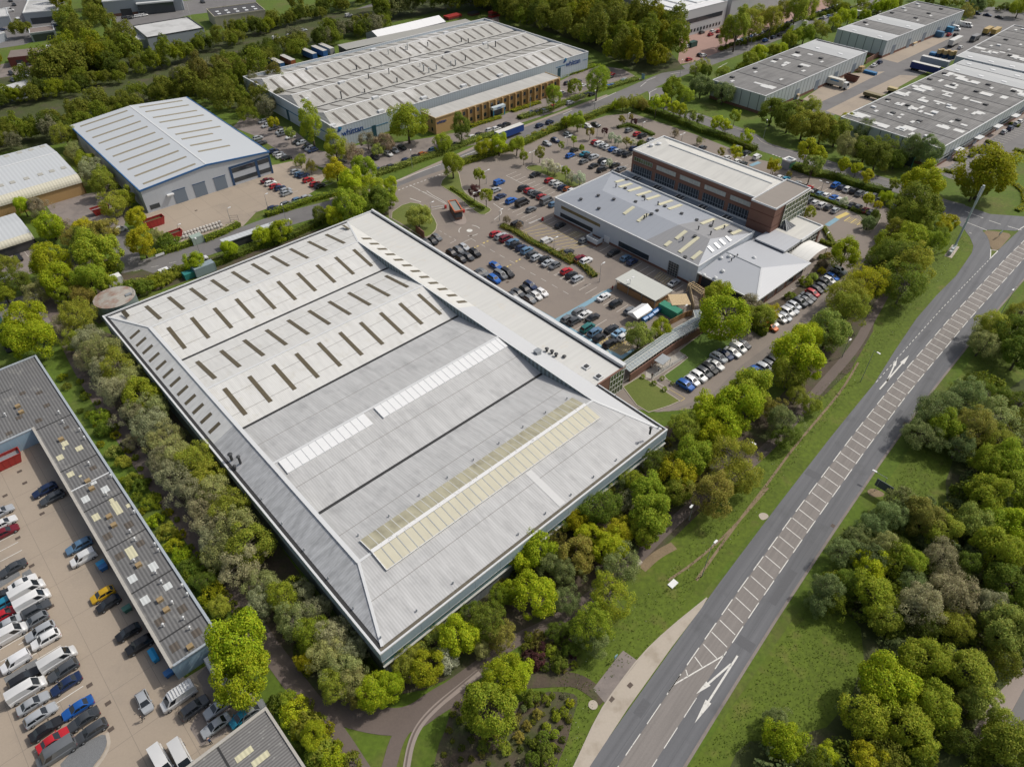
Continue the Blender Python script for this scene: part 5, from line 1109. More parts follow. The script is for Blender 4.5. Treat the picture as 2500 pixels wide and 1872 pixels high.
for t in range(9): b.beam(pa.lerp(pb, t / 8), pd.lerp(pc, t / 8), .1, .14)
for t in range(3): b.beam(pa.lerp(pd, t / 2) + Vector((0, 0, -.15)), pb.lerp(pc, t / 2) + Vector((0, 0, -.15)), .12, .16)
b.build('rafters', M_timber, pg); b = MB()
for q in (pa, pb, pc, pd): b.cyl((q.x, q.y, 0), .08, 2.6, 6)
b.build('posts', M_timber, pg)
# ---------------- glazed walkway
wk = thing('glazed_walkway', 'long glazed covered walkway with brick side wall linking the two sites', 'walkway', G(*Z5(1250, 760)))
pts = [G(*Z5(*q), 3.0) for q in ((1580, 478), (1605, 565), (1255, 765), (770, 1100))]; WW = 3.3
gl = MB(); fr = MB()
for i in range(3):
    a, b_ = pts[i], pts[i + 1]; d = (b_ - a).normalized(); n = Vector((-d.y, d.x, 0)) * WW / 2; L_ = (b_ - a).length; up = Vector((0, 0, .35))
    gl.quad(a - n, b_ - n, b_ + up, a + up); gl.quad(a + up, b_ + up, b_ + n, a + n)
    for s1 in (-1, 1): fr.beam(a + n * s1, b_ + n * s1, .12, .14); fr.beam(a + n * s1 * .5 + up * .5, b_ + n * s1 * .5 + up * .5, .07, .08)
    fr.beam(a + up * 1.1, b_ + up * 1.1, .14, .12); k = 0
    while k * 1.05 < L_:
        c = a + d * k * 1.05; fr.beam(c - n, c + up * 1.05, .09, .1); fr.beam(c + up * 1.05, c + n, .09, .1); fr.beam(c + n, c + n - Vector((0, 0, 3)), .09, .09); fr.beam(c - n, c - n - Vector((0, 0, 3)), .09, .09); k += 1
gl.build('glass_roof', mat('walkway_glass', (.25, .29, .30), .15, spec=.7, var=.3, vscale=.4), wk); fr.build('frame', M_frame, wk)
b = MB()
for i in range(1, 3):
    a, b_ = pts[i], pts[i + 1]; d = (b_ - a).normalized(); n = Vector((-d.y, d.x, 0)) * WW / 2
    n = n if (a + n).y < a.y or (a + n).x > a.x else -n
    s1 = 1 if (n.x > 0) else -1
    o_ = n.normalized() * (WW / 2 + .2); b.prism([(a + o_ * .96), (b_ + o_ * .96), (b_ + o_ * 1.1), (a + o_ * 1.1)], 0, 2.3)
b.build('brick_wall', M_brick, wk)
c6 = Frame(Z5(1185, 1062), Z5(1275, 988), Z5(1095, 1010), 2.6)
sh_ = thing('smoking_shelter', 'small glass roofed shelter on a paved corner beside the walkway', 'shelter', c6(c6.w / 2, c6.d / 2))
MB().box(c6, 0, c6.w, 0, c6.d, 2.5, 2.6).build('roof', mat('hazy_roof_glass', (.33, .35, .36), .3, var=.3, vscale=.6), sh_); b = MB()
for x in (.05, c6.w - .05):
    for y in (.05, c6.d / 2, c6.d - .05): b.cyl(c6(x, y, 0), .05, 2.5, 6)
for z in (.9, 2.46): b.box(c6, 0, c6.w, c6.d - .06, c6.d, z, z + .06); b.box(c6, c6.w - .06, c6.w, 0, c6.d, z, z + .06)
b.build('frame', M_frame, sh_)
gs('paving', px(Z5, (1000, 1130), (1360, 920), (1430, 985), (1080, 1215), (1000, 1200)), mat('pale_paving', (.42, .39, .34), .85, joint=(aA, .9, .9, .06, (.33, .3, .27))), .05)
# ---------------- marquee, bins, container, kiosk
def gable_tent(nm, label, cat, c, f, w_, d_, h0, h1, par_group=None):
    t = thing(nm, label, cat, c); f = Fr(c, f.ex, f.ey); b = MB()
    P = lambda x, y, z: f(x * w_ / 2, y * d_ / 2, z)
    for s1 in (-1, 1): b.quad(P(-1, s1, h0), P(1, s1, h0), P(1, 0, h1), P(-1, 0, h1)); b.quad(P(-1, s1, h0), P(1, s1, h0), P(1, s1, h0 - .35), P(-1, s1, h0 - .35))
    for s1 in (-1, 1): b.poly([P(s1, -1, h0), P(s1, 1, h0), P(s1, 0, h1)]); b.quad(P(s1, -1, h0), P(s1, 1, h0), P(s1, 1, h0 - .35), P(s1, -1, h0 - .35))
    b.build('canopy_fabric', M_white2, t); b = MB()
    for x in (-1, 1):
        for y in (-1, 1): b.cyl(P(x, y, 0), .04, h0, 5)
    b.build('legs', M_metal, t); return t
gable_tent('marquee', 'white pop-up gazebo with peaked roof over a parked silver car', 'gazebo', G(*Z5(925, 560)), Fr((0, 0, 0), EA, EB), 6.2, 3.6, 2.4, 3.3)
def box_container(nm, label, cat, q, ax, L_, w_, h, m, group=None, z0=.1):
    c = G(*q); ay = Vector((-ax.y, ax.x, 0)); f = Fr(c, ax, ay); t = thing(nm, label, cat, c, 0, group); M = m
    MB().box(f, -L_ / 2, L_ / 2, -w_ / 2, w_ / 2, z0, h).build('body', M, t); b = MB(); b.box(f, L_ / 2, L_ / 2 + .05, -w_ / 2 + .1, -.03, z0 + .1, h - .1); b.box(f, L_ / 2, L_ / 2 + .05, .03, w_ / 2 - .1, z0 + .1, h - .1); b.build('door', M, t)
    b = MB()
    for x in (-L_ / 2, L_ / 2):
        for y in (-w_ / 2, w_ / 2): b.box(f, x - .07, x + .07, y - .07, y + .07, z0, h + .03)
    b.build('corner_posts', M, t); return t
def cont_mat(nm, c): return mat(nm, c, .5, corr=(aA, .28, .12, .5), fine=.08)
box_container('storage_container', 'bright green storage container beside the slatted canopy', 'container', Z5(1255, 520), -EB, 6.1, 2.4, 2.6, cont_mat('bright_green_steel', (.03, .22, .13)))
def bin_(q, col, label, group, ax=EA, s=1.0, lid=None, nm='wheelie_bin'):
    c = G(*q); f = Fr(c, ax, Vector((-ax.y, ax.x, 0))); t = thing(nm, label, 'bin', c, 0, group)
    a = [f(x * s, y * s, .15) for x, y in ((-.55, -.4), (.55, -.4), (.55, .4), (-.55, .4))]; b_ = [f(x * s, y * s, 1.1 * s) for x, y in ((-.68, -.5), (.68, -.5), (.68, .5), (-.68, .5))]
    MB().add(a + b_, [(3, 2, 1, 0), (4, 5, 6, 7)] + [(k, (k + 1) % 4, 4 + (k + 1) % 4, 4 + k) for k in range(4)]).build('body', mat('bin_plastic_' + col, BINC[col], .5), t)
    MB().add([f(x * s, y * s, z * s) for x, y, z in ((-.72, -.54, 1.1), (.72, -.54, 1.1), (.72, .54, 1.1), (-.72, .54, 1.1), (-.7, -.1, 1.32), (.7, -.1, 1.32))], [(0, 1, 5, 4), (4, 5, 2, 3), (1, 2, 5), (0, 4, 3), (3, 2, 1, 0)]).build('lid', mat('bin_lid_' + col, [x * 1.15 for x in BINC[col]], .45), t)
    w_ = MB()
    for x in (-.5, .5):
        for y in (-.35, .35): p_ = f(x * s, y * s, .09); w_.cyl((p_.x, p_.y, .02), .09, .14, 8)
    w_.build('castors', M_black, t); return t
BINC = dict(blue=(.03, .14, .34), green=(.05, .16, .12), bright=(.02, .26, .48))
for k, q in enumerate(((985, 600), (1040, 568), (1088, 528), (1130, 498))): bin_(Z5(*q), 'blue', 'blue wheeled bin, %s from the gazebo in the row beside it' % ordinal(k), 'blue bins beside the gazebo', s=1.25)
bin_(T03(1330, 690), 'bright', 'bright blue wheeled bin nearer the black parked cars by terrace wall', 'bins by the terrace', ax=EB); bin_(T03(1352, 730), 'bright', 'bright blue wheeled bin nearer the blue end wall of the terrace', 'bins by the terrace', ax=EB)
bin_(T03(1110, 305), 'green', 'dark green wheeled bin under the terrace eaves', 'bins by the terrace'); bin_(T02(885, 1575), 'bright', 'blue wheeled bin near the white patrol van under terrace eaves', 'bins by the terrace'); bin_(T02(905, 1605), 'blue', 'dark blue wheeled bin touching the lighter blue bin under terrace eaves', 'bins by the terrace'); bin_(T03(1470, 860), 'blue', 'dark blue wheeled bin in the shade at the terrace corner', 'bins by the terrace')
def skip(q, ax, L_, w_, h, m, label, fill=None):
    c = G(*q); f = Fr(c, ax, Vector((-ax.y, ax.x, 0))); t = thing('skip', label, 'skip', c); o = L_ / 2; i = L_ / 2 - .7
    b = MB(); v = [f(-i, -w_ / 2, .1), f(i, -w_ / 2, .1), f(i, w_ / 2, .1), f(-i, w_ / 2, .1), f(-o, -w_ / 2, h), f(o, -w_ / 2, h), f(o, w_ / 2, h), f(-o, w_ / 2, h)]
    b.add(v, [(3, 2, 1, 0), (0, 1, 5, 4), (1, 2, 6, 5), (2, 3, 7, 6), (3, 0, 4, 7)]); b.build('body', m, t)
    r_ = MB()
    for a_, b__ in ((4, 5), (5, 6), (6, 7), (7, 4)): r_.beam(v[a_], v[b__], .14, .12)
    for k in range(1, 5): 
        p0 = v[0].lerp(v[1], k / 5); p1 = v[4].lerp(v[5], k / 5); r_.beam(p0, p1, .1, .1); p0 = v[3].lerp(v[2], k / 5); p1 = v[7].lerp(v[6], k / 5); r_.beam(p0, p1, .1, .1)
    r_.build('ribs', m, t); fm = fill or M_soil; MB().add([v[4].lerp(v[0], .3), v[5].lerp(v[1], .3), v[6].lerp(v[2], .3), v[7].lerp(v[3], .3)], [(0, 1, 2, 3)]).build('waste', fm, t); return t
M_redsteel = mat('red_skip_steel', (.34, .03, .025), .6, var=.2, vscale=.6); M_rustst = mat('rusty_skip_steel', (.13, .05, .035), .8, var=.3, vscale=.5)
skip(T01(1345, 290), EA, 6.3, 2.5, 2.4, M_redsteel, 'large red open skip at the corner of the concrete yard'); skip(T01(880, 185), EA, 5.5, 2.3, 2.2, M_redsteel, 'red lidded skip under the tree beside the far left yard', M_metal)
skip(T01(1520, 390), EA, 4.5, 2.2, 1.8, M_redsteel, 'dark red skip beside the stacked white sacks'); skip(T02(70, 700), EA, 6.2, 2.4, 2.3, M_redsteel, 'red skip standing in the corner of the terrace yard', M_metal)
skip(T30(712, 700), -EB, 6.5, 2.4, 2.4, M_rustst, 'rusty brown skip behind the white box lorry in the yard'); skip(T30(250, 915), EA, 5, 2.3, 1.9, M_rustst, 'brown skip at the near end of the trading yard')
bx = Frame(Z3(715, 250), Z3(800, 215), Z3(620, 205), 3.3)
ki = thing('lift_kiosk', 'white rimmed open topped kiosk with green poster beside the hedge', 'kiosk', bx(bx.w / 2, bx.d / 2)); MB().box(bx, 0, bx.w, 0, bx.d, 0, 2.9).build('wall', M_gw, ki); rim(bx, bx.w, bx.d, 2.9, 3.3, ki, M_white2, .6, .1); MB().box(bx, .3, bx.w - .3, -.06, .03, .8, 2.3).build('poster', mat('green_poster', (.08, .30, .18), .5), ki)
# stacked white sacks on the yard edge
k = 0
for row in range(2):
    for i in range(13):
        u, v = T01(1590 + i * 27 - row * 14, 405 - i * 8.5 - row * 26 + (2 if i % 2 else 0)); p = G(u, v); f = Fr(p, EA, EB)
        b = MB(); n = 8
        for z, s1 in ((0, .42), (.25, .5), (.65, .5), (.9, .36), (.98, .12)):
            b.v += [tuple(f(math.copysign(abs(math.cos(2 * PI * j / n)) ** .5, math.cos(2 * PI * j / n)) * s1, math.copysign(abs(math.sin(2 * PI * j / n)) ** .5, math.sin(2 * PI * j / n)) * s1, .04 + z)) for j in range(n)]
        for r_ in range(4):
            for j in range(n): b.f.append([r_ * n + j, r_ * n + (j + 1) % n, (r_ + 1) * n + (j + 1) % n, (r_ + 1) * n + j]); b.m.append(0)
        b.f.append([4 * n + j for j in range(n)]); b.m.append(0)
        o = b.build('bulk_sack', mat('woven_white_sack', (.50, .47, .43), .8, fine=.1)); tag(o, 'white bulk sack, %s from the green kiosk in the %s row along hedge' % (ordinal(i), ('hedge side', 'yard side')[row]), 'sack', 'white sacks stacked along the yard hedge')
box_container('site_kiosk', 'small pale green site kiosk between two clipped hedges', 'kiosk', T01(1710, 440), EA, 3.4, 2.4, 2.5, mat('pale_green_paint', (.30, .37, .32), .6))
box_container('storage_container', 'grey blue container in the shrubs beside the white roof edge', 'container', T01(1775, 700), EA, 6, 2.5, 2.8, cont_mat('grey_blue_steel', (.25, .31, .35)))
box_container('storage_container', 'white box container among trees above the water tank', 'container', T01(1005, 805), EA, 4, 2.5, 2.8, M_white2)
box_container('plant_tank', 'teal topped tank box in shrubs beside the grey container', 'tank', T01(1640, 740), EA, 3, 2.2, 1.8, mat('teal_paint', (.03, .20, .19), .5))
box_container('storage_container', 'dark green container half hidden by trees at the left edge', 'container', T01(0, 1170), EB, 6, 2.6, 2.7, cont_mat('dark_green_steel', (.02, .07, .06)))
bs = Frame(T01(1930, 440), T11(170, 285), None, 2.9); bs.d = 2.6
cy_ = thing('bus_shelter', 'long black sided shelter with pale roof along the estate road', 'shelter', bs(bs.w / 2, bs.d / 2)); MB().box(bs, .1, bs.w, .1, bs.d, 0, 2.5).build('wall', M_dark, cy_); MB().box(bs, -.1, bs.w + .2, -.1, bs.d + .2, 2.5, 2.7).build('roof', M_lroof, cy_)
# ================================================================== vehicles
M_paint = mat('car_paint', (1, 1, 1), .42, metal=.15, objcol=True, coat=.45)
M_cglass = mat('car_glass', (.018, .022, .026), .06, spec=.8)
M_tyre = mat('tyre', (.018, .018, .018), .9)
M_rim = mat('alloy_rim', (.30, .31, .32), .4, metal=.6)
M_head = mat('headlight_lens', (.55, .57, .58), .15)
M_tail = mat('tail_light_lens', (.30, .01, .01), .2)
M_under = mat('black_trim', (.02, .02, .022), .7)
CT = {  # L, W, belt, bonnet front z, roof z, windscreen base, roof front, roof rear, rear base, tail z, side glass rear limit
    'h': (4.1, 1.78, .93, .74, 1.48, 1.08, .30, -1.45, -1.93, .93, None),
    's': (4.65, 1.82, .92, .72, 1.44, 1.05, .25, -.95, -1.65, .96, None),
    'e': (4.7, 1.82, .93, .73, 1.49, 1.05, .30, -1.85, -2.22, .93, None),
    'u': (4.5, 1.88, 1.05, .92, 1.68, 1.12, .42, -1.70, -2.12, 1.05, None),
    'm': (4.7, 1.88, 1.08, .92, 1.86, 1.45, .72, -2.05, -2.30, 1.08, None),
    'v': (4.5, 1.84, 1.08, .92, 1.84, 1.28, .55, -2.12, -2.22, 1.08, .1),
    'V': (5.5, 2.02, 1.22, 1.05, 2.35, 2.05, 1.22, -2.66, -2.74, 1.22, .65)}
TN = {'h': 'hatchback', 's': 'saloon', 'e': 'estate car', 'u': 'tall SUV', 'm': 'people carrier', 'v': 'small van', 'V': 'large panel van'}
CATS = {'v': 'van', 'V': 'van'}
CC = {'w': ('white', (.70, .70, .69)), 's': ('silver', (.40, .42, .44)), 'g': ('grey', (.16, .17, .18)), 'd': ('dark grey', (.062, .068, .076)), 'k': ('black', (.016, .017, .02)), 'b': ('bright blue', (.012, .11, .42)),
      'n': ('dark blue', (.012, .028, .085)), 'r': ('red', (.42, .012, .02)), 'm': ('maroon', (.16, .008, .018)), 'y': ('yellow', (.60, .36, .012)), 'o': ('orange', (.42, .11, .02)), 't': ('dark teal', (.012, .13, .12)), 'l': ('pale blue', (.20, .34, .48)),
      'a': ('steel blue', (.10, .19, .30)), 'c': ('cyan blue', (.02, .22, .34))}
def car_parts(k):
    L_, W, belt, bon, roof, wb, rf, rr_, rb_, tail, sg = CT[k]; h = W / 2; f = L_ / 2
    st = [(-f, .32, tail - .12, h * .86), (-f + .10, .24, tail, h * .94), (rb_, .20, max(belt, tail), h), (-f + .95, .18, belt, h), (0, .18, belt, h), (f - 1.0, .18, belt - .02, h), (wb + .05, .18, belt, h), (f - .55, .2, (belt * .35 + bon * .65), h * .98), (f - .12, .24, bon, h * .9), (f, .32, bon - .17, h * .80)]
    st.sort(key=lambda t: t[0])
    b = MB(); n = 8
    for x, zb, zt, w_ in st:
        zm = zb + (zt - zb) * .45
        b.v += [(x, -w_ * .92, zb), (x, -w_, zm), (x, -w_ * .99, zt - .1), (x, -w_ * .9, zt), (x, w_ * .9, zt), (x, w_ * .99, zt - .1), (x, w_, zm), (x, w_ * .92, zb)]
    for i in range(len(st) - 1):
        for j in range(n): b.f.append([i * n + j, i * n + (j + 1) % n, (i + 1) * n + (j + 1) % n, (i + 1) * n + j][::-1]); b.m.append(1 if j == 7 else 0)
    b.f.append(list(range(n))); b.m.append(0); e = (len(st) - 1) * n; b.f.append([e + j for j in range(n)][::-1]); b.m.append(0)
    hb, hr = h * .90, h * .70 if k not in 'vV' else h * .84; rz = roof
    bp = [(rb_, -hb, belt - .02), (wb, -hb, belt - .02), (wb, hb, belt - .02), (rb_, hb, belt - .02)]; tp = [(rr_, -hr, rz - .05), (rf, -hr, rz - .06), (rf, hr, rz - .06), (rr_, hr, rz - .05)]
    mid = (rf + rr_) / 2; ct = [(rr_ + .12, 0, rz - .01), (mid, 0, rz), (rf - .1, 0, rz - .02), (mid, -hr * .98, rz - .02), (mid, hr * .98, rz - .02)]
    o = len(b.v); b.v += bp + tp + ct
    for q in ((0, 1, 5, 4), (1, 2, 6, 5), (2, 3, 7, 6), (3, 0, 4, 7), (4, 11, 9, 8), (11, 5, 10, 9), (9, 10, 6, 12), (8, 9, 12, 7), (4, 8, 7), (5, 6, 10)): b.f.append([o + i for i in q]); b.m.append(0)
    for s1 in (-1, 1):   # mirrors
        b.add([(wb - .35, s1 * h, belt), (wb - .2, s1 * h, belt), (wb - .2, s1 * (h + .18), belt + .02), (wb - .35, s1 * (h + .18), belt + .02), (wb - .35, s1 * h, belt + .15), (wb - .2, s1 * h, belt + .15), (wb - .2, s1 * (h + .18), belt + .15), (wb - .35, s1 * (h + .18), belt + .15)], [(0, 1, 2, 3), (7, 6, 5, 4), (0, 4, 5, 1), (1, 5, 6, 2), (2, 6, 7, 3), (3, 7, 4, 0)], 0)
        for xw in (-f + .82, f - .85): b.cyl((0, 0, 0), .001, .001, 3, 1); 
    P = {'body': b}
    def quad_on(a, b_, c, d, u0, u1, v0, v1, off):
        a, b_, c, d = map(Vector, (a, b_, c, d)); nn = (b_ - a).cross(d - a).normalized()
        g = lambda u, v: tuple((a.lerp(b_, u)).lerp(d.lerp(c, u), v) + nn * off)
        return [g(u0, v0), g(u1, v0), g(u1, v1), g(u0, v1)]
    g = MB(); g.quad(*quad_on(bp[1], bp[2], tp[2], tp[1], .06, .94, .06, .95, .012)); P['windscreen'] = g
    g = MB(); g.quad(*quad_on(bp[3], bp[0], tp[0], tp[3], .1, .9, .12 if k not in 'vV' else .35, .92, .012)); P['rear_window'] = g
    for s1, nm in ((0, 'L'), (1, 'R')):
        g = MB(); Q4 = (bp[0], bp[1], tp[1], tp[0]) if s1 == 0 else (bp[2], bp[3], tp[3], tp[2])
        rng = ((.05, .47), (.51, .93)) if sg is None else ((.74, .95),)
        for a, b_ in rng:
            if s1: a, b_ = 1 - b_, 1 - a
            g.quad(*quad_on(*Q4, a, b_, .1, .9, .012))
        P['side_window' + nm] = g
    wr = .33 if k not in 'V' else .36
    for i, (xw, s1) in enumerate(((f - .85, -1), (f - .85, 1), (-f + .82, -1), (-f + .82, 1))):
        w_ = MB(); y0 = s1 * (h - .2); y1 = s1 * (h + .025); w_.tube((xw, y0, wr), (xw, y1, wr), wr, 14, 0); w_.tube((xw, y1, wr), (xw, y1 + s1 * .012, wr), wr * .64, 10, 1); P['wheel%d' % i] = w_
    for i, s1 in enumerate((-1, 1)):
        g = MB(); x0 = f - .16; g.add([(x0 - .28, s1 * h * .72, bon + .005), (x0 + .05, s1 * h * .60, bon - .03), (f + .012, s1 * h * .62, bon - .16), (f - .1, s1 * h * .885, bon - .17), (x0 - .22, s1 * h * .93, bon - .05)], [(0, 1, 2, 3, 4)]); P['headlight%d' % i] = g
        g = MB(); zt = tail - .1; g.add([(-f - .012, s1 * h * .55, zt), (-f - .012, s1 * h * .86, zt), (-f + .12, s1 * h * .96, zt + .02), (-f + .12, s1 * h * .96, zt - .18), (-f - .012, s1 * h * .87, zt - .2), (-f - .012, s1 * h * .55, zt - .16)], [(0, 1, 4, 5), (1, 2, 3, 4)]); P['tail_light%d' % i] = g
    return P
PM = {'body': [M_paint, M_under], 'windscreen': M_cglass, 'rear_window': M_cglass, 'side_window': M_cglass, 'wheel': [M_tyre, M_rim], 'headlight': M_head, 'tail_light': M_tail}
CARS = {}
for k in CT:
    P = car_parts(k); meshes = []
    merged = MB(); mm = {'body': 0, 'windscreen': 2, 'rear_window': 2, 'side_window': 2, 'wheel': 3, 'headlight': 5, 'tail_light': 6}
    for nm, b in P.items():
        base = nm.rstrip('0123456789LR'); me = b.mesh('car_' + base, PM[base], base == 'wheel')
        if base == 'body':
            me.polygons.foreach_set('use_smooth', [True] * len(me.polygons)); me.set_sharp_from_angle(angle=R(40))
        meshes.append((base, me))
        o = len(merged.v); merged.v += b.v; merged.f += [[i + o for i in f] for f in b.f]; merged.m += [mm[base] + m for m in b.m]
    me = merged.mesh('car', [M_paint, M_under, M_cglass, M_tyre, M_rim, M_head, M_tail]); me.polygons.foreach_set('use_smooth', [True] * len(me.polygons)); me.set_sharp_from_angle(angle=R(40))
    CARS[k] = (meshes, me)
HD = {'A': EA, 'a': -EA, 'B': EB, 'b': -EB}
USED = set()
NCAR = [0]
rcar = random.Random(11)
REQ = []
def put_car(u, v, c, k, hd, label, group, lod):
    p = G(u, v, .75 if k not in 'vVm' else 1.0); p.z = .06
    d = HD[hd] if isinstance(hd, str) else hd
    REQ.append((p, math.atan2(d.y, d.x) + rcar.uniform(-.035, .035), c, k, label, group, lod, rcar.uniform(.85, 1.15)))
def make_car(p, ang, c, k, label, group, lod, j):
    nm = 'van' if k in 'vV' else 'car'; col = (*[min(.78, x * j) for x in CC[c][1]], 1)
    meshes, one = CARS[k]
    if lod == 0:
        o = bpy.data.objects.new('parked_' + nm, one); COL.objects.link(o); o.location = p; o.rotation_euler = (0, 0, ang); o.color = col
        tag(o, label, CATS.get(k, 'car'), group); return o
    r = empty('parked_' + nm, p, ang); tag(r, label, CATS.get(k, 'car'), group)
    for base, me in meshes:
        if lod == 1 and base in ('headlight', 'tail_light'): continue
        o = link(base, me, r, True); o.color = col
    return r
def flush_cars():
    cars = sorted([q for q in REQ if q[3] not in 'vV'], key=lambda q: (q[0] - Vector((0, 0, CH))).length)
    for q in [q for q in REQ if q[3] in 'vV'] + cars[:300]: make_car(*q)
    allv, allf, allm, ms_ = [], [], [], []
    idx = {}
    for p, ang, c, k, label, group, lod, j in cars[300:]:
        me = CARS[k][1]; n = len(me.vertices); a = np.empty(n * 3, 'f'); me.vertices.foreach_get('co', a); a = a.reshape(-1, 3); o = len(allv)
        cs_, sn = math.cos(ang), math.sin(ang)
        allv += [(x * cs_ - y * sn + p.x, x * sn + y * cs_ + p.y, z + p.z) for x, y, z in a]
        for f in me.polygons:
            m = f.material_index; key = ('paint', c) if m == 0 else m
            if key not in idx: idx[key] = len(ms_); ms_.append(mat('far_paint_' + CC[c][0], CC[c][1], .42, metal=.15, coat=.45) if m == 0 else me.materials[m])
            allf.append([o + i for i in f.vertices]); allm.append(idx[key])
    if allv:
        m = MB(); m.v, m.f, m.m = allv, allf, allm
        tag(m.build('distant_cars', ms_), 'rows of small distant cars parked in the far estates along the top', 'cars', None, 'stuff')
def row(t, data, where, start, group, lod=1):
    cnt = {}
    items = [x.split() for x in data.split(';') if x.strip()]
    tot = {}
    for it in items: tot[(it[2], it[3])] = tot.get((it[2], it[3]), 0) + 1
    for it in items:
        x, y, c, k, hd = it; key = (c, k); n = cnt.get(key, 0); cnt[key] = n + 1
        if tot[key] == 1: lb = 'single %s %s' % (CC[c][0] + ' ' + TN[k], where)
        else: lb = '%s %s from %s, %s' % (ordinal(n) + ' ' + CC[c][0], TN[k], start, where)
        put_car(*t(float(x), float(y)), c, k, hd, lb, group, lod)
g1 = 'cars parked in the terrace yard'
row(T03, '195 65 w s A;235 130 w V A;280 215 w V A;310 292 d e A;305 388 g h a;345 482 s e a;395 553 w u a;500 722 w V A;545 820 d e a;570 937 n s a;670 1143 b s a;720 1243 d s a;785 1345 d e a', 'in the inner column of the terrace yard', 'the top', g1, 2)
row(T03, '10 175 k s A;20 245 c h a;40 335 r h A;90 405 s s A;75 510 w V A;130 742 w v a;205 885 k e A;230 990 w V A;285 1102 s s A;350 1203 s e A;395 1325 k s A;460 1422 r s A;485 1530 g V a', 'in the outer column of the terrace yard', 'the top', g1, 2)
row(T02, '5 1110 s e A;30 1205 w s A;45 1280 m s A;110 1592 d s a', 'above the outer column near the concrete bays', 'the top', g1, 2)
row(T03, '885 165 y h a;935 242 k h a;1105 492 k h a;1205 600 k u a', 'nosed out of the terrace shade below the wheeled bins', 'the top', 'cars beside the terrace wall', 2)
row(T02, '385 918 n e a;450 985 d e a;680 1400 a e a;715 1500 w v a', 'nosed out of the terrace shade near the red skip', 'the skip', 'cars beside the terrace wall', 2)
row(T03, '1245 1090 s h b;1540 1050 w V a;1680 1140 d u A;1885 1135 s s a;1865 1295 s s a;2090 1220 c h a;2180 1165 g h A', 'parked loose between terrace end and bottom workshop', 'the concrete', 'cars at the terrace end', 2)
row(T03, '1880 830 w V b;1400 1615 w V b;1570 1570 w V b', 'standing apart near the huge lime trees', 'the terrace', 'vans at the terrace end', 2)
g2 = 'cars along the central hedge'
row(Z4, '1155 662 r h A;1235 692 s e A;1300 720 m m A;1385 770 a e A;1430 808 k h A;1505 848 n h A;1580 888 a u A;1650 938 d h A;1710 980 s h A;1822 1002 k h A;1868 1052 s s A;1955 1092 g h a', 'along the hedge in the middle car park', 'the mini roundabout', g2)
row(T21, '470 682 r h A;515 716 k h A;565 747 s h A', 'at the far end of the hedge row by the shelter', 'the roundabout', g2)
g3 = 'cars along the white office strip'
row(Z4, '365 712 g h b;310 762 k h b;225 780 d h b', 'by the small lawn beside the white roof strip', 'the lawn', g3)
row(Z4, '735 842 s h b;660 882 g h b;568 920 k h b;880 922 k u b;790 968 d s b;695 1002 k h b', 'in the first cluster along the white roof strip', 'the lawn', g3)
row(Z4, '1160 1092 b s b;1320 1185 k m b;1225 1208 g m b;990 1180 g s b;935 1207 d h b;1140 1272 b u b', 'in the middle cluster along the white roof strip', 'the lawn', g3)
row(Z4, '1625 1362 n u b;1560 1412 k h b;1465 1455 d s b;1785 1452 w h b;1705 1497 w h b;1620 1545 g h b;1400 1497 d h b', 'in the third cluster by the blue painted walkway', 'the lawn', g3)
g4 = 'cars inside the blue walkway'
row(Z5, '550 325 w s A;680 397 k u A;830 472 g h A', 'in the bays facing the timber shelter', 'the walkway', g4)
row(Z5, '283 482 g e A;345 518 w s A;428 550 k s A;155 560 g h A;237 585 d u A;375 652 t m A;452 706 a u A;503 765 k h A;630 672 k e A;710 712 l s A;765 757 w h A;615 827 k e A', 'inside the blue painted walkway corner', 'the corner', g4)
g5 = 'cars in the hatched court'
row(Z4, '1445 527 k m A;2030 547 k h A;1850 752 w v A;2130 912 d s A', 'in the yellow hatched court by the workshop', 'the barrier', g5)
row(T21, '625 417 g h A;585 577 m u A;640 597 w u A;880 522 k s A;985 570 a h A;1040 602 n h A;1400 785 s s A', 'below the pale grey workshop wall', 'the plant enclosure', g5)
g6 = 'cars in the upper bays'
row(Z1, '105 1067 b v A;60 1175 s h A;120 1262 n s A;265 1322 b u A;415 1347 k V A;535 1437 g h A', 'in the bays nearest the gatehouse lawn', 'the road', g6)
row(Z1, '430 1152 k u A;505 1182 r h A;555 1207 g h A;610 1237 k s A;680 1267 r h A;745 1322 g V A;838 1367 a h A', 'in the line leading to the workshop corner', 'the road', g6)
row(Z1, '590 967 k s A;780 1047 r h A;850 1072 w h A;905 1107 w h A;960 1142 n h A;1035 1162 o h A;1090 1182 w h A', 'below the white blossom trees', 'the road', g6)
g7 = 'cars in the far bays'
row(Z1, '1060 712 b h A;1245 792 g h A;1380 848 k s A;1490 902 k u A;1650 932 d s A', 'in the lower line of the far bays', 'the road', g7)
row(Z1, '1120 637 k h A;1255 687 c s A;1300 717 k h A;1380 732 s u A;1500 782 k u A;1540 812 w h A;1665 842 k e A;1750 892 g e A', 'in the upper line of the far bays', 'the road', g7)
row(Z1, '1400 532 r h A;1450 553 w u A;1510 577 s h A;1565 602 w h A;1635 627 b h A;1700 652 s h A;1758 677 d u A;1835 697 k u A', 'in the line ending at the brick block corner', 'the road', g7)
row(Z1, '1855 372 g h A;1965 422 r h A;2035 447 k u A;2150 500 s h A;1915 617 n h A', 'around the dark hedge island behind the blossom trees', 'the road', g7)
row(Z1, '750 552 s h b;860 507 n h b;1035 432 s h b;1405 297 k s b;1295 318 w h b;925 887 s h A', 'nosed against the estate road hedge', 'the lime trees', g7)
g8 = 'cars east of the brick block'
row(Z3, '1325 557 b u A;1405 587 n h A;1485 617 w u A;1577 637 k u A;1655 672 g u A;1755 692 s h A;1850 702 d h A;1925 748 g h A', 'in the top line under the roadside hedge', 'the brick block', g8)
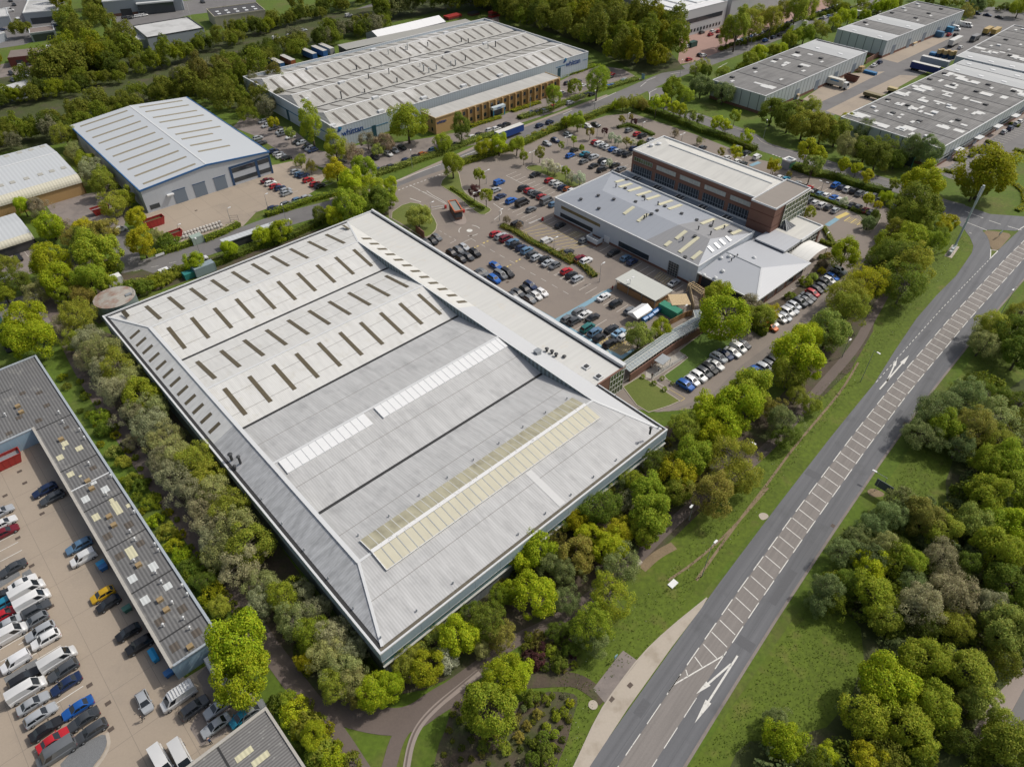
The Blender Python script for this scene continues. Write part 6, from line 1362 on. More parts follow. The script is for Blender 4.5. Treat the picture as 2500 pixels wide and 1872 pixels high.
row(Z3, '575 457 w h A;655 477 c h A;810 537 w h A;880 577 k h A;960 607 r u A;1040 642 k h A;1110 677 a h A;1200 697 w h A;1300 727 b s A;1380 757 w h A;1540 827 k s A;1635 852 g h A;1725 897 m h A;1810 922 g h A', 'in the upper side of the hedge strip', 'the brick block', g8)
row(Z3, '820 707 s h A;890 742 d h A;975 767 d u A;1050 797 w h A;1140 832 w u A;1230 857 d h A;1320 897 s h A;835 942 w h A', 'in the lower side of the hedge strip', 'the brick block', g8)
row(Z3, '2135 847 g h A;2190 1045 w h b', 'beyond the rounded end of the hedge strip', 'the trees', g8)
row(T31, '1175 262 s h b;1180 297 s h b;1165 327 s h b;1150 357 w h b', 'tucked under trees by the dark red path', 'the junction', g8)
row(Z2, '1660 332 w h A;1785 402 d h A;1925 452 w v A;1520 467 w h A;1655 517 w h A;1740 547 d h A;1190 332 d h A', 'behind the brick block', 'the kiosk', g8)
g9 = 'cars along the pavilion'
row(Z6, '1650 330 s u b;1602 372 k h b;1552 415 b h b;1510 460 w h b;1450 500 k u b;1415 550 d h b;1345 585 k h b;1290 632 r h b;1237 682 d s b;1190 725 g s b;1120 760 d u b;1040 798 s h b;1000 853 s e b;945 888 w u b;915 955 s h b;850 975 w h b;738 1030 w h b;728 1088 o h b', 'in the slanting row beside the pavilion', 'the canopy', g9)
g10 = 'cars along the long lawn'
row(Z5, '1428 1278 b u b;1500 1228 w h b;1570 1182 w u b;1630 1142 d u b;1690 1097 k e b;1755 1058 w s b;1788 982 s u b;1855 948 n s b;1937 922 w s b;2000 868 w v b;2055 838 d h b', 'in the row beside the long lawn', 'the clipped bushes', g10)
row(Z6, '885 1432 l h b;990 1465 s h b;770 1552 k u b;720 1602 d e b;640 1642 s e b', 'half hidden under the trees opposite the lawn', 'the road end', g10)
row(T21, '2115 1547 b h b;2180 1512 s h b', 'just below the trees opposite the lawn', 'the lawn', g10)
g11 = 'cars around the lettered factory'
row(T10, '60 1047 s h a;90 1082 s h a;150 1107 d h a;210 1137 s h a;225 1157 g h a;297 1182 w h a;360 1222 k h a;392 1232 s h a;440 1264 k h a;465 1281 s h a;490 1297 n h a', 'along the lettered factory side wall', 'the far trees', g11, 0)
row(T10, '15 1190 s h A;45 1235 d u A;150 1303 n h A;192 1327 w h A;217 1347 w h A;262 1362 k h A', 'along the trimmed warehouse side', 'the far trees', g11, 0)
row(T10, '345 1480 s h A;377 1502 a h A;410 1512 n h A;450 1552 r h A;510 1587 r h A;550 1602 k h A', 'in the right hand line of the concrete yard', 'the trimmed warehouse', g11)
row(T10, '95 1557 m s A;125 1580 w h A;165 1607 r h A;207 1622 n h A;257 1643 s h A', 'in the left hand line of the concrete yard', 'the trimmed warehouse', g11)
row(T11, '265 10 s h A;435 48 s h A;360 68 a h A;262 103 g h A;150 140 n h A', 'between the concrete yard and its clipped hedge', 'the top', g11)
row(T10, '1062 1465 n h A;1117 1455 k h A;1170 1435 d h A;1300 1382 n h A;1382 1352 k h A;1440 1330 o h A;1532 1290 a h A;1705 1242 g h A', 'in hedge side bays at the lettered factory', 'the green bush', g11)
row(T10, '1027 1357 k h b;1145 1327 w h b;1197 1297 s h b;1262 1272 k h b;760 1370 w h b;870 1332 m h b', 'under the pink blossom by the lettered wall', 'the hedge', g11)
row(T10, '1872 1182 w h A;1932 1160 k h A;2020 1122 w h A;2077 1110 w h A;2120 1090 k h A;2165 1072 k h A', 'in the bays before the buff brick offices', 'the conifer', g11)
row(Z1, '545 137 n h A;632 130 k h A;722 108 s h A', 'beyond the flagpole hedge', 'the flagpole', g11)
row(T20, '480 717 k h A;522 705 k h A;570 700 d h A;610 737 w h A;430 800 w h A;600 832 d h A;645 818 k h A;672 808 k h A;500 885 w h A;390 885 s h A;360 917 r h A', 'round the clipped green island past the offices', 'the offices', g11, 0)
row(T20, '860 640 r h A;850 662 k h A;842 745 b h A;872 735 a h A;960 698 l h A;980 688 s h A;690 812 k h A', 'under the wood beyond the offices', 'the offices', g11, 0)
row(Z1, '650 307 n h A;785 262 n h A', 'driving on the estate road behind the blue lorry', 'the lorry', 'cars on the estate road')
g12 = 'cars in the red paved park'
row(T20, '1640 280 k h A;1717 298 r h A;1790 312 k h A;1790 270 r h A;1735 270 w h A;1625 472 k h A;1655 478 w h A;1530 512 r h A;1520 400 w h A', 'on the red paving before the white works', 'the works', g12, 0)
row(T20, '1960 352 w h A;1985 345 a h A;2012 337 b h A;2035 327 w h A;2060 317 b h A;2085 308 k h A;2110 300 s h A;2135 292 k h A;2160 284 s h A;2185 276 k h A', 'in the long hedge line near the works', 'the road', g12, 0)
row(T30, '10 262 k h A;45 248 s h A;78 238 w h A;110 222 w h A;140 210 k h A;175 197 k h A;215 182 k h A;285 160 k h A;320 150 k h A;395 125 w h A;420 115 k h A;450 105 s h A;480 93 k h A;510 83 s h A;540 72 k h A;570 62 k h A;600 52 s h A;630 42 k h A', 'in the long hedge line past the pale lorry', 'the lorry', g12, 0)
row(T30, '48 322 n h A;105 300 k h A;462 167 k h A;490 152 w h A;525 140 a h A;640 96 w h A;685 82 k h A;722 70 k h A;775 50 w h A;815 38 w h A', 'on the estate road beyond the side turning', 'the turning', 'cars on the estate road', 0)
row(T20, '2190 347 b h A', 'on the estate road near the pale lorry', 'the lorry', 'cars on the estate road', 0)
g13 = 'cars by the trading units'
row(T30, '918 562 w s A;967 537 n h A', 'at the rust coloured wall between two trading units', 'the wall', g13)
row(T30, '1770 1332 k h A;1832 1297 k h A;1875 1257 k h A;2040 1137 s h A;2095 1107 n u A;2145 1067 s h A;2180 1047 w h A', 'in the hedged bays by the patched trading unit', 'the oak', g13)
row(T30, '1810 115 n h b;1900 130 n s b;2000 148 k s b', 'in the top right lane', 'the units', g13, 0)
row(T30, '2050 67 w h A;2085 74 k h A;2120 80 w h A;1725 10 w h A;1765 12 w h A', 'in the farthest right bays', 'the units', g13, 0)
row(T30, '1565 300 r h A;1625 300 k h A;1665 410 w h A;930 95 w h A;960 100 w h A', 'scattered about the trading yard', 'the units', g13, 0)
g14 = 'cars at the left edge units'
row(T01, '1040 322 w h A;50 582 k h b;155 562 k s b;70 1342 k h b;1440 682 w v A;1735 577 w h A;30 737 w h A', 'on the left side roads and yards', 'the barrel unit', g14)
g15 = 'cars in the top left estate'
row(T00, '75 90 w V A;45 190 w V A;40 210 m h A;20 255 n h A;165 180 w V b;330 165 k h A;470 150 r h A;475 170 s h A;475 195 s h A;480 220 n h A;275 45 r h A;280 20 s h A;260 10 w h A;120 40 k h b;90 5 k h b', 'on the top left lane', 'the edge', g15, 0)
row(T00, '165 540 n v A;185 562 w h A;258 552 k h A;262 500 g V b;465 582 k s A;205 632 n h A;205 658 s h A;110 690 d h b;95 632 k h b', 'around the oval island of the small car park', 'the terrace', g15, 0)
row(T00, '1080 150 k h A;1120 155 k h A;1185 140 w h A;1215 135 w h A;1245 130 w h A;1750 15 k h b', 'before the glazed works', 'the door', g15, 0)
row(T10, '175 325 w v A;285 308 w h A;410 260 s h A;800 130 w v A', 'driving on the road between the tree belts', 'the roundabout side', 'cars on the belt road', 0)
# ------------------------------------------------------------------ lorries, trailers
M_tarp = mat('lorry_side', (1, 1, 1), .55, objcol=True); M_cab = mat('cab_paint', (1, 1, 1), .35, objcol=True, coat=.5)
M_lroof2 = mat('pale_trailer_roof', (.55, .55, .53), .6, fine=.1)
def lorry(q, hd, L_, col, label, nm='box_trailer', cat='trailer', cab=None, roof=None, w_=2.5, h=3.7, group=None, z=1.9, floor=1.0):
    p = G(*q, z); p.z = .05; d = HD[hd] if isinstance(hd, str) else hd
    r = empty(nm, p, math.atan2(d.y, d.x)); tag(r, label, cat, group); I = lambda x, y, z=0: Vector((x, y, z))
    o = MB().box(I, -L_ / 2, L_ / 2, -w_ / 2, w_ / 2, floor, h - .06).build('cargo_body', M_tarp, r, True); o.color = (*col, 1)
    o = MB().box(I, -L_ / 2 - .02, L_ / 2 + .02, -w_ / 2 - .02, w_ / 2 + .02, h - .06, h).build('roof', M_tarp, r, True); o.color = (*(roof or (.56, .56, .54)), 1)
    MB().box(I, -L_ / 2 + .1, L_ / 2 - .1, -.45, .45, .65, floor).build('chassis', M_under, r, True)
    xs = [-L_ / 2 + 1.2, -L_ / 2 + 2.4] + ([-L_ / 2 + 3.6] if L_ > 9 else [])
    if cab is None: xs = xs
    for x in xs:
        for s1 in (-1, 1): MB().tube((x, s1 * (w_ / 2 - .35), .5), (x, s1 * (w_ / 2 - .02), .5), .5, 12).build('wheel', M_tyre, r, True)
    if cab is not None:
        x0 = L_ / 2 + .35; b = MB(); hc = 3.0
        b.add([(x0, -1.2, .55), (x0 + 2.0, -1.2, .55), (x0 + 2.0, 1.2, .55), (x0, 1.2, .55), (x0, -1.18, hc), (x0 + 1.5, -1.12, hc), (x0 + 1.5, 1.12, hc), (x0, 1.18, hc), (x0 + 2.05, -1.2, 1.6), (x0 + 2.05, 1.2, 1.6)], [(0, 1, 2, 3)[::-1], (4, 5, 6, 7), (0, 1, 8, 5, 4), (3, 7, 6, 9, 2), (1, 2, 9, 8), (8, 9, 6, 5), (0, 4, 7, 3)])
        o = b.build('cab', M_cab, r, True); o.color = (*cab, 1)
        MB().add([(x0 + 2.04, -1.08, 1.72), (x0 + 2.04, 1.08, 1.72), (x0 + 1.6, 1.02, 2.82), (x0 + 1.6, -1.02, 2.82)], [(0, 1, 2, 3)]).build('windscreen', M_cglass, r, True)
        for x in (x0 + 1.2, x0 - 1.0):
            for s1 in (-1, 1): MB().tube((x, s1 * .85, .5), (x, s1 * 1.2, .5), .5, 12).build('wheel', M_tyre, r, True)
    return r
WHT = (.66, .66, .64); NVY = (.015, .05, .20)
r = lorry(Z1(240, 405), 'A', 13.6, (.015, .055, .24), 'blue curtain sided trailer with white roof on the estate road', 'curtain_trailer', roof=(.62, .60, .55))
r = lorry(T30(260, 225), 'A', 13.6, (.55, .56, .55), 'long pale grey articulated lorry on the estate road near the red paved park', 'articulated_lorry', 'lorry', cab=WHT)
lorry(T30(755, 118), 'b', 6, WHT, 'short white box lorry at the estate road bend beyond trading units', 'box_lorry', 'lorry', cab=WHT)
r = lorry(T30(585, 712), 'b', 7.5, (.58, .56, .50), 'white rigid box lorry with blue side stripe beside the rusty skip', 'box_lorry', 'lorry', cab=WHT, roof=(.6, .58, .52))
MB().box(lambda x, y, z=0: Vector((x, y, z)), -2.2, 1.8, -1.28, -1.255, 2.6, 3.2).build('side_stripe', mat('blue_stripe', (.04, .22, .45), .5), r, True)
lorry(T30(1355, 590), 'b', 13, (.012, .03, .15), 'dark blue trailer parked against the big patched trading unit', 'curtain_trailer', roof=(.58, .57, .52)); lorry(T30(1440, 540), 'b', 13, (.36, .40, .45), 'pale grey domed trailer parked beside the dark blue trailer', 'box_trailer')
lorry(T30(1615, 362), 'A', 12, (.58, .56, .52), 'white trailer with red skirt in the middle of the trading yard', 'box_trailer', floor=1.3)
for k, (q, c, lb) in enumerate((((180, 555), (.02, .09, .26), 'blue trailer with pale roof, nearest the factory corner'), ((275, 530), (.30, .09, .03), 'orange brown trailer with pale roof behind the factory'), ((460, 475), (.02, .09, .26), 'blue trailer behind the factory beside the bright green machine'), ((550, 450), (.03, .12, .32), 'blue trailer behind the factory next to the cream one'), ((610, 430), (.35, .35, .32), 'cream roofed trailer at the end of the rear trailer row'))):
    lorry(T10(*q), 'b', 11.5, c, lb, 'box_trailer', group='trailers behind the lettered factory', roof=(.50, .49, .46))
lorry(T30(905, 830), 'b', 8, (.13, .11, .05), 'olive brown flat trailer beside the patched trading unit', 'flat_trailer', h=2.3, z=1.2, roof=(.22, .18, .09)); lorry(T30(1075, 780), 'b', 4, (.45, .36, .16), 'tan crate trailer close to the patched trading unit', 'flat_trailer', h=2.3, z=1.2, roof=(.45, .36, .18))
lorry(T30(1900, 262), 'A', 8, (.40, .28, .08), 'tan bulk trailer behind the dark tractor unit', 'bulk_trailer', roof=(.42, .30, .12), h=3.2); lorry(T30(1970, 268), 'A', 8, (.40, .28, .08), 'tan bulk trailer farther from the dark tractor unit', 'bulk_trailer', roof=(.42, .30, .12), h=3.2)
lorry(T30(1800, 318), 'a', 6, (.08, .085, .09), 'dark grey tipper lorry in the trading yard', 'tipper_lorry', 'lorry', cab=(.12, .125, .13), roof=(.2, .2, .2), h=2.8)
for k, q in enumerate(((1580, 235), (1620, 245), (1645, 200), (1672, 208), (1700, 215), (1725, 218))): put_car(*T30(*q), 'w', 'V', 'b', '%s white box van from the blue containers beside the far unit' % ordinal(k), 'white vans beside the far unit', 0)
box_container('storage_container', 'blue container nearer the lane beside the far trading unit', 'container', T30(1455, 315), -EB, 6.1, 2.5, 2.7, cont_mat('mid_blue_steel', (.06, .16, .28))); box_container('storage_container', 'bright blue container nearer the white vans beside the far unit', 'container', T30(1540, 275), -EB, 6.1, 2.5, 2.7, cont_mat('sky_blue_steel', (.05, .24, .42)))
box_container('recycling_container', 'dark green container beside the bushes on the red paving', 'container', T20(1555, 405), EA, 5, 2.5, 2.6, cont_mat('dark_green_steel', (.02, .07, .06)))

flush_cars()
# ================================================================== planting
M_leaf = mat('foliage', (1, 1, 1), .7, objcol=True, island=.26, trans=.42, var=.2, vscale=1.7, spec=.2)
M_bark = mat('bark', (.10, .08, .06), .95, fine=.3, fscale=6)
M_twig = mat('grey_twigs', (.20, .17, .14), .95)
M_pot = M_soil
FC = {'L': ('lime green', (.42, .49, .022)), 'Y': ('yellow green', (.47, .465, .022)), 'M': ('fresh green', (.335, .41, .034)), 'D': ('dark green', (.19, .25, .03)), 'O': ('olive', (.345, .38, .045)), 'G': ('grey green', (.39, .42, .15)),
      'B': ('grey brown', (.41, .405, .22)), 'E': ('blue green', (.25, .315, .11)), 'P': ('purple leaved', (.13, .05, .05)), 'C': ('copper tinted', (.35, .325, .065)), 'W': ('white blossomed', (.56, .6, .43)), 'K': ('pinkish brown', (.37, .31, .2)), 'T': ('pale green', (.38, .44, .09))}
def leaf_mesh(name, P, Nn, size, seed, aspect=.75):
    """one small quad per point, facing its normal"""
    r = np.random.default_rng(seed); n = len(P)
    t = r.normal(size=(n, 3)); t -= (t * Nn).sum(1, keepdims=True) * Nn; t /= np.linalg.norm(t, axis=1, keepdims=True) + 1e-9
    b = np.cross(Nn, t); s = (size * r.uniform(.6, 1.35, n))[:, None]
    vs = np.stack([P - t * s * .5, P + b * s * aspect * .5 - Nn * s * .12, P + t * s * .5, P - b * s * aspect * .5 - Nn * s * .12], 1).reshape(-1, 3)
    me = bpy.data.meshes.new(name); me.vertices.add(4 * n); me.vertices.foreach_set('co', vs.ravel().astype('f'))
    me.loops.add(4 * n); me.loops.foreach_set('vertex_index', np.arange(4 * n, dtype='i')); me.polygons.add(n); me.polygons.foreach_set('loop_start', np.arange(0, 4 * n, 4, dtype='i'))
    me.materials.append(M_leaf); me.update(calc_edges=True); me.validate(); return me
def crown_pts(seed, nc, nl, vert, cz, crad, inner=.5, outer=.82, flat=0., ragged=.3):
    r = np.random.default_rng(seed); d = r.normal(size=(nc * 3, 3)); d /= np.linalg.norm(d, axis=1, keepdims=True); d = d[d[:, 2] > -.62][:nc]
    lobe = 1 + ragged * (np.sin(d[:, 0] * 3.1 + seed) * np.cos(d[:, 1] * 2.7 + seed * 1.7) * .5)
    C = d * r.uniform(inner, outer, (len(d), 1)) * lobe[:, None]; cr = crad * r.uniform(.65, 1.3, len(d))
    C[:, 2] *= vert * (1 - flat * (C[:, 2] < 0))
    k = r.integers(0, len(d), nl); e = r.normal(size=(nl, 3)); e /= np.linalg.norm(e, axis=1, keepdims=True)
    flip = (e * d[k]).sum(1) < -.25; e[flip] *= -1
    P = C[k] + e * (cr[k] * r.uniform(.55, 1.08, nl))[:, None]
    Nn = e * .75 + r.normal(size=(nl, 3)) * .42 + np.array([0, 0, .22]); Nn /= np.linalg.norm(Nn, axis=1, keepdims=True)
    P[:, 2] += cz; P[:, 2] = np.maximum(P[:, 2], .06)
    return P, Nn, C + np.array([0, 0, cz])
def trunk_mesh(name, C, cz, rad, nlimb, seed, twig=False, m=None):
    b = MB(); ra = random.Random(seed); top = cz + .25
    pts = [Vector((0, 0, -.05)), Vector((ra.uniform(-.04, .04), ra.uniform(-.04, .04), cz * .45)), Vector((ra.uniform(-.08, .08), ra.uniform(-.08, .08), top))]
    b.tube(pts[0], pts[1], rad, 7, 0, rad * .75); b.tube(pts[1], pts[2], rad * .75, 6, 0, rad * .2)
    ids = list(range(len(C))); ra.shuffle(ids)
    for i in ids[:nlimb]:
        t = ra.uniform(.35, .9); s0 = pts[1].lerp(pts[2], t) if t > .5 else pts[0].lerp(pts[1], .6 + t * .8)
        e = Vector(C[i]) * .98; mid = s0.lerp(e, .5) + Vector((0, 0, .06)); b.tube(s0, mid, rad * .36, 5, 0, rad * .22); b.tube(mid, e, rad * .22, 4, 0, rad * .06)
        if twig:
            for _ in range(4):
                q = e + Vector((ra.uniform(-1, 1), ra.uniform(-1, 1), ra.uniform(-.4, 1))).normalized() * .3; b.tube(mid.lerp(e, ra.uniform(.2, .9)), q, rad * .11, 3, 0, rad * .04)
    return b.mesh(name, m or M_bark, True)
TK = {}
def make_kind(k, nvar, nc, nl, vert, cz, crad, leaf, trad, nlimb, words, cat='tree', nm='broadleaf_tree', twig=False, **kw):
    vs_ = []
    for v in range(nvar):
        sd = hash((ord(k), v)) % 1000 + v * 7 + ord(k) * 13; P, Nn, C = crown_pts(sd, nc, nl, vert, cz, crad, **kw)
        vs_.append((leaf_mesh('crown_leaves', P, Nn, leaf, sd + 1), trunk_mesh('trunk_wood', C, cz, trad, nlimb, sd, twig, M_twig if k == 'w' and v % 2 else None) if trad else None))
    TK[k] = (vs_, cz, words, cat, nm, vert)
make_kind('r', 4, 54, 13000, .98, 1.12, .28, .066, .07, 12, 'broadleaf tree', ragged=.5)
make_kind('o', 3, 60, 11000, 1.55, 1.85, .28, .068, .07, 14, 'tall tree', nm='tall_tree', ragged=.5)
make_kind('w', 4, 64, 11000, .98, 1.05, .25, .05, .05, 26, 'feathery tree', nm='feathery_tree', twig=True, inner=.45, outer=.88, ragged=.6)
make_kind('s', 3, 26, 2600, 1.05, 1.95, .34, .14, .06, 9, 'young standard tree', nm='young_tree', ragged=.5)
make_kind('b', 2, 30, 4200, .85, 1.15, .32, .085, .06, 12, 'small tree', nm='blossom_tree', ragged=.6)
make_kind('u', 3, 30, 3200, .72, .55, .32, .11, 0, 0, 'shrub', 'shrub', 'shrub', flat=.4)
make_kind('c', 1, 60, 3600, .95, .85, .22, .1, 0, 0, 'clipped round bush', 'bush', 'clipped_bush', inner=.74, outer=.8, ragged=0)
rt = random.Random(5)
NT = [0]
FAR = []
LABS = {}
def tree(u, v, rpx, k, c, where, start, group, n, force=False):
    vs_, cz, words, cat, nm, vert = TK[k]
    Rm = 4.0
    for _ in range(4):
        z = cz * Rm; b = (936 - v) / CF; t = (CH - z) / (_s - b * _c); Rm = rpx * .98 * t / CF
    p = G(u, v, cz * Rm); p.z = 0
    NT[0] += 1; i = rt.randrange(len(vs_)); j = rt.uniform(.86, 1.16); col = [x * j for x in FC[c][1]]; col[0] *= rt.uniform(.92, 1.1)
    r = empty(nm, p, rt.uniform(0, 6.28)); r.scale = (Rm, Rm * rt.uniform(.92, 1.06), Rm * rt.uniform(.94, 1.05))
    lab = '%s %s, %s from %s %s' % (FC[c][0], words, n, start, where) if n != 'the only one' else 'only %s %s %s' % (FC[c][0], words, where)
    if len(lab.split()) > 16: print("LONG", len(lab.split()), where, '|', start)
    tag(r, lab, cat, group)
    o = bpy.data.objects.new('crown', vs_[i][0]); COL.objects.link(o); o.parent = r; o.color = (*col, 1)
    if vs_[i][1] is not None: o = bpy.data.objects.new('trunk', vs_[i][1]); COL.objects.link(o); o.parent = r
    return r
def trees(t, data, where, start, group, k=.282553):
    """x y r kind colour; items run along the row from its start"""
    its = [x.split() for x in data.split(';') if x.strip()]
    cnt = {}; tot = {}
    for it in its: key = (it[3], it[4]); tot[key] = tot.get(key, 0) + 1
    for it in its:
        key = (it[3], it[4]); n = cnt.get(key, 0); cnt[key] = n + 1
        tree(*t(float(it[0]), float(it[1])), float(it[2]) * k, it[3], it[4], where, start, group, ordinal(n) if tot[key] > 1 else 'the only one')
KZ = .18116
# --- belt west of the big warehouse
gW = 'trees between the big warehouse and the red path'
trees(T01, '680 1080 150 w O;560 1150 110 w B;760 1290 150 w B;620 1290 110 w O;900 1400 170 w G;760 1430 130 w B;1020 1510 170 w O;880 1560 150 w B;1120 1610 150 w G', 'at the tank end of the path belt', 'the tank', gW)
trees(T02, '1000 60 150 w B;1220 100 180 r M;1130 270 150 w B;1310 230 170 w G;1330 390 170 w B;1160 500 80 w B;1420 480 170 w G;1500 620 180 w G;1400 690 150 w B;1700 680 190 w O;1560 800 170 w B;1780 820 180 r O;1640 950 170 w B;1880 960 190 w G;1780 1080 170 w B;1970 1100 200 w O;1880 1210 170 w B;2070 1270 200 w G;1860 1340 150 w B;2160 1390 200 r O;1900 1490 150 w G;2090 1560 190 w B', 'in the middle of the warehouse path belt', 'the top', gW)
trees(T13, '60 90 170 w G;240 180 180 w M;60 240 150 w B;400 150 120 w B;330 380 190 w G;500 300 150 w B;480 500 180 w M;660 520 180 w B;600 680 180 w G;820 640 160 w B;750 810 200 w G;430 760 100 r Y;860 940 170 w G;690 950 170 w O', 'at the garden end of the path belt', 'the top', gW)
gS = 'trees along the long windowed side of the big warehouse'
trees(T13, '1020 1000 170 r L;1160 960 140 r L;890 1050 110 w C;1300 780 150 w O;1470 800 170 r Y;1530 580 110 b T;1650 720 120 b W;1750 540 190 r L;1960 630 100 w G;1990 400 190 w D;2110 520 150 w C', 'below the windowed wall, bottom corner end', 'the bottom corner', gS)
trees(T22, '60 1500 150 r L;200 1420 180 r L;330 1560 140 w E;540 1190 110 r Y;330 1240 110 w D;560 1480 180 r C;660 1310 130 r L;470 1640 150 w E;850 1420 160 r L;910 1290 140 r Y;930 1560 190 w E;760 1070 190 w D;610 1060 80 r L;990 1010 90 w B;1180 930 170 r M;1200 1150 210 r M;1130 1280 150 r M;1430 770 170 r Y;1430 930 140 r O;1250 690 140 w D;1560 650 190 r M', 'below the windowed wall, middle stretch', 'the bottom corner', gS)
trees(T22, '120 1360 130 w M;270 1260 110 w O;400 1180 110 w D;800 880 100 w O;1010 830 110 w M', 'close against the windowed warehouse wall', 'the bottom', gS)
trees(T13, '1560 470 100 w O;1850 340 120 w D;2110 180 110 w M;1380 640 100 w O', 'close against the windowed wall near its corner', 'the corner', gS)
trees(T23, '10 130 120 r L;200 170 190 r L;450 210 140 w E', 'over the path under the windowed wall', 'the corner', gS)
gE = 'trees between the lower car park and the main road'
trees(T22, '1500 370 160 w O;1690 240 170 r L;1740 430 150 r L;1830 320 190 r L;1960 190 230 r L;2060 60 210 r M;1900 640 220 w O;1720 950 220 w C;1960 830 180 w O', 'between the white warehouse and road verge', 'the warehouse', gE)
trees(T32, '130 330 170 w E;40 230 130 w C;150 470 120 w D;250 90 110 w O;380 180 100 w O', 'as thin growth above the verge desire line', 'the warehouse', gE)
trees(T31, '250 1430 240 r L;180 1560 180 w O;330 1260 150 r L;530 1190 180 r T;700 1010 180 w O;660 900 170 w O;850 800 180 w Y;670 530 140 r L;960 600 130 w D;1070 470 150 r M;1150 570 180 w D;1230 640 200 w O;1180 800 200 w D;1010 740 130 u D;1120 330 120 w O;1290 130 200 r D;1190 200 150 r O;1340 270 140 w O;1250 400 140 r M;1430 440 120 w M;1500 370 80 u D;1530 300 70 u Y;1570 250 80 u Y', 'along the lower drive to the junction', 'the lawn', gE)
trees(T21, '1840 1080 230 r L;1100 1240 125 r T;1290 1170 95 r L;1770 900 130 r M;2060 980 110 b K;2150 1080 120 r O', 'around the glazed walkway and pavilion', 'the walkway', 'trees around the walkway')
trees(Z6, '730 900 130 w Y;820 560 60 u M;1000 680 80 u D;1200 480 90 u M;1300 420 70 u T;1420 340 60 u Y;1430 240 70 u K;1500 130 60 u C;1420 150 50 u D', 'in the planting strip behind the pavilion cars', 'the corner', 'shrubs behind the pavilion cars', KZ)
gR = 'trees in the wood right of the main road'
trees(T31, '1960 1180 180 w O;2120 1230 180 r D;1860 1300 150 w G;2180 1060 130 w O;2180 1400 170 r D', 'at the upper end of the roadside wood', 'the road', gR)
trees(T32, '1450 240 190 w E;1690 140 190 w E;1900 120 170 w D;1530 390 160 r M;1330 450 150 w E;1760 400 200 w C;1650 540 150 w E;1990 310 200 w G;2170 180 170 w D;1990 520 170 w O;2110 690 200 r M;1900 690 170 r M;1880 980 200 r M;2140 900 190 r M;1350 1160 190 r C;1500 1270 170 r O;1760 1210 180 r T;1960 1190 160 r M;2140 1230 180 r L;1050 1140 150 w E;890 1240 140 w E;780 1350 130 w E;650 1460 140 w E;1000 1420 160 w G;1210 1530 160 r M;1500 1510 170 w B;880 1570 160 r L;1700 1560 150 w D;1990 1450 220 r M', 'in the middle of the roadside wood', 'the road', gR)
trees(T33, '500 140 170 w E;430 260 110 w E;700 60 140 w D;900 170 190 r M;1000 340 160 r O;1280 270 230 w B;1580 150 220 w B;1880 270 200 w B;1250 70 150 w E;2070 90 200 r D;2040 470 240 r T;1600 430 170 w O;1330 740 230 r M;1020 940 260 r L;860 1210 220 r M;1200 1310 250 r M;1440 1130 220 r M;1720 840 230 r O;1850 1090 190 r T;140 1430 190 r L;500 1570 120 r L;860 1610 180 r Y;1560 1440 90 c D;1240 1540 140 u D;2100 1450 240 r O;1800 1550 120 u D;90 1250 130 w E', 'at the lower end of the roadside wood', 'the top', gR)
gB = 'trees around the bottom garden'
trees(T13, '2010 1160 250 r M;2140 860 190 r L', 'as one of a big pair over the round garden bed', 'the path', gB)
trees(T23, '60 860 140 r L;850 170 210 w M;700 440 190 w M;720 560 150 w E;250 620 60 u P;220 730 80 u P;330 650 60 u M;410 770 80 u D;500 640 80 u D;380 480 90 w D', 'around the soil bed by the layby', 'the path', gB)
trees(T23, '300 1310 45 c M;370 1370 45 c M;190 1450 50 c D;270 1410 70 c D;280 1520 80 c D;180 1590 80 c D;320 1600 80 c D;380 1220 45 u M;170 1060 80 u D;100 1150 35 c E;300 1080 45 u O;450 1180 45 u M;130 1300 45 u C;60 1400 50 u C;350 1480 40 c M;220 1200 50 u C;500 1100 40 u Y;20 1250 50 u C;-150 1350 60 u C;-60 1500 60 u O;-250 1480 60 u D;-330 1300 60 u D', 'in the bottom garden bed', 'the top', 'bushes in the bottom garden')
trees(T03, '2065 600 285 r L;2100 870 270 r L', 'in the huge pair by the terrace end', 'the terrace', 'lime trees at the terrace end')
trees(T03, '1760 60 110 w D;1830 160 110 u Y;1900 280 110 r O;1690 -40 90 u D', 'beside the terrace wall above the lime pair', 'the top', 'shrubs behind the terrace')
trees(T13, '330 1180 130 u L;420 1290 130 u O;500 1390 140 r L;560 1520 140 u O;650 1600 130 u L;260 1080 100 u M', 'beside the bottom workshop', 'the lime pair', 'shrubs behind the bottom workshop')
trees(T02, '860 290 85 u M;900 390 85 u D;980 590 70 u T;1060 680 75 u O;1150 830 80 u O;1220 880 75 u D;1300 1020 80 u M;1340 1180 75 u L;1440 1270 90 u O;1500 1400 80 u Y;1560 1480 90 u L;1620 1590 100 u D', 'in the rough strip between terrace and red path', 'the top', 'shrubs behind the terrace')
# --- left cluster
gL = 'trees at the left side roads'
trees(T01, '430 610 170 r L;500 770 160 r L;840 540 200 r M;740 430 130 r D;720 310 100 r Y;880 350 130 r C;640 400 100 w C;430 300 120 r L;330 130 100 w K;200 130 90 r L;520 290 80 w K;970 110 130 w O;1080 60 100 r M;1180 230 100 r Y;1220 440 140 r Y;1350 390 80 w G;1450 430 90 u D;780 770 150 r M;920 800 100 r M;560 890 100 r M;710 900 110 w C;200 1080 170 r L;300 1290 190 r L;130 1240 130 r L;60 640 110 w O;150 790 130 w D;320 870 120 w G;30 880 100 r M;980 660 90 u D;900 680 110 u M', 'around the left hand side roads', 'the edge', gL)
trees(T00, '640 1310 90 w G;560 1180 110 w O;740 1400 90 r M;790 1480 120 w B;900 1590 130 w O;880 1530 100 w O', 'in the gap beside the trimmed warehouse', 'the top', gL)
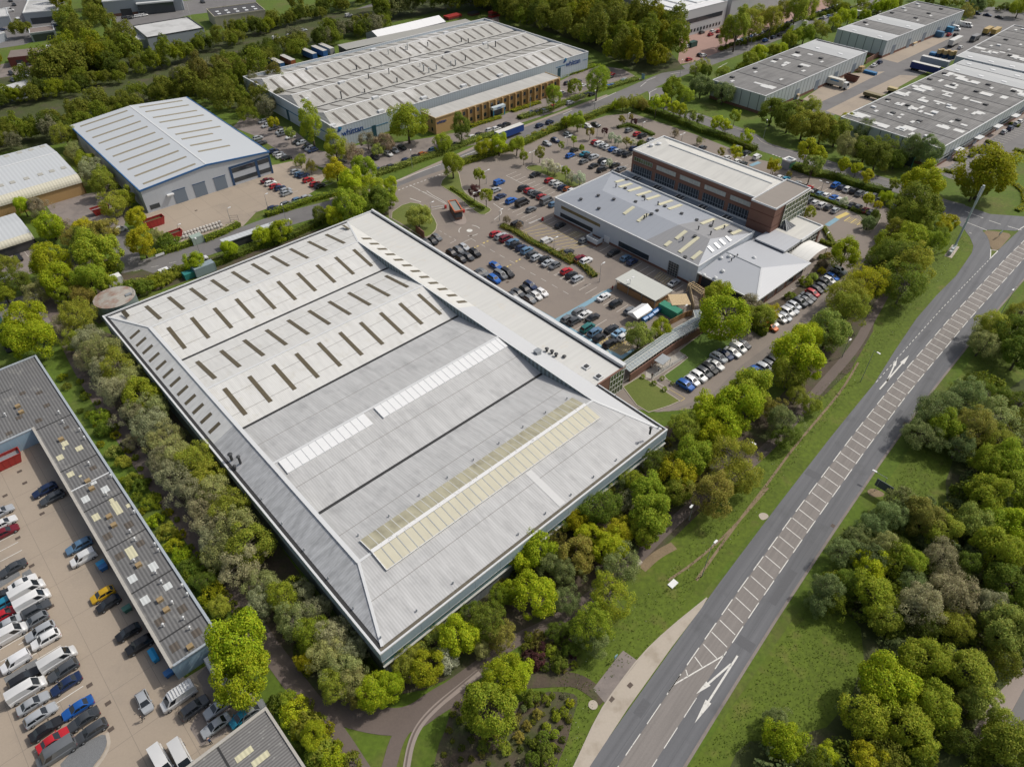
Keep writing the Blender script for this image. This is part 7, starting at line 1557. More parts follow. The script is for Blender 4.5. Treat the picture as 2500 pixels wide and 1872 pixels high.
gM = 'trees along the estate road shrubbery'
trees(T11, '50 370 90 r L;210 330 105 r L;670 215 95 r L;560 200 90 w D;800 120 150 r M;900 60 110 w O;1040 70 130 r D;1150 60 90 r M', 'between the estate road and white roof', 'the tank', gM)
trees(T01, '1680 600 90 r L;1980 500 85 r L;1350 780 80 u M;1250 830 90 u D;1130 840 100 u D;1420 740 80 u O;1530 690 70 u O', 'in shrubbery above the white roof edge', 'the tank', gM)
trees(T11, '1400 205 115 r T', 'alone on the small round lawn', 'the gatehouse', gM)
trees(T10, '470 1080 120 o M;680 1250 105 o M;760 1290 90 w B;1310 1060 170 r M;1770 1080 90 o D;1610 1220 85 r M;930 1440 110 r M;690 1480 110 r Y;150 1060 50 s Y;290 1150 50 s T;380 1390 60 w O;470 1440 60 w C;960 1210 80 b K;1110 1220 90 b K;850 1330 90 b K;1050 1290 60 b T', 'in front of the lettered factory', 'the trimmed warehouse', 'trees before the lettered factory')
trees(T10, '1970 1270 85 r L;2100 1250 90 r L;1700 1430 110 r M;1930 1510 55 s M;830 1600 140 r L;1000 1620 110 w L;1160 1600 70 r L', 'beside the estate road bend', 'the concrete yard', 'trees at the estate road bend')
gC = 'small trees in the middle car park'
trees(Z1, '435 720 70 s M;340 590 120 r M;650 680 75 s C;940 575 45 s M;1110 510 50 s M;1220 610 48 s M;1000 930 70 s M;1330 395 62 s C;1525 380 48 s P;1830 520 60 s C;1765 230 55 s C;1880 200 40 s C;1920 260 45 s P;2020 560 70 u D', 'among the middle car park bays', 'the road bend', gC, KZ)
trees(Z1, '760 850 100 b W;860 890 85 b W;1080 1010 80 b W;1190 1040 105 b W;1620 460 62 b W;1710 515 72 b W;1910 550 55 b W;1590 815 55 b W', 'among the middle car park bays', 'the road bend', gC, KZ)
trees(Z1, '1160 270 120 r M;1020 250 90 r L;800 350 60 u C;580 430 50 u C;700 400 60 u C;910 330 70 u D', 'along the hedge behind the middle car park', 'the lorry', gC, KZ)
trees(Z4, '870 90 85 s P;1030 140 100 s M;1310 480 60 w K;1480 560 60 w K', 'near the gatehouse lawn', 'the gatehouse', gC, KZ)
trees(Z3, '500 300 95 s Y;960 920 95 s O;1440 790 70 b W;1770 1070 100 r E;1860 970 80 w D;1780 740 90 s Y;2010 730 95 r L;1900 830 60 s Y;700 410 45 w C', 'east of the brick block', 'the kiosk', 'trees east of the brick block', KZ)
trees(Z2, '1640 400 90 s L;1440 390 52 s C;2130 580 75 s Y;820 140 60 w K;1150 240 60 w G', 'behind the brick block', 'the far end', 'trees east of the brick block', KZ)
gT = 'trees along the side road below the trading units'
trees(T30, '340 1300 100 s L;450 1340 80 s L;390 1430 90 s T;650 1420 65 s L;770 1450 50 s L;865 1520 65 s Y;1090 1590 50 s O;1350 1570 180 r L;1900 1480 240 r Y;1800 1610 130 r O', 'below the patched trading unit', 'the kiosk', gT)
trees(T30, '40 960 120 r D;190 1010 130 r D;320 1060 140 r O;370 960 110 w O;480 1090 140 r O;600 1140 120 r O;700 1060 90 r Y;830 1120 110 w E;690 1270 120 w G;850 1290 120 r D;950 1350 130 r D;1050 1280 110 w D;1250 1270 100 o E;1400 1310 100 o E;1110 1370 90 r D', 'in the belt by the patched trading unit', 'the yard', gT)
trees(T20, '1250 900 65 s L;1320 890 60 s L;1400 930 55 s L;1460 950 55 s L;1540 995 55 s T;1620 1030 45 w D;1770 1060 55 s L;1850 1090 50 s L;2030 1180 60 s L;1060 880 70 w O;960 900 60 w O;1130 900 60 w C;890 910 50 w L', 'along the far car park hedge', 'the turning', gT)
trees(T20, '740 690 100 o M;360 820 75 o M;1390 770 105 r M;1500 830 80 w M;1640 740 100 r E;1830 800 95 r E;2040 850 65 w E;1590 600 70 w O;1680 620 60 r D;1930 1000 50 s M;1660 560 60 w O', 'around the side road turning', 'the offices', gT)
trees(T20, '1990 590 60 u M;2060 520 80 r M;2120 470 80 r L;1820 630 60 w O;2150 430 60 u L', 'at the near end of the nearest trading unit', 'the turning', gT)
trees(T30, '50 440 60 r M;110 420 60 r L;180 350 70 r M;240 310 80 r M;320 290 90 r M;430 230 70 w O;480 270 60 w O;420 120 0.1 u M;570 190 70 w L;640 160 80 w L;700 150 70 r L;840 130 50 r L;960 60 60 r L;1050 50 70 r L', 'between estate road and the trading units', 'the turning', gT)
trees(T20, '1870 270 80 o O;1950 240 110 o O;2070 200 100 o O;2110 110 80 w O;2000 160 70 o O;2180 150 70 w C', 'in the red paved car park', 'the wood', 'trees in the red paved car park')
trees(T30, '40 170 90 o O;140 80 80 o O;260 60 110 o O;340 60 90 o M;560 20 70 w O;1820 40 80 r E;2180 60 80 r M;1720 100 70 w C', 'along the top right edge', 'the works', 'trees along the top right edge')
NIND = NT[0]
# --- far belts: too many to tell apart, one mass each
def mass(name, label, specs, cat='wood'):
    """join crowns (world points x, y, R, kind, colour) into one object per colour material"""
    groups_ = {}
    for (p, Rm, k, c) in specs: groups_.setdefault(c, []).append((p, Rm, k))
    root = tag(empty(name, specs[0][0]), label, cat, None, 'stuff')
    for c, L_ in groups_.items():
        allv = []
        for p, Rm, k in L_:
            me = TK[k][0][rt.randrange(len(TK[k][0]))][0]; n = len(me.vertices); a = np.empty(n * 3, 'f'); me.vertices.foreach_get('co', a); a = a.reshape(-1, 4, 3)
            a = a[rt.randrange(3)::3].reshape(-1, 3)
            q = a.reshape(-1, 4, 3); cen = q.mean(1, keepdims=True); q = cen + (q - cen) * 1.55; a = q.reshape(-1, 3)
            th = rt.uniform(0, 6.28); cs_, sn = math.cos(th), math.sin(th); x = (a[:, 0] * cs_ - a[:, 1] * sn) * Rm + p.x; y = (a[:, 0] * sn + a[:, 1] * cs_) * Rm + p.y; z = a[:, 2] * Rm * rt.uniform(.9, 1.1)
            allv.append(np.stack([x, y, z], 1))
        vs_ = np.concatenate(allv).astype('f'); n = len(vs_) // 4
        me = bpy.data.meshes.new('foliage_mass'); me.vertices.add(4 * n); me.vertices.foreach_set('co', vs_.ravel()); me.loops.add(4 * n); me.loops.foreach_set('vertex_index', np.arange(4 * n, dtype='i')); me.polygons.add(n); me.polygons.foreach_set('loop_start', np.arange(0, 4 * n, 4, dtype='i')); me.materials.append(M_leaf); me.update(calc_edges=True)
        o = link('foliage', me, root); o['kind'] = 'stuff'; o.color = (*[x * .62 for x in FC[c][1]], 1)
def line_specs(t, pts, n, r0, r1, kinds, cols, spread, seed):
    ra = random.Random(seed); P = [G(*t_(x, y)) if callable(t_) else None for (t_, x, y) in [(p[0], p[1], p[2]) for p in pts]]
    L_ = [0]
    for a, b in zip(P, P[1:]): L_.append(L_[-1] + (b - a).length)
    out = []
    for i in range(n):
        s = (i + ra.uniform(.1, .9)) / n * L_[-1]; k = max(j for j in range(len(P)) if L_[j] <= s); k = min(k, len(P) - 2)
        d = (P[k + 1] - P[k]).normalized(); p = P[k].lerp(P[k + 1], (s - L_[k]) / max(.01, L_[k + 1] - L_[k])) + Vector((-d.y, d.x, 0)) * ra.uniform(-spread, spread)
        out.append((p, ra.uniform(r0, r1), ra.choice(kinds), ra.choice(cols)))
    return out
def fill_specs(poly, step, r0, r1, kinds, cols, seed):
    ra = random.Random(seed); xs = [p.x for p in poly]; ys = [p.y for p in poly]; out = []; pts = []
    def inside(x, y):
        c = False; n = len(poly)
        for i in range(n):
            a, b = poly[i], poly[i - 1]
            if (a.y > y) != (b.y > y) and x < (b.x - a.x) * (y - a.y) / (b.y - a.y) + a.x: c = not c
        return c
    for _ in range(6000):
        x, y = ra.uniform(min(xs), max(xs)), ra.uniform(min(ys), max(ys))
        if inside(x, y) and all((x - q[0]) ** 2 + (y - q[1]) ** 2 > step * step for q in pts): pts.append((x, y))
    for x, y in pts: out.append((Vector((x, y, 0)), ra.uniform(r0, r1), ra.choice(kinds), ra.choice(cols)))
    return out
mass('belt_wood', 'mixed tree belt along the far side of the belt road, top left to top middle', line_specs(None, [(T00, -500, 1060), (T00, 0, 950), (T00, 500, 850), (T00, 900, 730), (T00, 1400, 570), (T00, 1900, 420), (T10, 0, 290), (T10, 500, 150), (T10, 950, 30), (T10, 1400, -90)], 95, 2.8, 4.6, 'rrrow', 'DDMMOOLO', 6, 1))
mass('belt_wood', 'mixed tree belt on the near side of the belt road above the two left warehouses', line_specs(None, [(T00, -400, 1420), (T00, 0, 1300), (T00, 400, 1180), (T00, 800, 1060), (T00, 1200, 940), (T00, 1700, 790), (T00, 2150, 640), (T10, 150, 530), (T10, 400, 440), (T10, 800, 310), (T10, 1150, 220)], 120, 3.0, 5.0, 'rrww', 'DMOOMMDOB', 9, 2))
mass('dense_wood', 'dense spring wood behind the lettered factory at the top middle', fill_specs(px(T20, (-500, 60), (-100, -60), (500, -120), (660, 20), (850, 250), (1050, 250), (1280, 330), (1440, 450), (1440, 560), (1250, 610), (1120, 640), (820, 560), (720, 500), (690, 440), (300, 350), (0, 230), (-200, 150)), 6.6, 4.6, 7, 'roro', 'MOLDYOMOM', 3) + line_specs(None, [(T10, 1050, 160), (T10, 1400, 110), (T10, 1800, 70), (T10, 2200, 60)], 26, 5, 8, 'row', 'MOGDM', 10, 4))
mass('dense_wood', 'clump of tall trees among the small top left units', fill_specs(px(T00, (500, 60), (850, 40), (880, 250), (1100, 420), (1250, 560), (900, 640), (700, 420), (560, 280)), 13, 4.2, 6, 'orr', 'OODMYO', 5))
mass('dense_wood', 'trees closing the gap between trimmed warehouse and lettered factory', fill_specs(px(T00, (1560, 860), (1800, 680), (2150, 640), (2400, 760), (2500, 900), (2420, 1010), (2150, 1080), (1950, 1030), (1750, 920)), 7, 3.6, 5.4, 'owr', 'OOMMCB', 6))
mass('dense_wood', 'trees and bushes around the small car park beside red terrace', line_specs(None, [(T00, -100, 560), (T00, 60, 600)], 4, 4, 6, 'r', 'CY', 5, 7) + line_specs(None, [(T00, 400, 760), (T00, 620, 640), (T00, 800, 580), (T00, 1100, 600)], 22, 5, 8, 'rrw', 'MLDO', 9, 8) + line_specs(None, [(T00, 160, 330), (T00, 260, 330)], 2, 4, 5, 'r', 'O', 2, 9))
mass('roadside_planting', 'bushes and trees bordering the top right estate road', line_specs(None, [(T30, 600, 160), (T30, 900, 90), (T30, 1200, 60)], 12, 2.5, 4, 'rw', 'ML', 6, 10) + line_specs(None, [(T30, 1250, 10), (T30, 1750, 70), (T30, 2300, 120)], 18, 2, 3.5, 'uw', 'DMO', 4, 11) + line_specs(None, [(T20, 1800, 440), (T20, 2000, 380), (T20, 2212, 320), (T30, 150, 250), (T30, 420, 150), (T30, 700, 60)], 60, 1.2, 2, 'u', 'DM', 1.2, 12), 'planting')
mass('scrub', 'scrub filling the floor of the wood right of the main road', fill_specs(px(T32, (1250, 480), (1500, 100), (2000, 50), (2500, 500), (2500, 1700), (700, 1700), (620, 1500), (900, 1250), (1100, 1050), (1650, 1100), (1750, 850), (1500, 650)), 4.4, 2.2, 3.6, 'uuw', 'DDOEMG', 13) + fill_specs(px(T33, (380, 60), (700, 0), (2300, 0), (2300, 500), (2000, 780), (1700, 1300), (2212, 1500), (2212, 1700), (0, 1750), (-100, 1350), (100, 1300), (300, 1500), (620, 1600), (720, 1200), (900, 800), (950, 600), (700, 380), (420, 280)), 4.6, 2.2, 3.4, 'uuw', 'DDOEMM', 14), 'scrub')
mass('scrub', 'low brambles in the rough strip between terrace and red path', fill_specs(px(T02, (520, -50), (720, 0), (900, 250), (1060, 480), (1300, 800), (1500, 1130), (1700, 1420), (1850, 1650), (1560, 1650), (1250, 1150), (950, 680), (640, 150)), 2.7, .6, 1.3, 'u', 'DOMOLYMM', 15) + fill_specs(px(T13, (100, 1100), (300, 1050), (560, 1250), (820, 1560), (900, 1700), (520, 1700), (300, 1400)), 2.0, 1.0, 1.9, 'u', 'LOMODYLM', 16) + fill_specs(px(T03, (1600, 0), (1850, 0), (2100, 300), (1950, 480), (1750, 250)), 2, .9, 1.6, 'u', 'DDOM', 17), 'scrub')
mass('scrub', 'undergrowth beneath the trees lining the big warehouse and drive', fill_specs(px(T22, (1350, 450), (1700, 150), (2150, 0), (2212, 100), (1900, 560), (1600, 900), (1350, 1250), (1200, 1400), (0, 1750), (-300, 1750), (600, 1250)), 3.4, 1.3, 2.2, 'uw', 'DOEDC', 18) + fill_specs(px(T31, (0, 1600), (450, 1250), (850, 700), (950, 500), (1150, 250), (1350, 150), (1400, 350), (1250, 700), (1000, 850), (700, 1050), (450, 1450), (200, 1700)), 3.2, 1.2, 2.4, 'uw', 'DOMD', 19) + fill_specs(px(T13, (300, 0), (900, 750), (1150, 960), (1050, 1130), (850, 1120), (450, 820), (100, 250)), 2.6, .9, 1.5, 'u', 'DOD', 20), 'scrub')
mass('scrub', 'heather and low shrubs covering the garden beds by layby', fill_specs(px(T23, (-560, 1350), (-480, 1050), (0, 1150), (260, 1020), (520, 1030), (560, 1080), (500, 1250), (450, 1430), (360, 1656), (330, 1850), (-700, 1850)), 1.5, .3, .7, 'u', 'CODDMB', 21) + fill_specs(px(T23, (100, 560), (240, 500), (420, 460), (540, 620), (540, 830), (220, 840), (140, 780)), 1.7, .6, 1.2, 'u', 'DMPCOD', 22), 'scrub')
# --- hedges
def hedge(pts, w_, h, c, label, nm='hedge', dens=11, ls=.32, group=None, wob=.25):
    P = [Vector((p.x, p.y, 0)) for p in pts]; r = np.random.default_rng(abs(hash(label)) % 9999 if False else len(label) * 37 + int(P[0].x) % 97); Ps = []; Ns = []
    for a, b in zip(P, P[1:]):
        L_ = (b - a).length; d = (b - a) / L_; sd = np.array([-d.y, d.x, 0]); per = w_ + 2 * h; n = int(L_ * per * dens)
        s = r.uniform(-.02, 1.02, n) * L_; q = r.uniform(0, per, n); bump = 1 + wob * np.sin(s * .9 + q) * r.uniform(.4, 1, n)
        side = np.where(q < h, -1, np.where(q > h + w_, 1, 0)); y = np.where(side == 0, q - h - w_ / 2, side * w_ / 2); z = np.where(side == -1, q, np.where(side == 1, q - h - w_, h))
        y = y * np.where(side != 0, bump, 1); z = z * np.where(side == 0, bump, 1); edge = np.clip((np.abs(y) / (w_ / 2) - .6), 0, 1); z = z - (side == 0) * edge * h * .3
        base = np.array([a.x, a.y, 0]) + np.outer(s, np.array([d.x, d.y, 0])) + np.outer(y, sd); base[:, 2] = np.maximum(z, .05)
        nn = np.outer(side, sd) + np.outer(side == 0, np.array([0, 0, 1.])) + r.normal(size=(n, 3)) * .5; Ns.append(nn / np.linalg.norm(nn, axis=1, keepdims=True)); Ps.append(base)
    r_ = tag(empty(nm, P[0]), label, 'hedge', group)
    me = leaf_mesh('hedge_leaves', np.concatenate(Ps), np.concatenate(Ns), ls, 5); o = link('foliage', me, r_); o.color = (*FC[c][1], 1)
    core = MB()
    for a, b in zip(P, P[1:]):
        d = (b - a).normalized(); n = Vector((-d.y, d.x, 0)) * w_ * .36; core.prism([a - n, b - n, b + n, a + n], 0, h * .8)
    o = core.build('hedge_core', M_leaf, r_); o.color = (*[x * .5 for x in FC['D'][1]], 1)  # solid dark green filler inside the leaves, keeps the hedge opaque
hedge(px(Z4, (1240, 570), (1420, 640), (1600, 760), (1900, 910), (2200, 1070)) + px(T21, (420, 530), (560, 600), (720, 740)), 2.2, 1.1, 'C', 'long low olive hedge dividing the middle car park from the hatched court')
hedge(px(T10, (1760, 1430), (2000, 1350), (2212, 1290)) + px(T20, (150, 1225), (400, 1110), (650, 1030), (850, 945), (1010, 905)), 3.2, 2.0, 'O', 'tall mixed hedge between estate road and the middle car park')
hedge(px(T20, (1050, 920), (1250, 990), (1500, 1085), (1650, 1150), (1800, 1190), (2100, 1310)), 3.2, 2.2, 'D', 'dark hedge behind the far empty bays beside the side road')
hedge(px(Z3, (760, 340), (1000, 430), (1300, 470), (1700, 610), (2050, 700)), 3.4, 2.2, 'D', 'dark roadside hedge between kiosk and the round drive')
hedge(px(T10, (1030, 1520), (1300, 1430), (1600, 1330), (1900, 1215), (2100, 1160)), 3.6, 1.4, 'T', 'pale clipped hedge before the lettered factory car park, near part')
hedge(px(T20, (60, 1030), (300, 960), (500, 880), (720, 795), (1080, 690)), 3.6, 1.4, 'T', 'pale clipped hedge before the buff offices car park, far part')
hedge(px(T01, (1370, 545), (1520, 505), (1670, 455)), 2.4, 1.5, 'M', 'clipped hedge left of the pale green kiosk by the yard')
hedge(px(T01, (1770, 430), (1930, 365), (2070, 290)), 2.4, 1.5, 'M', 'clipped round ended hedge right of the pale green kiosk')
hedge(px(T11, (90, 215), (250, 165), (450, 90), (720, 20), (850, -20)), 2.6, 1.5, 'M', 'clipped hedge between concrete yard cars and the estate road')
hedge(px(T01, (1080, 850), (1300, 800), (1500, 740), (1650, 690)), 3.5, 2.0, 'O', 'ragged shrub hedge above the white roof near the water tank')
hedge(px(T01, (1850, 640), (2050, 560), (2212, 490)) + px(T11, (150, 460), (320, 390), (500, 300), (700, 200)), 3.2, 1.8, 'D', 'dark shrub hedge along the top edge of the white roof')
hedge(px(Z3, (830, 650), (1100, 740), (1300, 810), (1480, 890)), 1.6, .9, 'D', 'low dark hedge strip between two car rows east of brick block')
hedge(px(Z3, (1530, 900), (1700, 945), (1880, 960)), 1.8, 1.2, 'D', 'low hedge on the rounded island end east of brick block')
hedge(px(Z3, (1160, 1150), (1220, 1260), (1300, 1390)), 1.4, 1.2, 'O', 'box hedge running from entrance pier to the drive', wob=.08)
hedge(px(Z3, (1110, 1330), (1200, 1365), (1280, 1395)), 1.2, 1.2, 'O', 'short box hedge beside the white canopy', wob=.08)
hedge(px(Z6, (490, 1110), (570, 1170), (640, 1220)), 2.2, 1.6, 'D', 'dark clipped block hedge at the end of the pavilion car row', wob=.05)
hedge(px(Z1, (1700, 350), (1850, 310), (2000, 360), (2180, 450)), 2.0, .9, 'D', 'dark low hedge around the far island with red trees')
for q, lb in ((((1600, 1385), (1700, 1400)), 'short hedge by the panelled corner'), (((1745, 1300), (1830, 1320)), 'short hedge between two dark cars'), (((1880, 1225), (1960, 1255)), 'short hedge beside the middle canopy'), (((2080, 1075), (2170, 1100)), 'short hedge beside the bright far cars'), (((2120, 1300), (2250, 1330)), 'short hedge on the outer kerb'), (((1510, 1480), (1600, 1500)), 'short hedge under the oak')):
    hedge(px(T30, *q), 1.8, 1.0, 'O', lb + ' in the small right hand car park', group='short hedges by the trading unit', wob=.08)
hedge(px(T20, (420, 665), (560, 630), (720, 570)), 3.0, 1.0, 'M', 'low hedge along the foot of the lettered factory wall')
hedge(px(T20, (0, 970), (120, 930), (240, 890)), 2.5, .9, 'Y', 'yellow shrub bed under the buff brick office windows')
hedge(px(T10, (1850, 1100), (1980, 1060), (2110, 1020)), 2.5, .9, 'Y', 'yellow shrub bed near the office entrance canopy')
hedge(px(T10, (1060, 1180), (1170, 1150), (1230, 1130)), 2.8, 1.0, 'M', 'low hedge beside the dark door of the lettered factory')
hedge(px(Z4, (560, 60), (700, 150), (840, 260), (1000, 340)), 1.4, .8, 'M', 'low hedge on the grass strip by the gatehouse')
hedge(px(T31, (2130, -60), (2212, 10), (2230, 120), (2150, 170)), 2.2, .7, 'Y', 'yellow flowering edging around the oak bed by the junction')
tree(*T20(540, 755), 20, 'c', 'M', 'on the small island past the buff offices', 'the offices', None, 'the only one')
trees(Z5, '970 1188 28 c M;1090 1256 32 c M;1175 1206 28 c M;1285 1262 26 c M;1205 1322 32 c M', 'on the lawn by the smoking shelter', 'the walkway', 'clipped bushes on the lawn', .22645)
# --- lawns and raised islands
M_lawn = mat('mown_lawn', (.12, .15, .028), .95, var=.2, vscale=.12, fine=.3, fscale=2.5, var2=((.16, .15, .04), .12, .5, .8))
M_lawn2 = mat('lush_lawn', (.085, .14, .02), .95, var=.2, vscale=.12, fine=.3, fscale=2.5)
def island(pts, m, nm='grass_island', smooth=1):
    P = smooth_poly([Vector((p.x, p.y, 0)) for p in pts], smooth); MB().prism(P, 0, .13).build(nm + '_kerb', M_kerb)['kind'] = 'structure'
    MB().poly([(p.x, p.y, .136) for p in offset_poly(P, .18)]).build(nm, m)['kind'] = 'structure'
island(px(Z5, (750, 1300), (940, 1185), (1040, 1235), (1375, 1455), (1250, 1510), (1030, 1580), (900, 1500)), M_lawn, 'lawn', 0)
island(px(Z5, (1190, 1180), (1360, 1060), (1450, 985), (1350, 915), (1630, 700), (1900, 770), (1980, 840), (1700, 985), (1600, 1060), (1330, 1270), (1240, 1235)), M_lawn2, 'lawn', 0)
island(px(T11, (1130, 210), (1300, 90), (1450, 110), (1540, 220), (1575, 310), (1500, 395), (1420, 390), (1290, 300)), M_lawn, 'lawn')
island(px(Z4, (380, 0), (520, 90), (640, 160), (860, 360), (985, 430), (1105, 360), (1090, 325), (880, 210), (720, 90), (690, -40), (660, -180), (600, -200)), M_lawn)
island(px(Z1, (440, 900), (530, 840), (690, 860), (950, 950), (1250, 1080), (1180, 1130), (1080, 1160), (800, 1020), (650, 950)), M_lawn)
island(px(Z3, (790, 620), (1100, 710), (1500, 870), (1560, 895), (1900, 925), (1960, 970), (1860, 1160), (1760, 1190), (1660, 1160), (1700, 1010), (1480, 900), (1100, 770), (790, 670)), M_floor)
island(px(Z1, (1670, 360), (1780, 300), (1900, 290), (2000, 345), (2200, 450), (2150, 480), (1950, 390), (1850, 350)), M_floor)
gs('garden_bed', px(Z6, (600, 800), (760, 760), (1060, 600), (1200, 440), (1300, 300), (1450, 100), (1560, 150), (1500, 300), (1330, 480), (1130, 650), (820, 900)), M_soil, .07, 1)
gs('garden_bed', px(Z5, (740, 1010), (900, 890), (1080, 850), (1180, 770), (1240, 760), (760, 1090)), M_floor, .072)

# grass tufts and daisies on the open verges: nobody could count them
def tufts(name, polys, n, size, c, label, seed):
    r = np.random.default_rng(seed); Ps = []
    for poly in polys:
        xs = [p.x for p in poly]; ys = [p.y for p in poly]; q = r.uniform((min(xs), min(ys)), (max(xs), max(ys)), (n, 2)); ins = np.zeros(n, bool)
        for i in range(len(poly)):
            a, b = poly[i], poly[i - 1]; dy = b.y - a.y if abs(b.y - a.y) > 1e-6 else 1e-6
            ins ^= ((a.y > q[:, 1]) != (b.y > q[:, 1])) & (q[:, 0] < (b.x - a.x) * (q[:, 1] - a.y) / dy + a.x)
        Ps.append(q[ins])
    q = np.concatenate(Ps); P = np.column_stack([q, r.uniform(.07, .16, len(q))]); Nn = r.normal(size=P.shape) * .45 + np.array([0, 0, 1.]); Nn /= np.linalg.norm(Nn, axis=1, keepdims=True)
    o = link(name, leaf_mesh(name, P, Nn, size, seed)); o.color = (*(FC[c][1] if isinstance(c, str) else c), 1); tag(o, label, 'grass', None, 'stuff')
VG = px(V, (1200, 1420), (1420, 1260), (1560, 1080), (1700, 900), (1850, 770), (1960, 620), (2060, 500), (2100, 520), (1880, 790), (1600, 1150), (1400, 1400), (1300, 1480), (1240, 1656), (1200, 1656))
VR = px(V, (1500, 1656), (1770, 1270), (2090, 810), (2230, 620), (2250, 760), (2120, 860), (2060, 1000), (1960, 1150), (1830, 1230), (1790, 1290), (1870, 1370), (1820, 1530), (1680, 1600), (1560, 1640))
tufts('grass_tufts', [VG, VR], 80000, .2, (.092, .135, .010), 'coarse grass growing on the verges either side of the hatched road', 3)
tufts('dry_grass_tufts', [VG, VR], 5000, .25, (.17, .18, .05), 'paler dry grass flecks on the road verges', 4)
tufts('daisies', [VG], 2600, .16, (.62, .62, .55), 'white daisies scattered over the left road verge', 5)
# ================================================================== bay lines, markings
lm = MB(); ly = MB(); lb_ = MB(); lp = MB()
def seg(b, a, c, w=.11, z=.05):
    a = Vector((a.x, a.y, 0)); c = Vector((c.x, c.y, 0)); d = (c - a)
    if d.length < .05: return
    d.normalize(); p = Vector((-d.y, d.x, 0)) * w / 2; b.poly([(q.x, q.y, z) for q in (a - p, c - p, c + p, a + p)])
def bays(t, p0, p1, d, L_=4.8, step=2.45, b=None, z=.047, w=.13):
    a, c = G(*t(*p0)), G(*t(*p1)); n = max(1, int(round((c - a).length / step)))
    for k in range(n + 1): q = a.lerp(c, k / n); seg(b or lp, q, q + d * L_, w, z)
def dashes(b, t, p0, p1, on=2.0, off=2.0, w=.1, z=.048):
    a, c = G(*t(*p0)), G(*t(*p1)); L_ = (c - a).length; d = (c - a) / L_; s = 0
    while s < L_: seg(b, a + d * s, a + d * min(L_, s + on), w, z); s += on + off
bays(Z4, (1040, 715), (2190, 1370), EA); bays(T21, (370, 730), (690, 915), EA)
dashes(lm, Z4, (830, 735), (2140, 1480), 2.2, 2.2); seg(lm, G(*Z4(830, 735)), G(*Z4(665, 810))); seg(lm, G(*Z4(625, 755)), G(*Z4(545, 800))); dashes(lm, Z4, (400, 625), (625, 755), 1.2, 1.2)
bays(Z1, (200, 990), (850, 1340), EA, 5, 2.5); bays(Z1, (50, 1340), (520, 1640), EA, 5, 2.5); seg(lm, G(*Z1(200, 990)), G(*Z1(430, 1105)))
bays(Z1, (700, 1060), (1060, 1230), EA); bays(Z1, (1000, 745), (1650, 960), EA); bays(Z1, (1100, 670), (1800, 920), EA); bays(Z1, (1350, 560), (1850, 760), EA)
bays(Z3, (1260, 600), (2000, 780), EA, 5); bays(Z3, (760, 760), (1420, 960), EA, 5); bays(Z3, (760, 560), (1500, 790), EA, 5); bays(Z6, (720, 1100), (1650, 290), EB, 4.9, 2.5)
bays(Z5, (1250, 1330), (2080, 860), EB, 4.8, 2.5); bays(T21, (250, 270), (600, 470), EA, 5); bays(T21, (700, 490), (1450, 900), EA, 5, 2.6); bays(T21, (330, 530), (560, 640), EA, 4)
bays(T03, (220, 60), (880, 1240), -EA, 5.0, 2.5, z=.045, b=lm); bays(T02, (125, 1300), (225, 1510), -EA, 5, 2.5, z=.045, b=lm); bays(T03, (110, 180), (600, 1330), -EA, 5, 2.5, z=.045, b=lm); bays(T10, (60, 1590), (250, 1690), EA, 5, z=.045); bays(T10, (350, 1500), (560, 1620), EA, 5, z=.045)
bays(T30, (1480, 1480), (2212, 1050), -EB, 5, 2.5); bays(T01, (0, 600), (400, 420), -EB, 5, 2.5, z=.05); bays(Z5, (470, 390), (760, 530), EA, 4.8, 2.5); bays(Z5, (80, 600), (560, 880), EA, 9.6, 2.5)
lp.build('bay_lines', M_paleline)['kind'] = 'structure'
# roundel and arrows near the gatehouse
c = G(*Z4(808, 625)); lm.poly([(c.x + math.cos(a * PI / 8) * .95, c.y + math.sin(a * PI / 8) * .95, .052) for a in range(16)])
for a0 in (0.4, 2.5, 4.6):
    for k in range(5): a, b2 = a0 + k * .2, a0 + (k + 1) * .2; seg(lm, c + Vector((math.cos(a), math.sin(a), 0)) * 3.4, c + Vector((math.cos(b2), math.sin(b2), 0)) * 3.4, .2)
for a, b2 in (((0, 10), (490, 270)), ((310, 150), (440, 220)), ((440, 220), (500, 265)), ((120, 80), (230, 120)), ((230, 90), (310, 150)), ((300, 345), (470, 310)), ((720, 385), (870, 360)), ((1230, 350), (1240, 400)), ((1240, 400), (1140, 480)), ((1130, 260), (1230, 330))): seg(lm, G(*Z4(*a)), G(*Z4(*b2)), .16, .049)
for k in range(9): seg(lm, G(*Z4(5 + k * 17, 190 + k * 6)), G(*Z4(18 + k * 17, 196 + k * 6)), .3, .049)
for t, a, b2 in ((T20, (1190, 870), (1190, 800)), (T20, (1190, 800), (1250, 770)), (T20, (1110, 750), (1160, 710)), (T20, (1370, 640), (1470, 625)), (T20, (1780, 590), (1860, 545)), (T10, (1210, 1565), (1600, 1420)), (T10, (1760, 1360), (1900, 1305)), (T20, (700, 890), (900, 800)), (T20, (1160, 700), (1240, 670)), (T20, (440, 990), (520, 955))): seg(lm, G(*t(*a)), G(*t(*b2)), .22, .044)
dashes(lm, T10, (1230, 1645), (1620, 1500), .8, .8, .3, .045); dashes(lm, Z3, (470, 150), (620, 205), .8, .6, .4, .045); dashes(lm, T01, (1150, 690), (1640, 580), 2, 3, .12, .044)
lm.build('car_park_markings', M_white)['kind'] = 'structure'
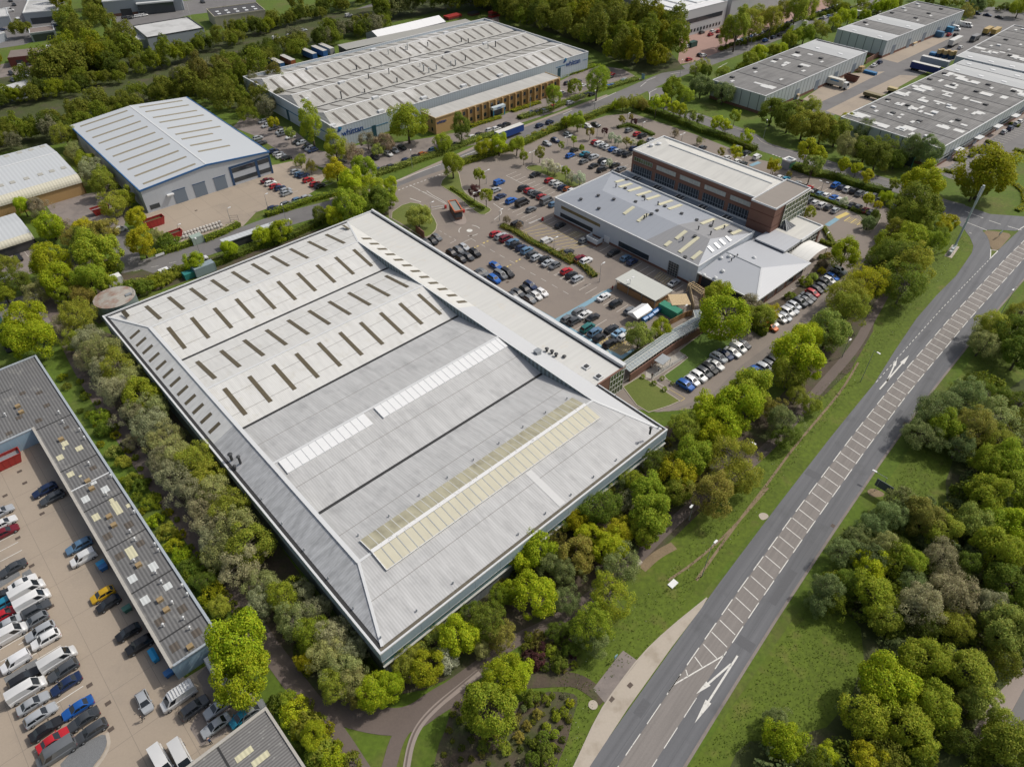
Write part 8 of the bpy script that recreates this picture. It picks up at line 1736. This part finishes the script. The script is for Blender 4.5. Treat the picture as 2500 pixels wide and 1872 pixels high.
# yellow hatching
for k in range(9): a = Vector(G(*T21(110, 350))).lerp(G(*T21(480, 500)), k / 8); seg(ly, a, a + (EA * .25 - EB) * 0 + EA * 7 - EB * 3.0, .14)
seg(ly, G(*T21(80, 345)), G(*T21(270, 270))); seg(ly, G(*T21(270, 270)), G(*T21(590, 450))); seg(ly, G(*T21(480, 500)), G(*T21(590, 450)))
for k in range(6): a = Vector(G(*T21(480, 375))).lerp(G(*T21(560, 400)), k / 5); seg(ly, a, a + EA * 3.6, .12)
for k in range(7): a = Vector(G(*T21(1230, 745))).lerp(G(*T21(1330, 810)), k / 6); seg(ly, a, a + EA * 4 + EB * .8, .12)
A0, A1_ = G(*Z5(470, 850)), G(*Z5(610, 935))
for k in range(5): a = A0.lerp(A1_, k / 4); seg(ly, a, a + EA * 7.5, .16)
for k in range(9): a = A0 + EA * k * .9; seg(ly, a, a - EB * 4.2 + EA * 1.2, .13); seg(ly, a + EA * 1.2, a - EB * 4.2, .13, .052)
for k in range(7): a = Vector(G(*Z5(640, 930))).lerp(G(*Z5(760, 970)), k / 6); seg(ly, a, a + EA * 5 + EB * 1.5, .14)
for k in range(4): a = Vector(G(*T23(0, 0))); 
seg(ly, G(*T22(1360, 50)), G(*T22(1495, 130))); seg(ly, G(*T22(1495, 130)), G(*T22(1455, 155))); seg(ly, G(*T22(1455, 155)), G(*T22(1340, 80)))
for k in range(8): a = Vector(G(*Z3(1440, 1050))).lerp(G(*Z3(1640, 1110)), k / 7); seg(ly, a, a + EA * 4, .35 if k % 3 == 0 else .12)
seg(ly, G(*Z3(1340, 1010)), G(*Z3(1490, 940)), 1.5, .05)
for t, a, b2 in ((Z4, (990, 795), (1085, 755)), (Z4, (860, 865), (930, 830)), (Z4, (1430, 1045), (1510, 1000)), (Z4, (1310, 1115), (1365, 1085))): dashes(ly, t, a, b2, .7, .7, .5, .053)
ly.build('yellow_markings', M_yellow)['kind'] = 'structure'
seg(lb_, G(*Z5(-190, 470)), G(*Z5(730, 990)), 1.5, .051); seg(lb_, G(*Z5(40, 585)), G(*Z5(620, 255)), 1.5, .055); seg(lb_, G(*Z5(730, 990)), G(*Z5(880, 905)), 1.2, .0555); seg(lb_, G(*Z3(1205, 1110)), G(*Z3(1350, 1015)), 1.6, .0505); seg(lb_, G(*Z3(175, 305)), G(*Z3(300, 255)), 1.6, .0505)
lb_.build('blue_walkway_marking', M_blueline)['kind'] = 'structure'
gs('gravel_bed', smooth_poly(px(T03, (480, 1680), (640, 1500), (780, 1420), (915, 1360), (930, 1450), (880, 1560), (800, 1656), (760, 1750)), 1), M_gravel, .06)
gs('gravel_bed', px(T03, (30, 890), (240, 760), (320, 720), (340, 800), (60, 940)), M_gravel, .061); gs('gravel_bed', px(T03, (-30, 60), (150, -50), (180, 0), (0, 110)), M_gravel, .062); gs('gravel_bed', px(T02, (190, 1640), (260, 1600), (290, 1656), (200, 1700)), M_gravel, .063)
gs('yard_kerb', ribbon(px(T03, (925, 1360), (950, 1460), (900, 1570), (820, 1670), (790, 1760)), .5), M_layby, .08)
# drain covers
dm = MB()
for t, q in ((T02, (170, 760)), (T02, (215, 860)), (T02, (45, 970)), (T02, (365, 1125)), (T02, (155, 1335)), (T02, (275, 1575)), (T02, (25, 1070)), (T03, (935, 1105)), (T03, (960, 1330)), (T03, (775, 950)), (T03, (445, 270)), (T03, (330, 30)), (Z4, (1320, 1320)), (Z4, (825, 697)), (T23, (860, 1070)), (T32, (560, 1230)), (T32, (1185, 345)), (T32, (1310, 170)), (T01, (1695, 165)), (T23, (1020, 950))):
    p = G(*t(*q)); FB = Fr(p, EA, EB); dm.poly([FB(x * .45, y * .35, .066) for x, y in ((-1, -1), (1, -1), (1, 1), (-1, 1))])
dm.build('drain_covers', mat('iron_grating', (.10, .075, .06), .8))['kind'] = 'structure'
# ================================================================== street furniture
def lamp(head, base, label, arm=1.6, h=None, group='street lamps', twin=False):
    b0 = G(*base); hh = h
    if hh is None:
        best = min((abs((Vector(head) - Vector(projpx(b0.x, b0.y, z))).length), z) for z in [x * .25 for x in range(8, 60)]); hh = best[1]
    r = thing('street_lamp', label, 'street lamp', b0, 0, group)
    hp = G(*head, hh); d = (hp - b0); d.z = 0
    if d.length < .6: d = EA * .8
    d = d.normalized() * min(arm, max(.8, d.length))
    b = MB(); b.tube(b0, b0 + Vector((0, 0, 1.2)), .11, 8, 0, .1); b.tube(b0 + Vector((0, 0, 1.2)), b0 + Vector((0, 0, hh)), .075, 8, 0, .05); b.tube(b0 + Vector((0, 0, hh)), b0 + d + Vector((0, 0, hh + .1)), .045, 6)
    if twin: b.tube(b0 + Vector((0, 0, hh)), b0 - d + Vector((0, 0, hh + .1)), .045, 6)
    b.build('column', M_metal, r)
    for s1 in ((1, -1) if twin else (1,)):
        e = b0 + d * s1 + Vector((0, 0, hh + .1)); u = d.normalized() * s1; f = Fr(Vector((e.x, e.y, 0)), u, Vector((-u.y, u.x, 0)))
        MB().prism([f(-.1, -.16), f(.75, -.2), f(.85, 0), f(.75, .2), f(-.1, .16)], e.z - .02, e.z + .14).build('lantern', M_white2, r)
def projpx(x, y, z):
    dz = z - CH; yy = y * _s + dz * _c; zz = y * _c - dz * _s
    return (1250 + CF * x / zz, 936 - CF * yy / zz)
lamp(T22(1710, 1400), T23(1640, 10), 'tall road lamp on the verge beside the hatched road, near the layby', 2.6); lamp(T32(935, 768), T32(985, 900), 'tall road lamp beside the dark sign board', 2.4); lamp(T31(940, 1390), T31(800, 1640), 'tall road lamp on the verge above the lane arrows', 2.6, 9.5); lamp(T31(1945, 1030), T31(2000, 1075), 'tall road lamp at the edge of the right hand wood', 2.2, 9.5)
lamp(T31(685, 1290), T31(640, 1430), 'path lamp where the red path meets open verge', .5); lamp(T22(2085, 520), T22(2010, 640), 'path lamp among thin trees right of the warehouse corner', .6, 5); lamp(T22(1540, 1075), T22(1530, 1180), 'path lamp in bare soil below the tall green tree', .5, 5); lamp(T31(975, 555), T31(970, 670), 'drive lamp on the tree edge opposite the pavilion cars', .8, 6)
lamp(Z4(285, 262), Z4(285, 370), 'lamp beside the small round lawn', .8); lamp(Z4(1210, 360), Z4(1210, 500), 'lamp on the painted curve near the gatehouse', 1, None); lamp(Z4(915, 112), Z4(912, 275), 'twin lamp between purple and green trees by the gatehouse', .8, None, 'street lamps', True)
lamp(Z1(545, 672), Z1(545, 820), 'twin lamp at the grass island with blossom trees', .8, None, 'street lamps', True); lamp(Z1(1015, 470), Z1(1015, 640), 'twin lamp near the lone tree in the middle bays', .8, None, 'street lamps', True); lamp(Z1(1420, 330), Z1(1420, 470), 'lamp between the copper trees of the far bays', .8); lamp(Z1(1820, 155), Z1(1820, 300), 'lamp in the far corner of the middle car park', .8); lamp(Z1(2030, 275), Z1(2030, 370), 'lamp behind the dark hedge island', .6)
lamp(Z2(905, 155), Z2(905, 240), 'twin lamp behind the brick block, far end', .8, None, 'street lamps', True); lamp(Z2(1740, 455), Z2(1740, 530), 'twin lamp behind the brick block, near the white van', .8, None, 'street lamps', True); lamp(Z3(1140, 515), Z3(1130, 640), 'twin lamp east of the brick block', .8, None, 'street lamps', True); lamp(Z3(1190, 1220), Z3(1180, 1300), 'lamp on the paving by the box hedges', .6)
lamp(T21(765, 630), T21(755, 780), 'lamp at the end of the long hedge beside the shelter', .8); lamp(T21(365, 405), T21(360, 520), 'lamp in the hedge by the white van court', .8); lamp(Z5(825, 140), Z5(815, 295), 'twin lamp against the timber shelter', .8, None, 'street lamps', True); lamp(Z5(1400, 435), Z5(1395, 540), 'lamp beside the bright green container', .6); lamp(Z5(955, 300), Z5(950, 380), 'lamp at the middle of the timber shelter wall', .5)
lamp(T10(1340, 1310), T10(1350, 1450), 'lamp in the clipped hedge before the lettered factory', .6, 7); lamp(T20(710, 850), T20(710, 945), 'lamp on the hedge opposite the estate road lorry', .6, 8); lamp(T20(1455, 570), T20(1450, 670), 'lamp by the wood edge at the side turning', .6, 8); lamp(T20(2060, 370), T20(2050, 450), 'lamp on the estate road beside the nearest trading unit', .6, 8); lamp(T01(1720, 440), T01(1750, 600), 'lamp near the white car on the estate road', .6, 8); lamp(T01(1965, 150), T01(1995, 265), 'lamp beside the yard gate frame', .5); lamp(T01(1535, 295), T01(1550, 355), 'lamp standing over the white sacks', .5); lamp(T11(75, 30), T11(105, 155), 'lamp at the yard hedge end', .5); lamp(T11(215, 165), T11(270, 300), 'lamp between estate road trees', .6, 8); lamp(T11(310, 275), T11(320, 380), 'lamp in the shrubs over the white roof edge', .5, 6); lamp(T30(270, 1320), T30(265, 1430), 'lamp on the side road beside yellow green trees', .5, 7); lamp(T20(2200, 1030), T20(2170, 1200), 'lamp on the bright grass below the trading unit', .4, 7); lamp(T10(1985, 1480), T10(1990, 1590), 'twin lamp beside the bushy lollipop tree', .8, None, 'street lamps', True)
# telecom mast with cabinets
mb0 = G(*T31(1600, 500)); ms = thing('telecom_mast', 'very tall pale grey telecom mast with cabinets beside the junction', 'mast', mb0)
MB().tube(mb0, mb0 + Vector((0, 0, 15)), .33, 10, 0, .26).tube(mb0 + Vector((0, 0, 15)), mb0 + Vector((0, 0, 21)), .34, 10, 0, .34).build('pole', mat('mast_grey', (.42, .47, .50), .5), ms)
for k in range(3): a = k * 2.1; MB().tube(mb0 + Vector((math.cos(a) * .4, math.sin(a) * .4, 17.5)), mb0 + Vector((math.cos(a) * .4, math.sin(a) * .4, 20.4)), .13, 6).build('antenna', M_white2, ms)
FB = Fr(G(*T31(1585, 520)), RD, RN); gs('mast_base', [FB(x, y) for x, y in ((-4, -1), (4.5, -1), (4.5, 1.1), (-4, 1.1))], M_kerb, .09)
for k, (x, w_, h_) in enumerate(((-2.9, 1.2, 1.4), (-1.2, 1.3, 1.6), (.6, 1.4, 1.5), (2.6, .8, 1.2))): MB().box(FB, x, x + w_, -.4, .4, .09, h_).build('cabinet', mat('cabinet_grey', (.38, .42, .42), .6), ms)
def board(c, w_, h, z0, ax, m, label, cat='sign', nm='road_sign', txt=None, posts=2):
    ay = Vector((-ax.y, ax.x, 0)); f = Fr(Vector((c.x, c.y, 0)), ax, ay); r = thing(nm, label, cat, c); MB().box(f, -w_ / 2, w_ / 2, -.05, .05, z0, z0 + h).build('board', m, r); b = MB()
    for k in range(posts): x = 0 if posts == 1 else -w_ / 2 * .7 + k * w_ * .7; b.cyl(f(x, .09, 0), .05, z0 + h * .9, 6)
    b.build('posts', M_metal, r); return r, f
r, f = board(G(*T32(965, 960)), 3.4, 2.0, 1.6, -RN + RD * .15, mat('sign_back_grey', (.08, .10, .11), .6), 'large dark backed road sign on two posts in the verge'); r, f = board(G(*T31(1990, 400)), 2.4, 1.0, 1.4, EA, mat('sign_blue_grey', (.14, .20, .22), .6), 'blue grey direction sign on the small road island')
board(G(*T23(890, 740)), .7, .7, 1.2, EA, M_blueline, 'small blue sign beside the stub of old tarmac', posts=1); board(G(*T10(1020, 1560)), 1.8, 2.0, .3, EA, M_white2, 'white entrance sign at the end of the pale clipped hedge'); board(G(*T01(1390, 565)), 2.6, .7, .5, EA, M_white2, 'low white sign on legs at the clipped hedge end'); board(G(*T20(1130, 690)), 1.8, 2.4, .2, EB, M_blueline, 'pale blue entrance sign beside the side turning')
r, f = board(G(*T30(1180, 1445)), 4.2, 4.2, .8, -EB, mat('sign_dark', (.02, .03, .03), .5), 'tall dark sign board with green frame before the patched unit', nm='sign_board'); b = MB(); b.box(f, -2.2, 2.2, -.1, .1, 5.0, 5.25); b.box(f, -2.25, -2.05, -.1, .1, .2, 5.0); b.box(f, 2.05, 2.25, -.1, .1, .2, 5.0); b.build('frame', mat('sign_green', (.05, .22, .17), .5), r)
p = G(*T23(1390, 75)); FB = Fr(p, EA, EB); o = MB().box(FB, -.9, .9, -.55, .55, 0, .18).build('utility_cover', M_white2); tag(o, 'white concrete utility cover on the worn verge near the tall lamp', 'cover')
p = G(*T22(1085, 1560)); FB = Fr(p, EA, EB); o = MB().box(FB, -.8, .8, -.5, .5, 0, .5).build('utility_box', M_kerb); tag(o, 'pale stone utility box in the shade beside bare earth', 'utility box')
p = G(*T23(700, 1120)); o = MB().cyl((p.x, p.y, 0), .75, .12, 18).build('manhole', M_layby); tag(o, 'round pale manhole on the grass beside the layby', 'manhole')
for q, lb in (((155, 1010), 'white flagpole by the office hedge'),): p = G(*T20(*q)); r = thing('flagpole', lb, 'flagpole', p); MB().tube(p, p + Vector((0, 0, 9)), .07, 8, 0, .04).build('pole', M_white2, r); MB().cyl((p.x, p.y, 0), .25, .2, 10).build('base', M_kerb, r)
for k, q in enumerate(((1605, 170), (1650, 165))): p = G(*T00(*q)); r = thing('flagpole', '%s pale flagpole from the flat depot at the top' % ordinal(k), 'flagpole', p, 0, 'flagpoles at the top'); MB().tube(p, p + Vector((0, 0, 9)), .08, 6, 0, .05).build('pole', M_white2, r)
# barriers
def barrier(a, b2, label):
    p, q = G(*a), G(*b2); r = thing('barrier', label, 'barrier', p); f = Fr(p, EA, EB); MB().box(f, -.3, .3, -.3, .3, 0, 1.1).build('cabinet', mat('red_cabinet', (.45, .03, .03), .5), r); MB().beam(p + Vector((0, 0, 1.0)), q + Vector((0, 0, 1.0)), .12, .12).build('boom', M_white2, r)
barrier(Z4(485, 325), Z4(300, 345), 'red posted barrier with white boom on the lawn side of gatehouse'); barrier(Z4(730, 380), Z4(880, 355), 'barrier with white boom between gatehouse and grass strip'); barrier(T21(262, 250), T21(140, 300), 'red barrier post at the corner of the hatched court')
# fences
def fence(pts, h, label, m, step=2.5, nm='fence', rails=3):
    r = thing(nm, label, 'fence', pts[0]); b = MB(); ps_ = MB()
    for a, c in zip(pts, pts[1:]):
        L_ = (c - a).length; n = max(1, int(L_ / step))
        for k in range(rails): z = h * (k + 1) / rails - .06; b.beam(a + Vector((0, 0, z)), c + Vector((0, 0, z)), .05, .06)
        for k in range(n + 1): q = a.lerp(c, k / n); ps_.cyl((q.x, q.y, 0), .04, h, 5)
    b.build('rails', m, r); ps_.build('posts', m, r)
fence(px(Z5, (1085, 1200), (1280, 1075), (1420, 985)), 1.1, 'thin metal railing around the smoking shelter paving', M_metal); fence(px(T21, (60, 320), (140, 310)), 2.0, 'short mesh fence beside the hatched court barrier', M_metal, 1.2); fence(px(T01, (1995, 260), (2065, 255)), 2.2, 'dark gate frame at the clipped hedge end', M_dark, 3)
def wallx(pts, h, w_, m, label, nm='garden_wall'):
    r = thing(nm, label, 'wall', pts[0]); b = MB()
    for a, c in zip(pts, pts[1:]): d = (c - a).normalized(); n = Vector((-d.y, d.x, 0)) * w_ / 2; b.prism([a - n, c - n, c + n, a + n], 0, h)
    b.build('masonry', m, r)
wallx(px(Z4, (90, 640), (200, 730)), 2.4, .3, M_brick, 'brick screen wall beside the small round lawn'); wallx(px(T30, (840, 555), (990, 470)), 2.4, .4, M_brick, 'rust red wall joining two trading units'); wallx(px(Z5, (1455, 210), (1510, 480)), 2.0, .12, M_timber, 'pale timber screen fence from pergola to walkway', 'timber_fence'); wallx(px(Z5, (1615, 320), (1660, 500)), 2.0, .12, M_timber, 'pale timber screen fence along the pavilion side', 'timber_fence'); wallx(px(Z5, (1250, 640), (1420, 550), (1510, 530)), 1.8, .12, M_wood, 'brown timber fence below the green container', 'timber_fence'); wallx(px(Z5, (1140, 440), (1260, 370)), 1.2, .15, M_timber, 'low pale timber rail by the shelter end', 'timber_fence')
# yard bits
def stack(q, label, cols, L_=2.4, w_=1.2, h=.5, n=3, ax=EA, nm='pallet_stack', cat='stack'):
    c = G(*q); f = Fr(c, ax, Vector((-ax.y, ax.x, 0))); r = thing(nm, label, cat, c)
    for k in range(n): MB().box(f, -L_ / 2 + .05 * (k % 2), L_ / 2 - .05 * (k % 2), -w_ / 2, w_ / 2, .05 + k * h, k * h + h - .04).build('layer', cols[k % len(cols)], r)
M_cb = mat('blue_rack_steel', (.03, .17, .36), .5); M_tan = mat('cardboard', (.40, .27, .13), .85); M_oil = mat('drum_tan', (.45, .33, .16), .6)
stack(T30(800, 620), 'stack of tan boxes beside the blue racking frames', [M_tan, M_timber], 3, 2, .8, 3); stack(T30(880, 640), 'leaning blue racking frames beside the rusty skip', [M_cb], 6, 2.2, .25, 5, -EB); stack(T30(230, 850), 'pile of pale crates against the trading unit shutters', [M_trim, M_kerb, M_timber], 3.4, 1.6, .7, 3, -EB); stack(T30(1180, 400), 'red pallets beside the second trading unit', [MATS['red_cabinet']], 2.6, 1.6, .5, 3); stack(T30(1260, 390), 'pale wrapped goods beside the red pallets', [M_trim, M_timber], 4, 1.6, .7, 2); stack(T30(1420, 490), 'dark blue crates behind the blue trailer', [M_navy, M_cb], 3, 3, 1, 2)
for k in range(6): 
    p = G(*T30(1470 + k * 27, 470 - (k % 2) * 8 + k * 4), 1.5); p.z = 0; r = thing('stacked_drum', '%s tan drum from the blue trailer in the crate row' % ordinal(k), 'drum', p, 0, 'tan drums on the crate row'); MB().cyl(p, .9, 1.7, 12).cyl((p.x, p.y, 1.7), .95, .15, 12).build('drum_body', M_navy, r); MB().cyl((p.x, p.y, 1.85), .9, 1.9, 12).build('lid', M_oil, r)
stack(T10(1700, 160), 'heap of rust red scrap behind the lettered factory', [M_rustst, M_redsteel], 10, 5, .9, 2, nm='scrap_heap', cat='heap'); stack(T10(1880, 130), 'heap of mixed scrap near the orange machine', [M_rustst, M_dark], 6, 4, .8, 2, nm='scrap_heap', cat='heap')
bin_(T10(470, 500), 'bright', 'bright green machine body between the rear trailers', None, EA, 2.0, nm='plant_machine') if False else None
stack(T10(2060, 145), 'rust red racking stack at the wood edge behind the factory', [M_redsteel, M_rustst], 7, 3, 1.0, 3, nm='racking_stack')
# ================================================================== people
SKIN = mat('skin', (.45, .27, .19), .6); HAIR = mat('dark_hair', (.03, .02, .015), .8)
def person(q, ang, shirt, legs, label, stride=.0, bend=0):
    p = G(*q); r = thing('person', label, 'person', p + Vector((0, 0, .06)), ang)
    J = {'pel': (0, 0, .95), 'sp': (.02 + bend * .1, 0, 1.2), 'ch': (.03 + bend * .2, 0, 1.4 - bend * .05), 'nk': (.03 + bend * .28, 0, 1.54 - bend * .06), 'hd': (.06 + bend * .34, 0, 1.68 - bend * .07)}
    V_ = [Vector(J[k]) for k in ('pel', 'sp', 'ch', 'nk', 'hd')]; rd = [(.15, .17), (.13, .15), (.13, .19), (.055, .055), (.1, .09)]; E = [(0, 1), (1, 2), (2, 3), (3, 4)]
    def chain(root, pts, rr_):
        k = root
        for a, b2 in zip(pts, rr_): V_.append(Vector(a)); rd.append((b2, b2)); E.append((k, len(V_) - 1)); k = len(V_) - 1
        return k
    for s1 in (-1, 1):
        st_ = stride * s1
        chain(0, [(st_ * .1, s1 * .1, .86), (st_ * .5 + .03, s1 * .1, .5), (st_ * .9 - .02, s1 * .1, .09), (st_ * .9 + .14, s1 * .11, .04)], [.095, .065, .048, .04])
        w_ = chain(2, [(V_[2].x, s1 * .2, 1.42), (V_[2].x - st_ * .3, s1 * .25, 1.14), (V_[2].x - st_ * .5 + .12, s1 * .24, .92)], [.065, .048, .036])
        c = V_[w_]
        for f_ in range(4): chain(w_, [(c.x + .03, c.y + (f_ - 1.5) * .02, c.z - .07), (c.x + .05, c.y + (f_ - 1.5) * .022, c.z - .13 - .01 * (f_ in (1, 2)))], [.012, .009])
        chain(w_, [(c.x + .05, c.y - s1 * .03, c.z - .05)], [.012])
    chain(4, [(V_[4].x + .02, 0, 1.76 - bend * .07)], [.075]); chain(4, [(V_[4].x + .1, 0, V_[4].z - .01)], [.02])
    me = bpy.data.meshes.new('body'); me.from_pydata([tuple(v) for v in V_], E, []); o = link('body', me, r, True)
    md = o.modifiers.new('skin', 'SKIN'); 
    for i, v in enumerate(me.skin_vertices[0].data): v.radius = rd[i]
    me.skin_vertices[0].data[0].use_root = True
    o.modifiers.new('sub', 'SUBSURF').levels = 1; o.modifiers['sub'].render_levels = 1
    dg = bpy.context.evaluated_depsgraph_get(); dg.update(); m2 = bpy.data.meshes.new_from_object(o.evaluated_get(dg)); o.modifiers.clear(); o.data = m2
    m2.materials.clear()
    for m in (SKIN, shirt, legs): m2.materials.append(m)
    for f_ in m2.polygons:
        z = f_.center.z; side = abs(f_.center.y) > .19
        f_.material_index = 0 if (z > 1.5 - bend * .06 or (side and z < 1.0 and z > .7)) else (1 if z > .93 else 2); f_.use_smooth = True
    h = MB(); c = V_[4]; n = 10
    for i, (dz, rr_) in enumerate(((-.02, .098), (.05, .105), (.1, .085), (.13, .03))): h.v += [(c.x - .02 + rr_ * math.cos(2 * PI * k / n), rr_ * .92 * math.sin(2 * PI * k / n), c.z + dz) for k in range(n)]
    for i in range(3):
        for k in range(n): h.f.append([i * n + k, i * n + (k + 1) % n, (i + 1) * n + (k + 1) % n, (i + 1) * n + k]); h.m.append(0)
    h.f.append([3 * n + k for k in range(n)]); h.m.append(0); h.build('hair', HAIR, r, True, True)
CL = lambda nm, c: mat('cloth_' + nm, c, .9)
person(T03(1245, 1252), 4.0, CL('dark', (.04, .045, .05)), CL('charcoal', (.05, .05, .055)), 'person in dark clothes walking past the silver hatchback', .3)
person(T03(1830, 1455), 2.5, CL('navy', (.02, .04, .10)), CL('black', (.02, .02, .02)), 'person in navy top bending over at the bottom workshop wall', .1, 1.2)
person(Z5(1053, 1105), .5, CL('cream', (.5, .42, .36)), CL('black', (.02, .02, .02)), 'person in a pale top standing by the walkway brick wall', .05); person(Z5(1135, 1140), 3.4, CL('white', (.6, .62, .65)), CL('navy', (.02, .04, .10)), 'person in a white shirt standing at the smoking shelter opening', .05); person(Z5(1063, 1215), 1.0, CL('black', (.02, .02, .02)), CL('charcoal', (.05, .05, .055)), 'person in black on the path below the smoking shelter', .25); person(Z5(638, 265), 2.0, CL('red', (.25, .03, .03)), CL('black', (.02, .02, .02)), 'person in a dark red top at the end of the timber shelter', .1)


for o in [o for o in COL.objects if o.parent is None and str(o.get('label', '')).startswith('single white large panel van parked loose')]:
    b = MB(); I = lambda x, y, z=0: Vector((x, y, z))
    for k in range(8): b.box(I, -2.5 + k * .45, -2.3 + k * .45, -.85, .85, 2.42, 2.5)
    for y in (-.86, .86): b.box(I, -2.6, 1.0, y - .04, y + .04, 2.34, 2.44)
    b.build('roof_rack', M_trim, o, True)
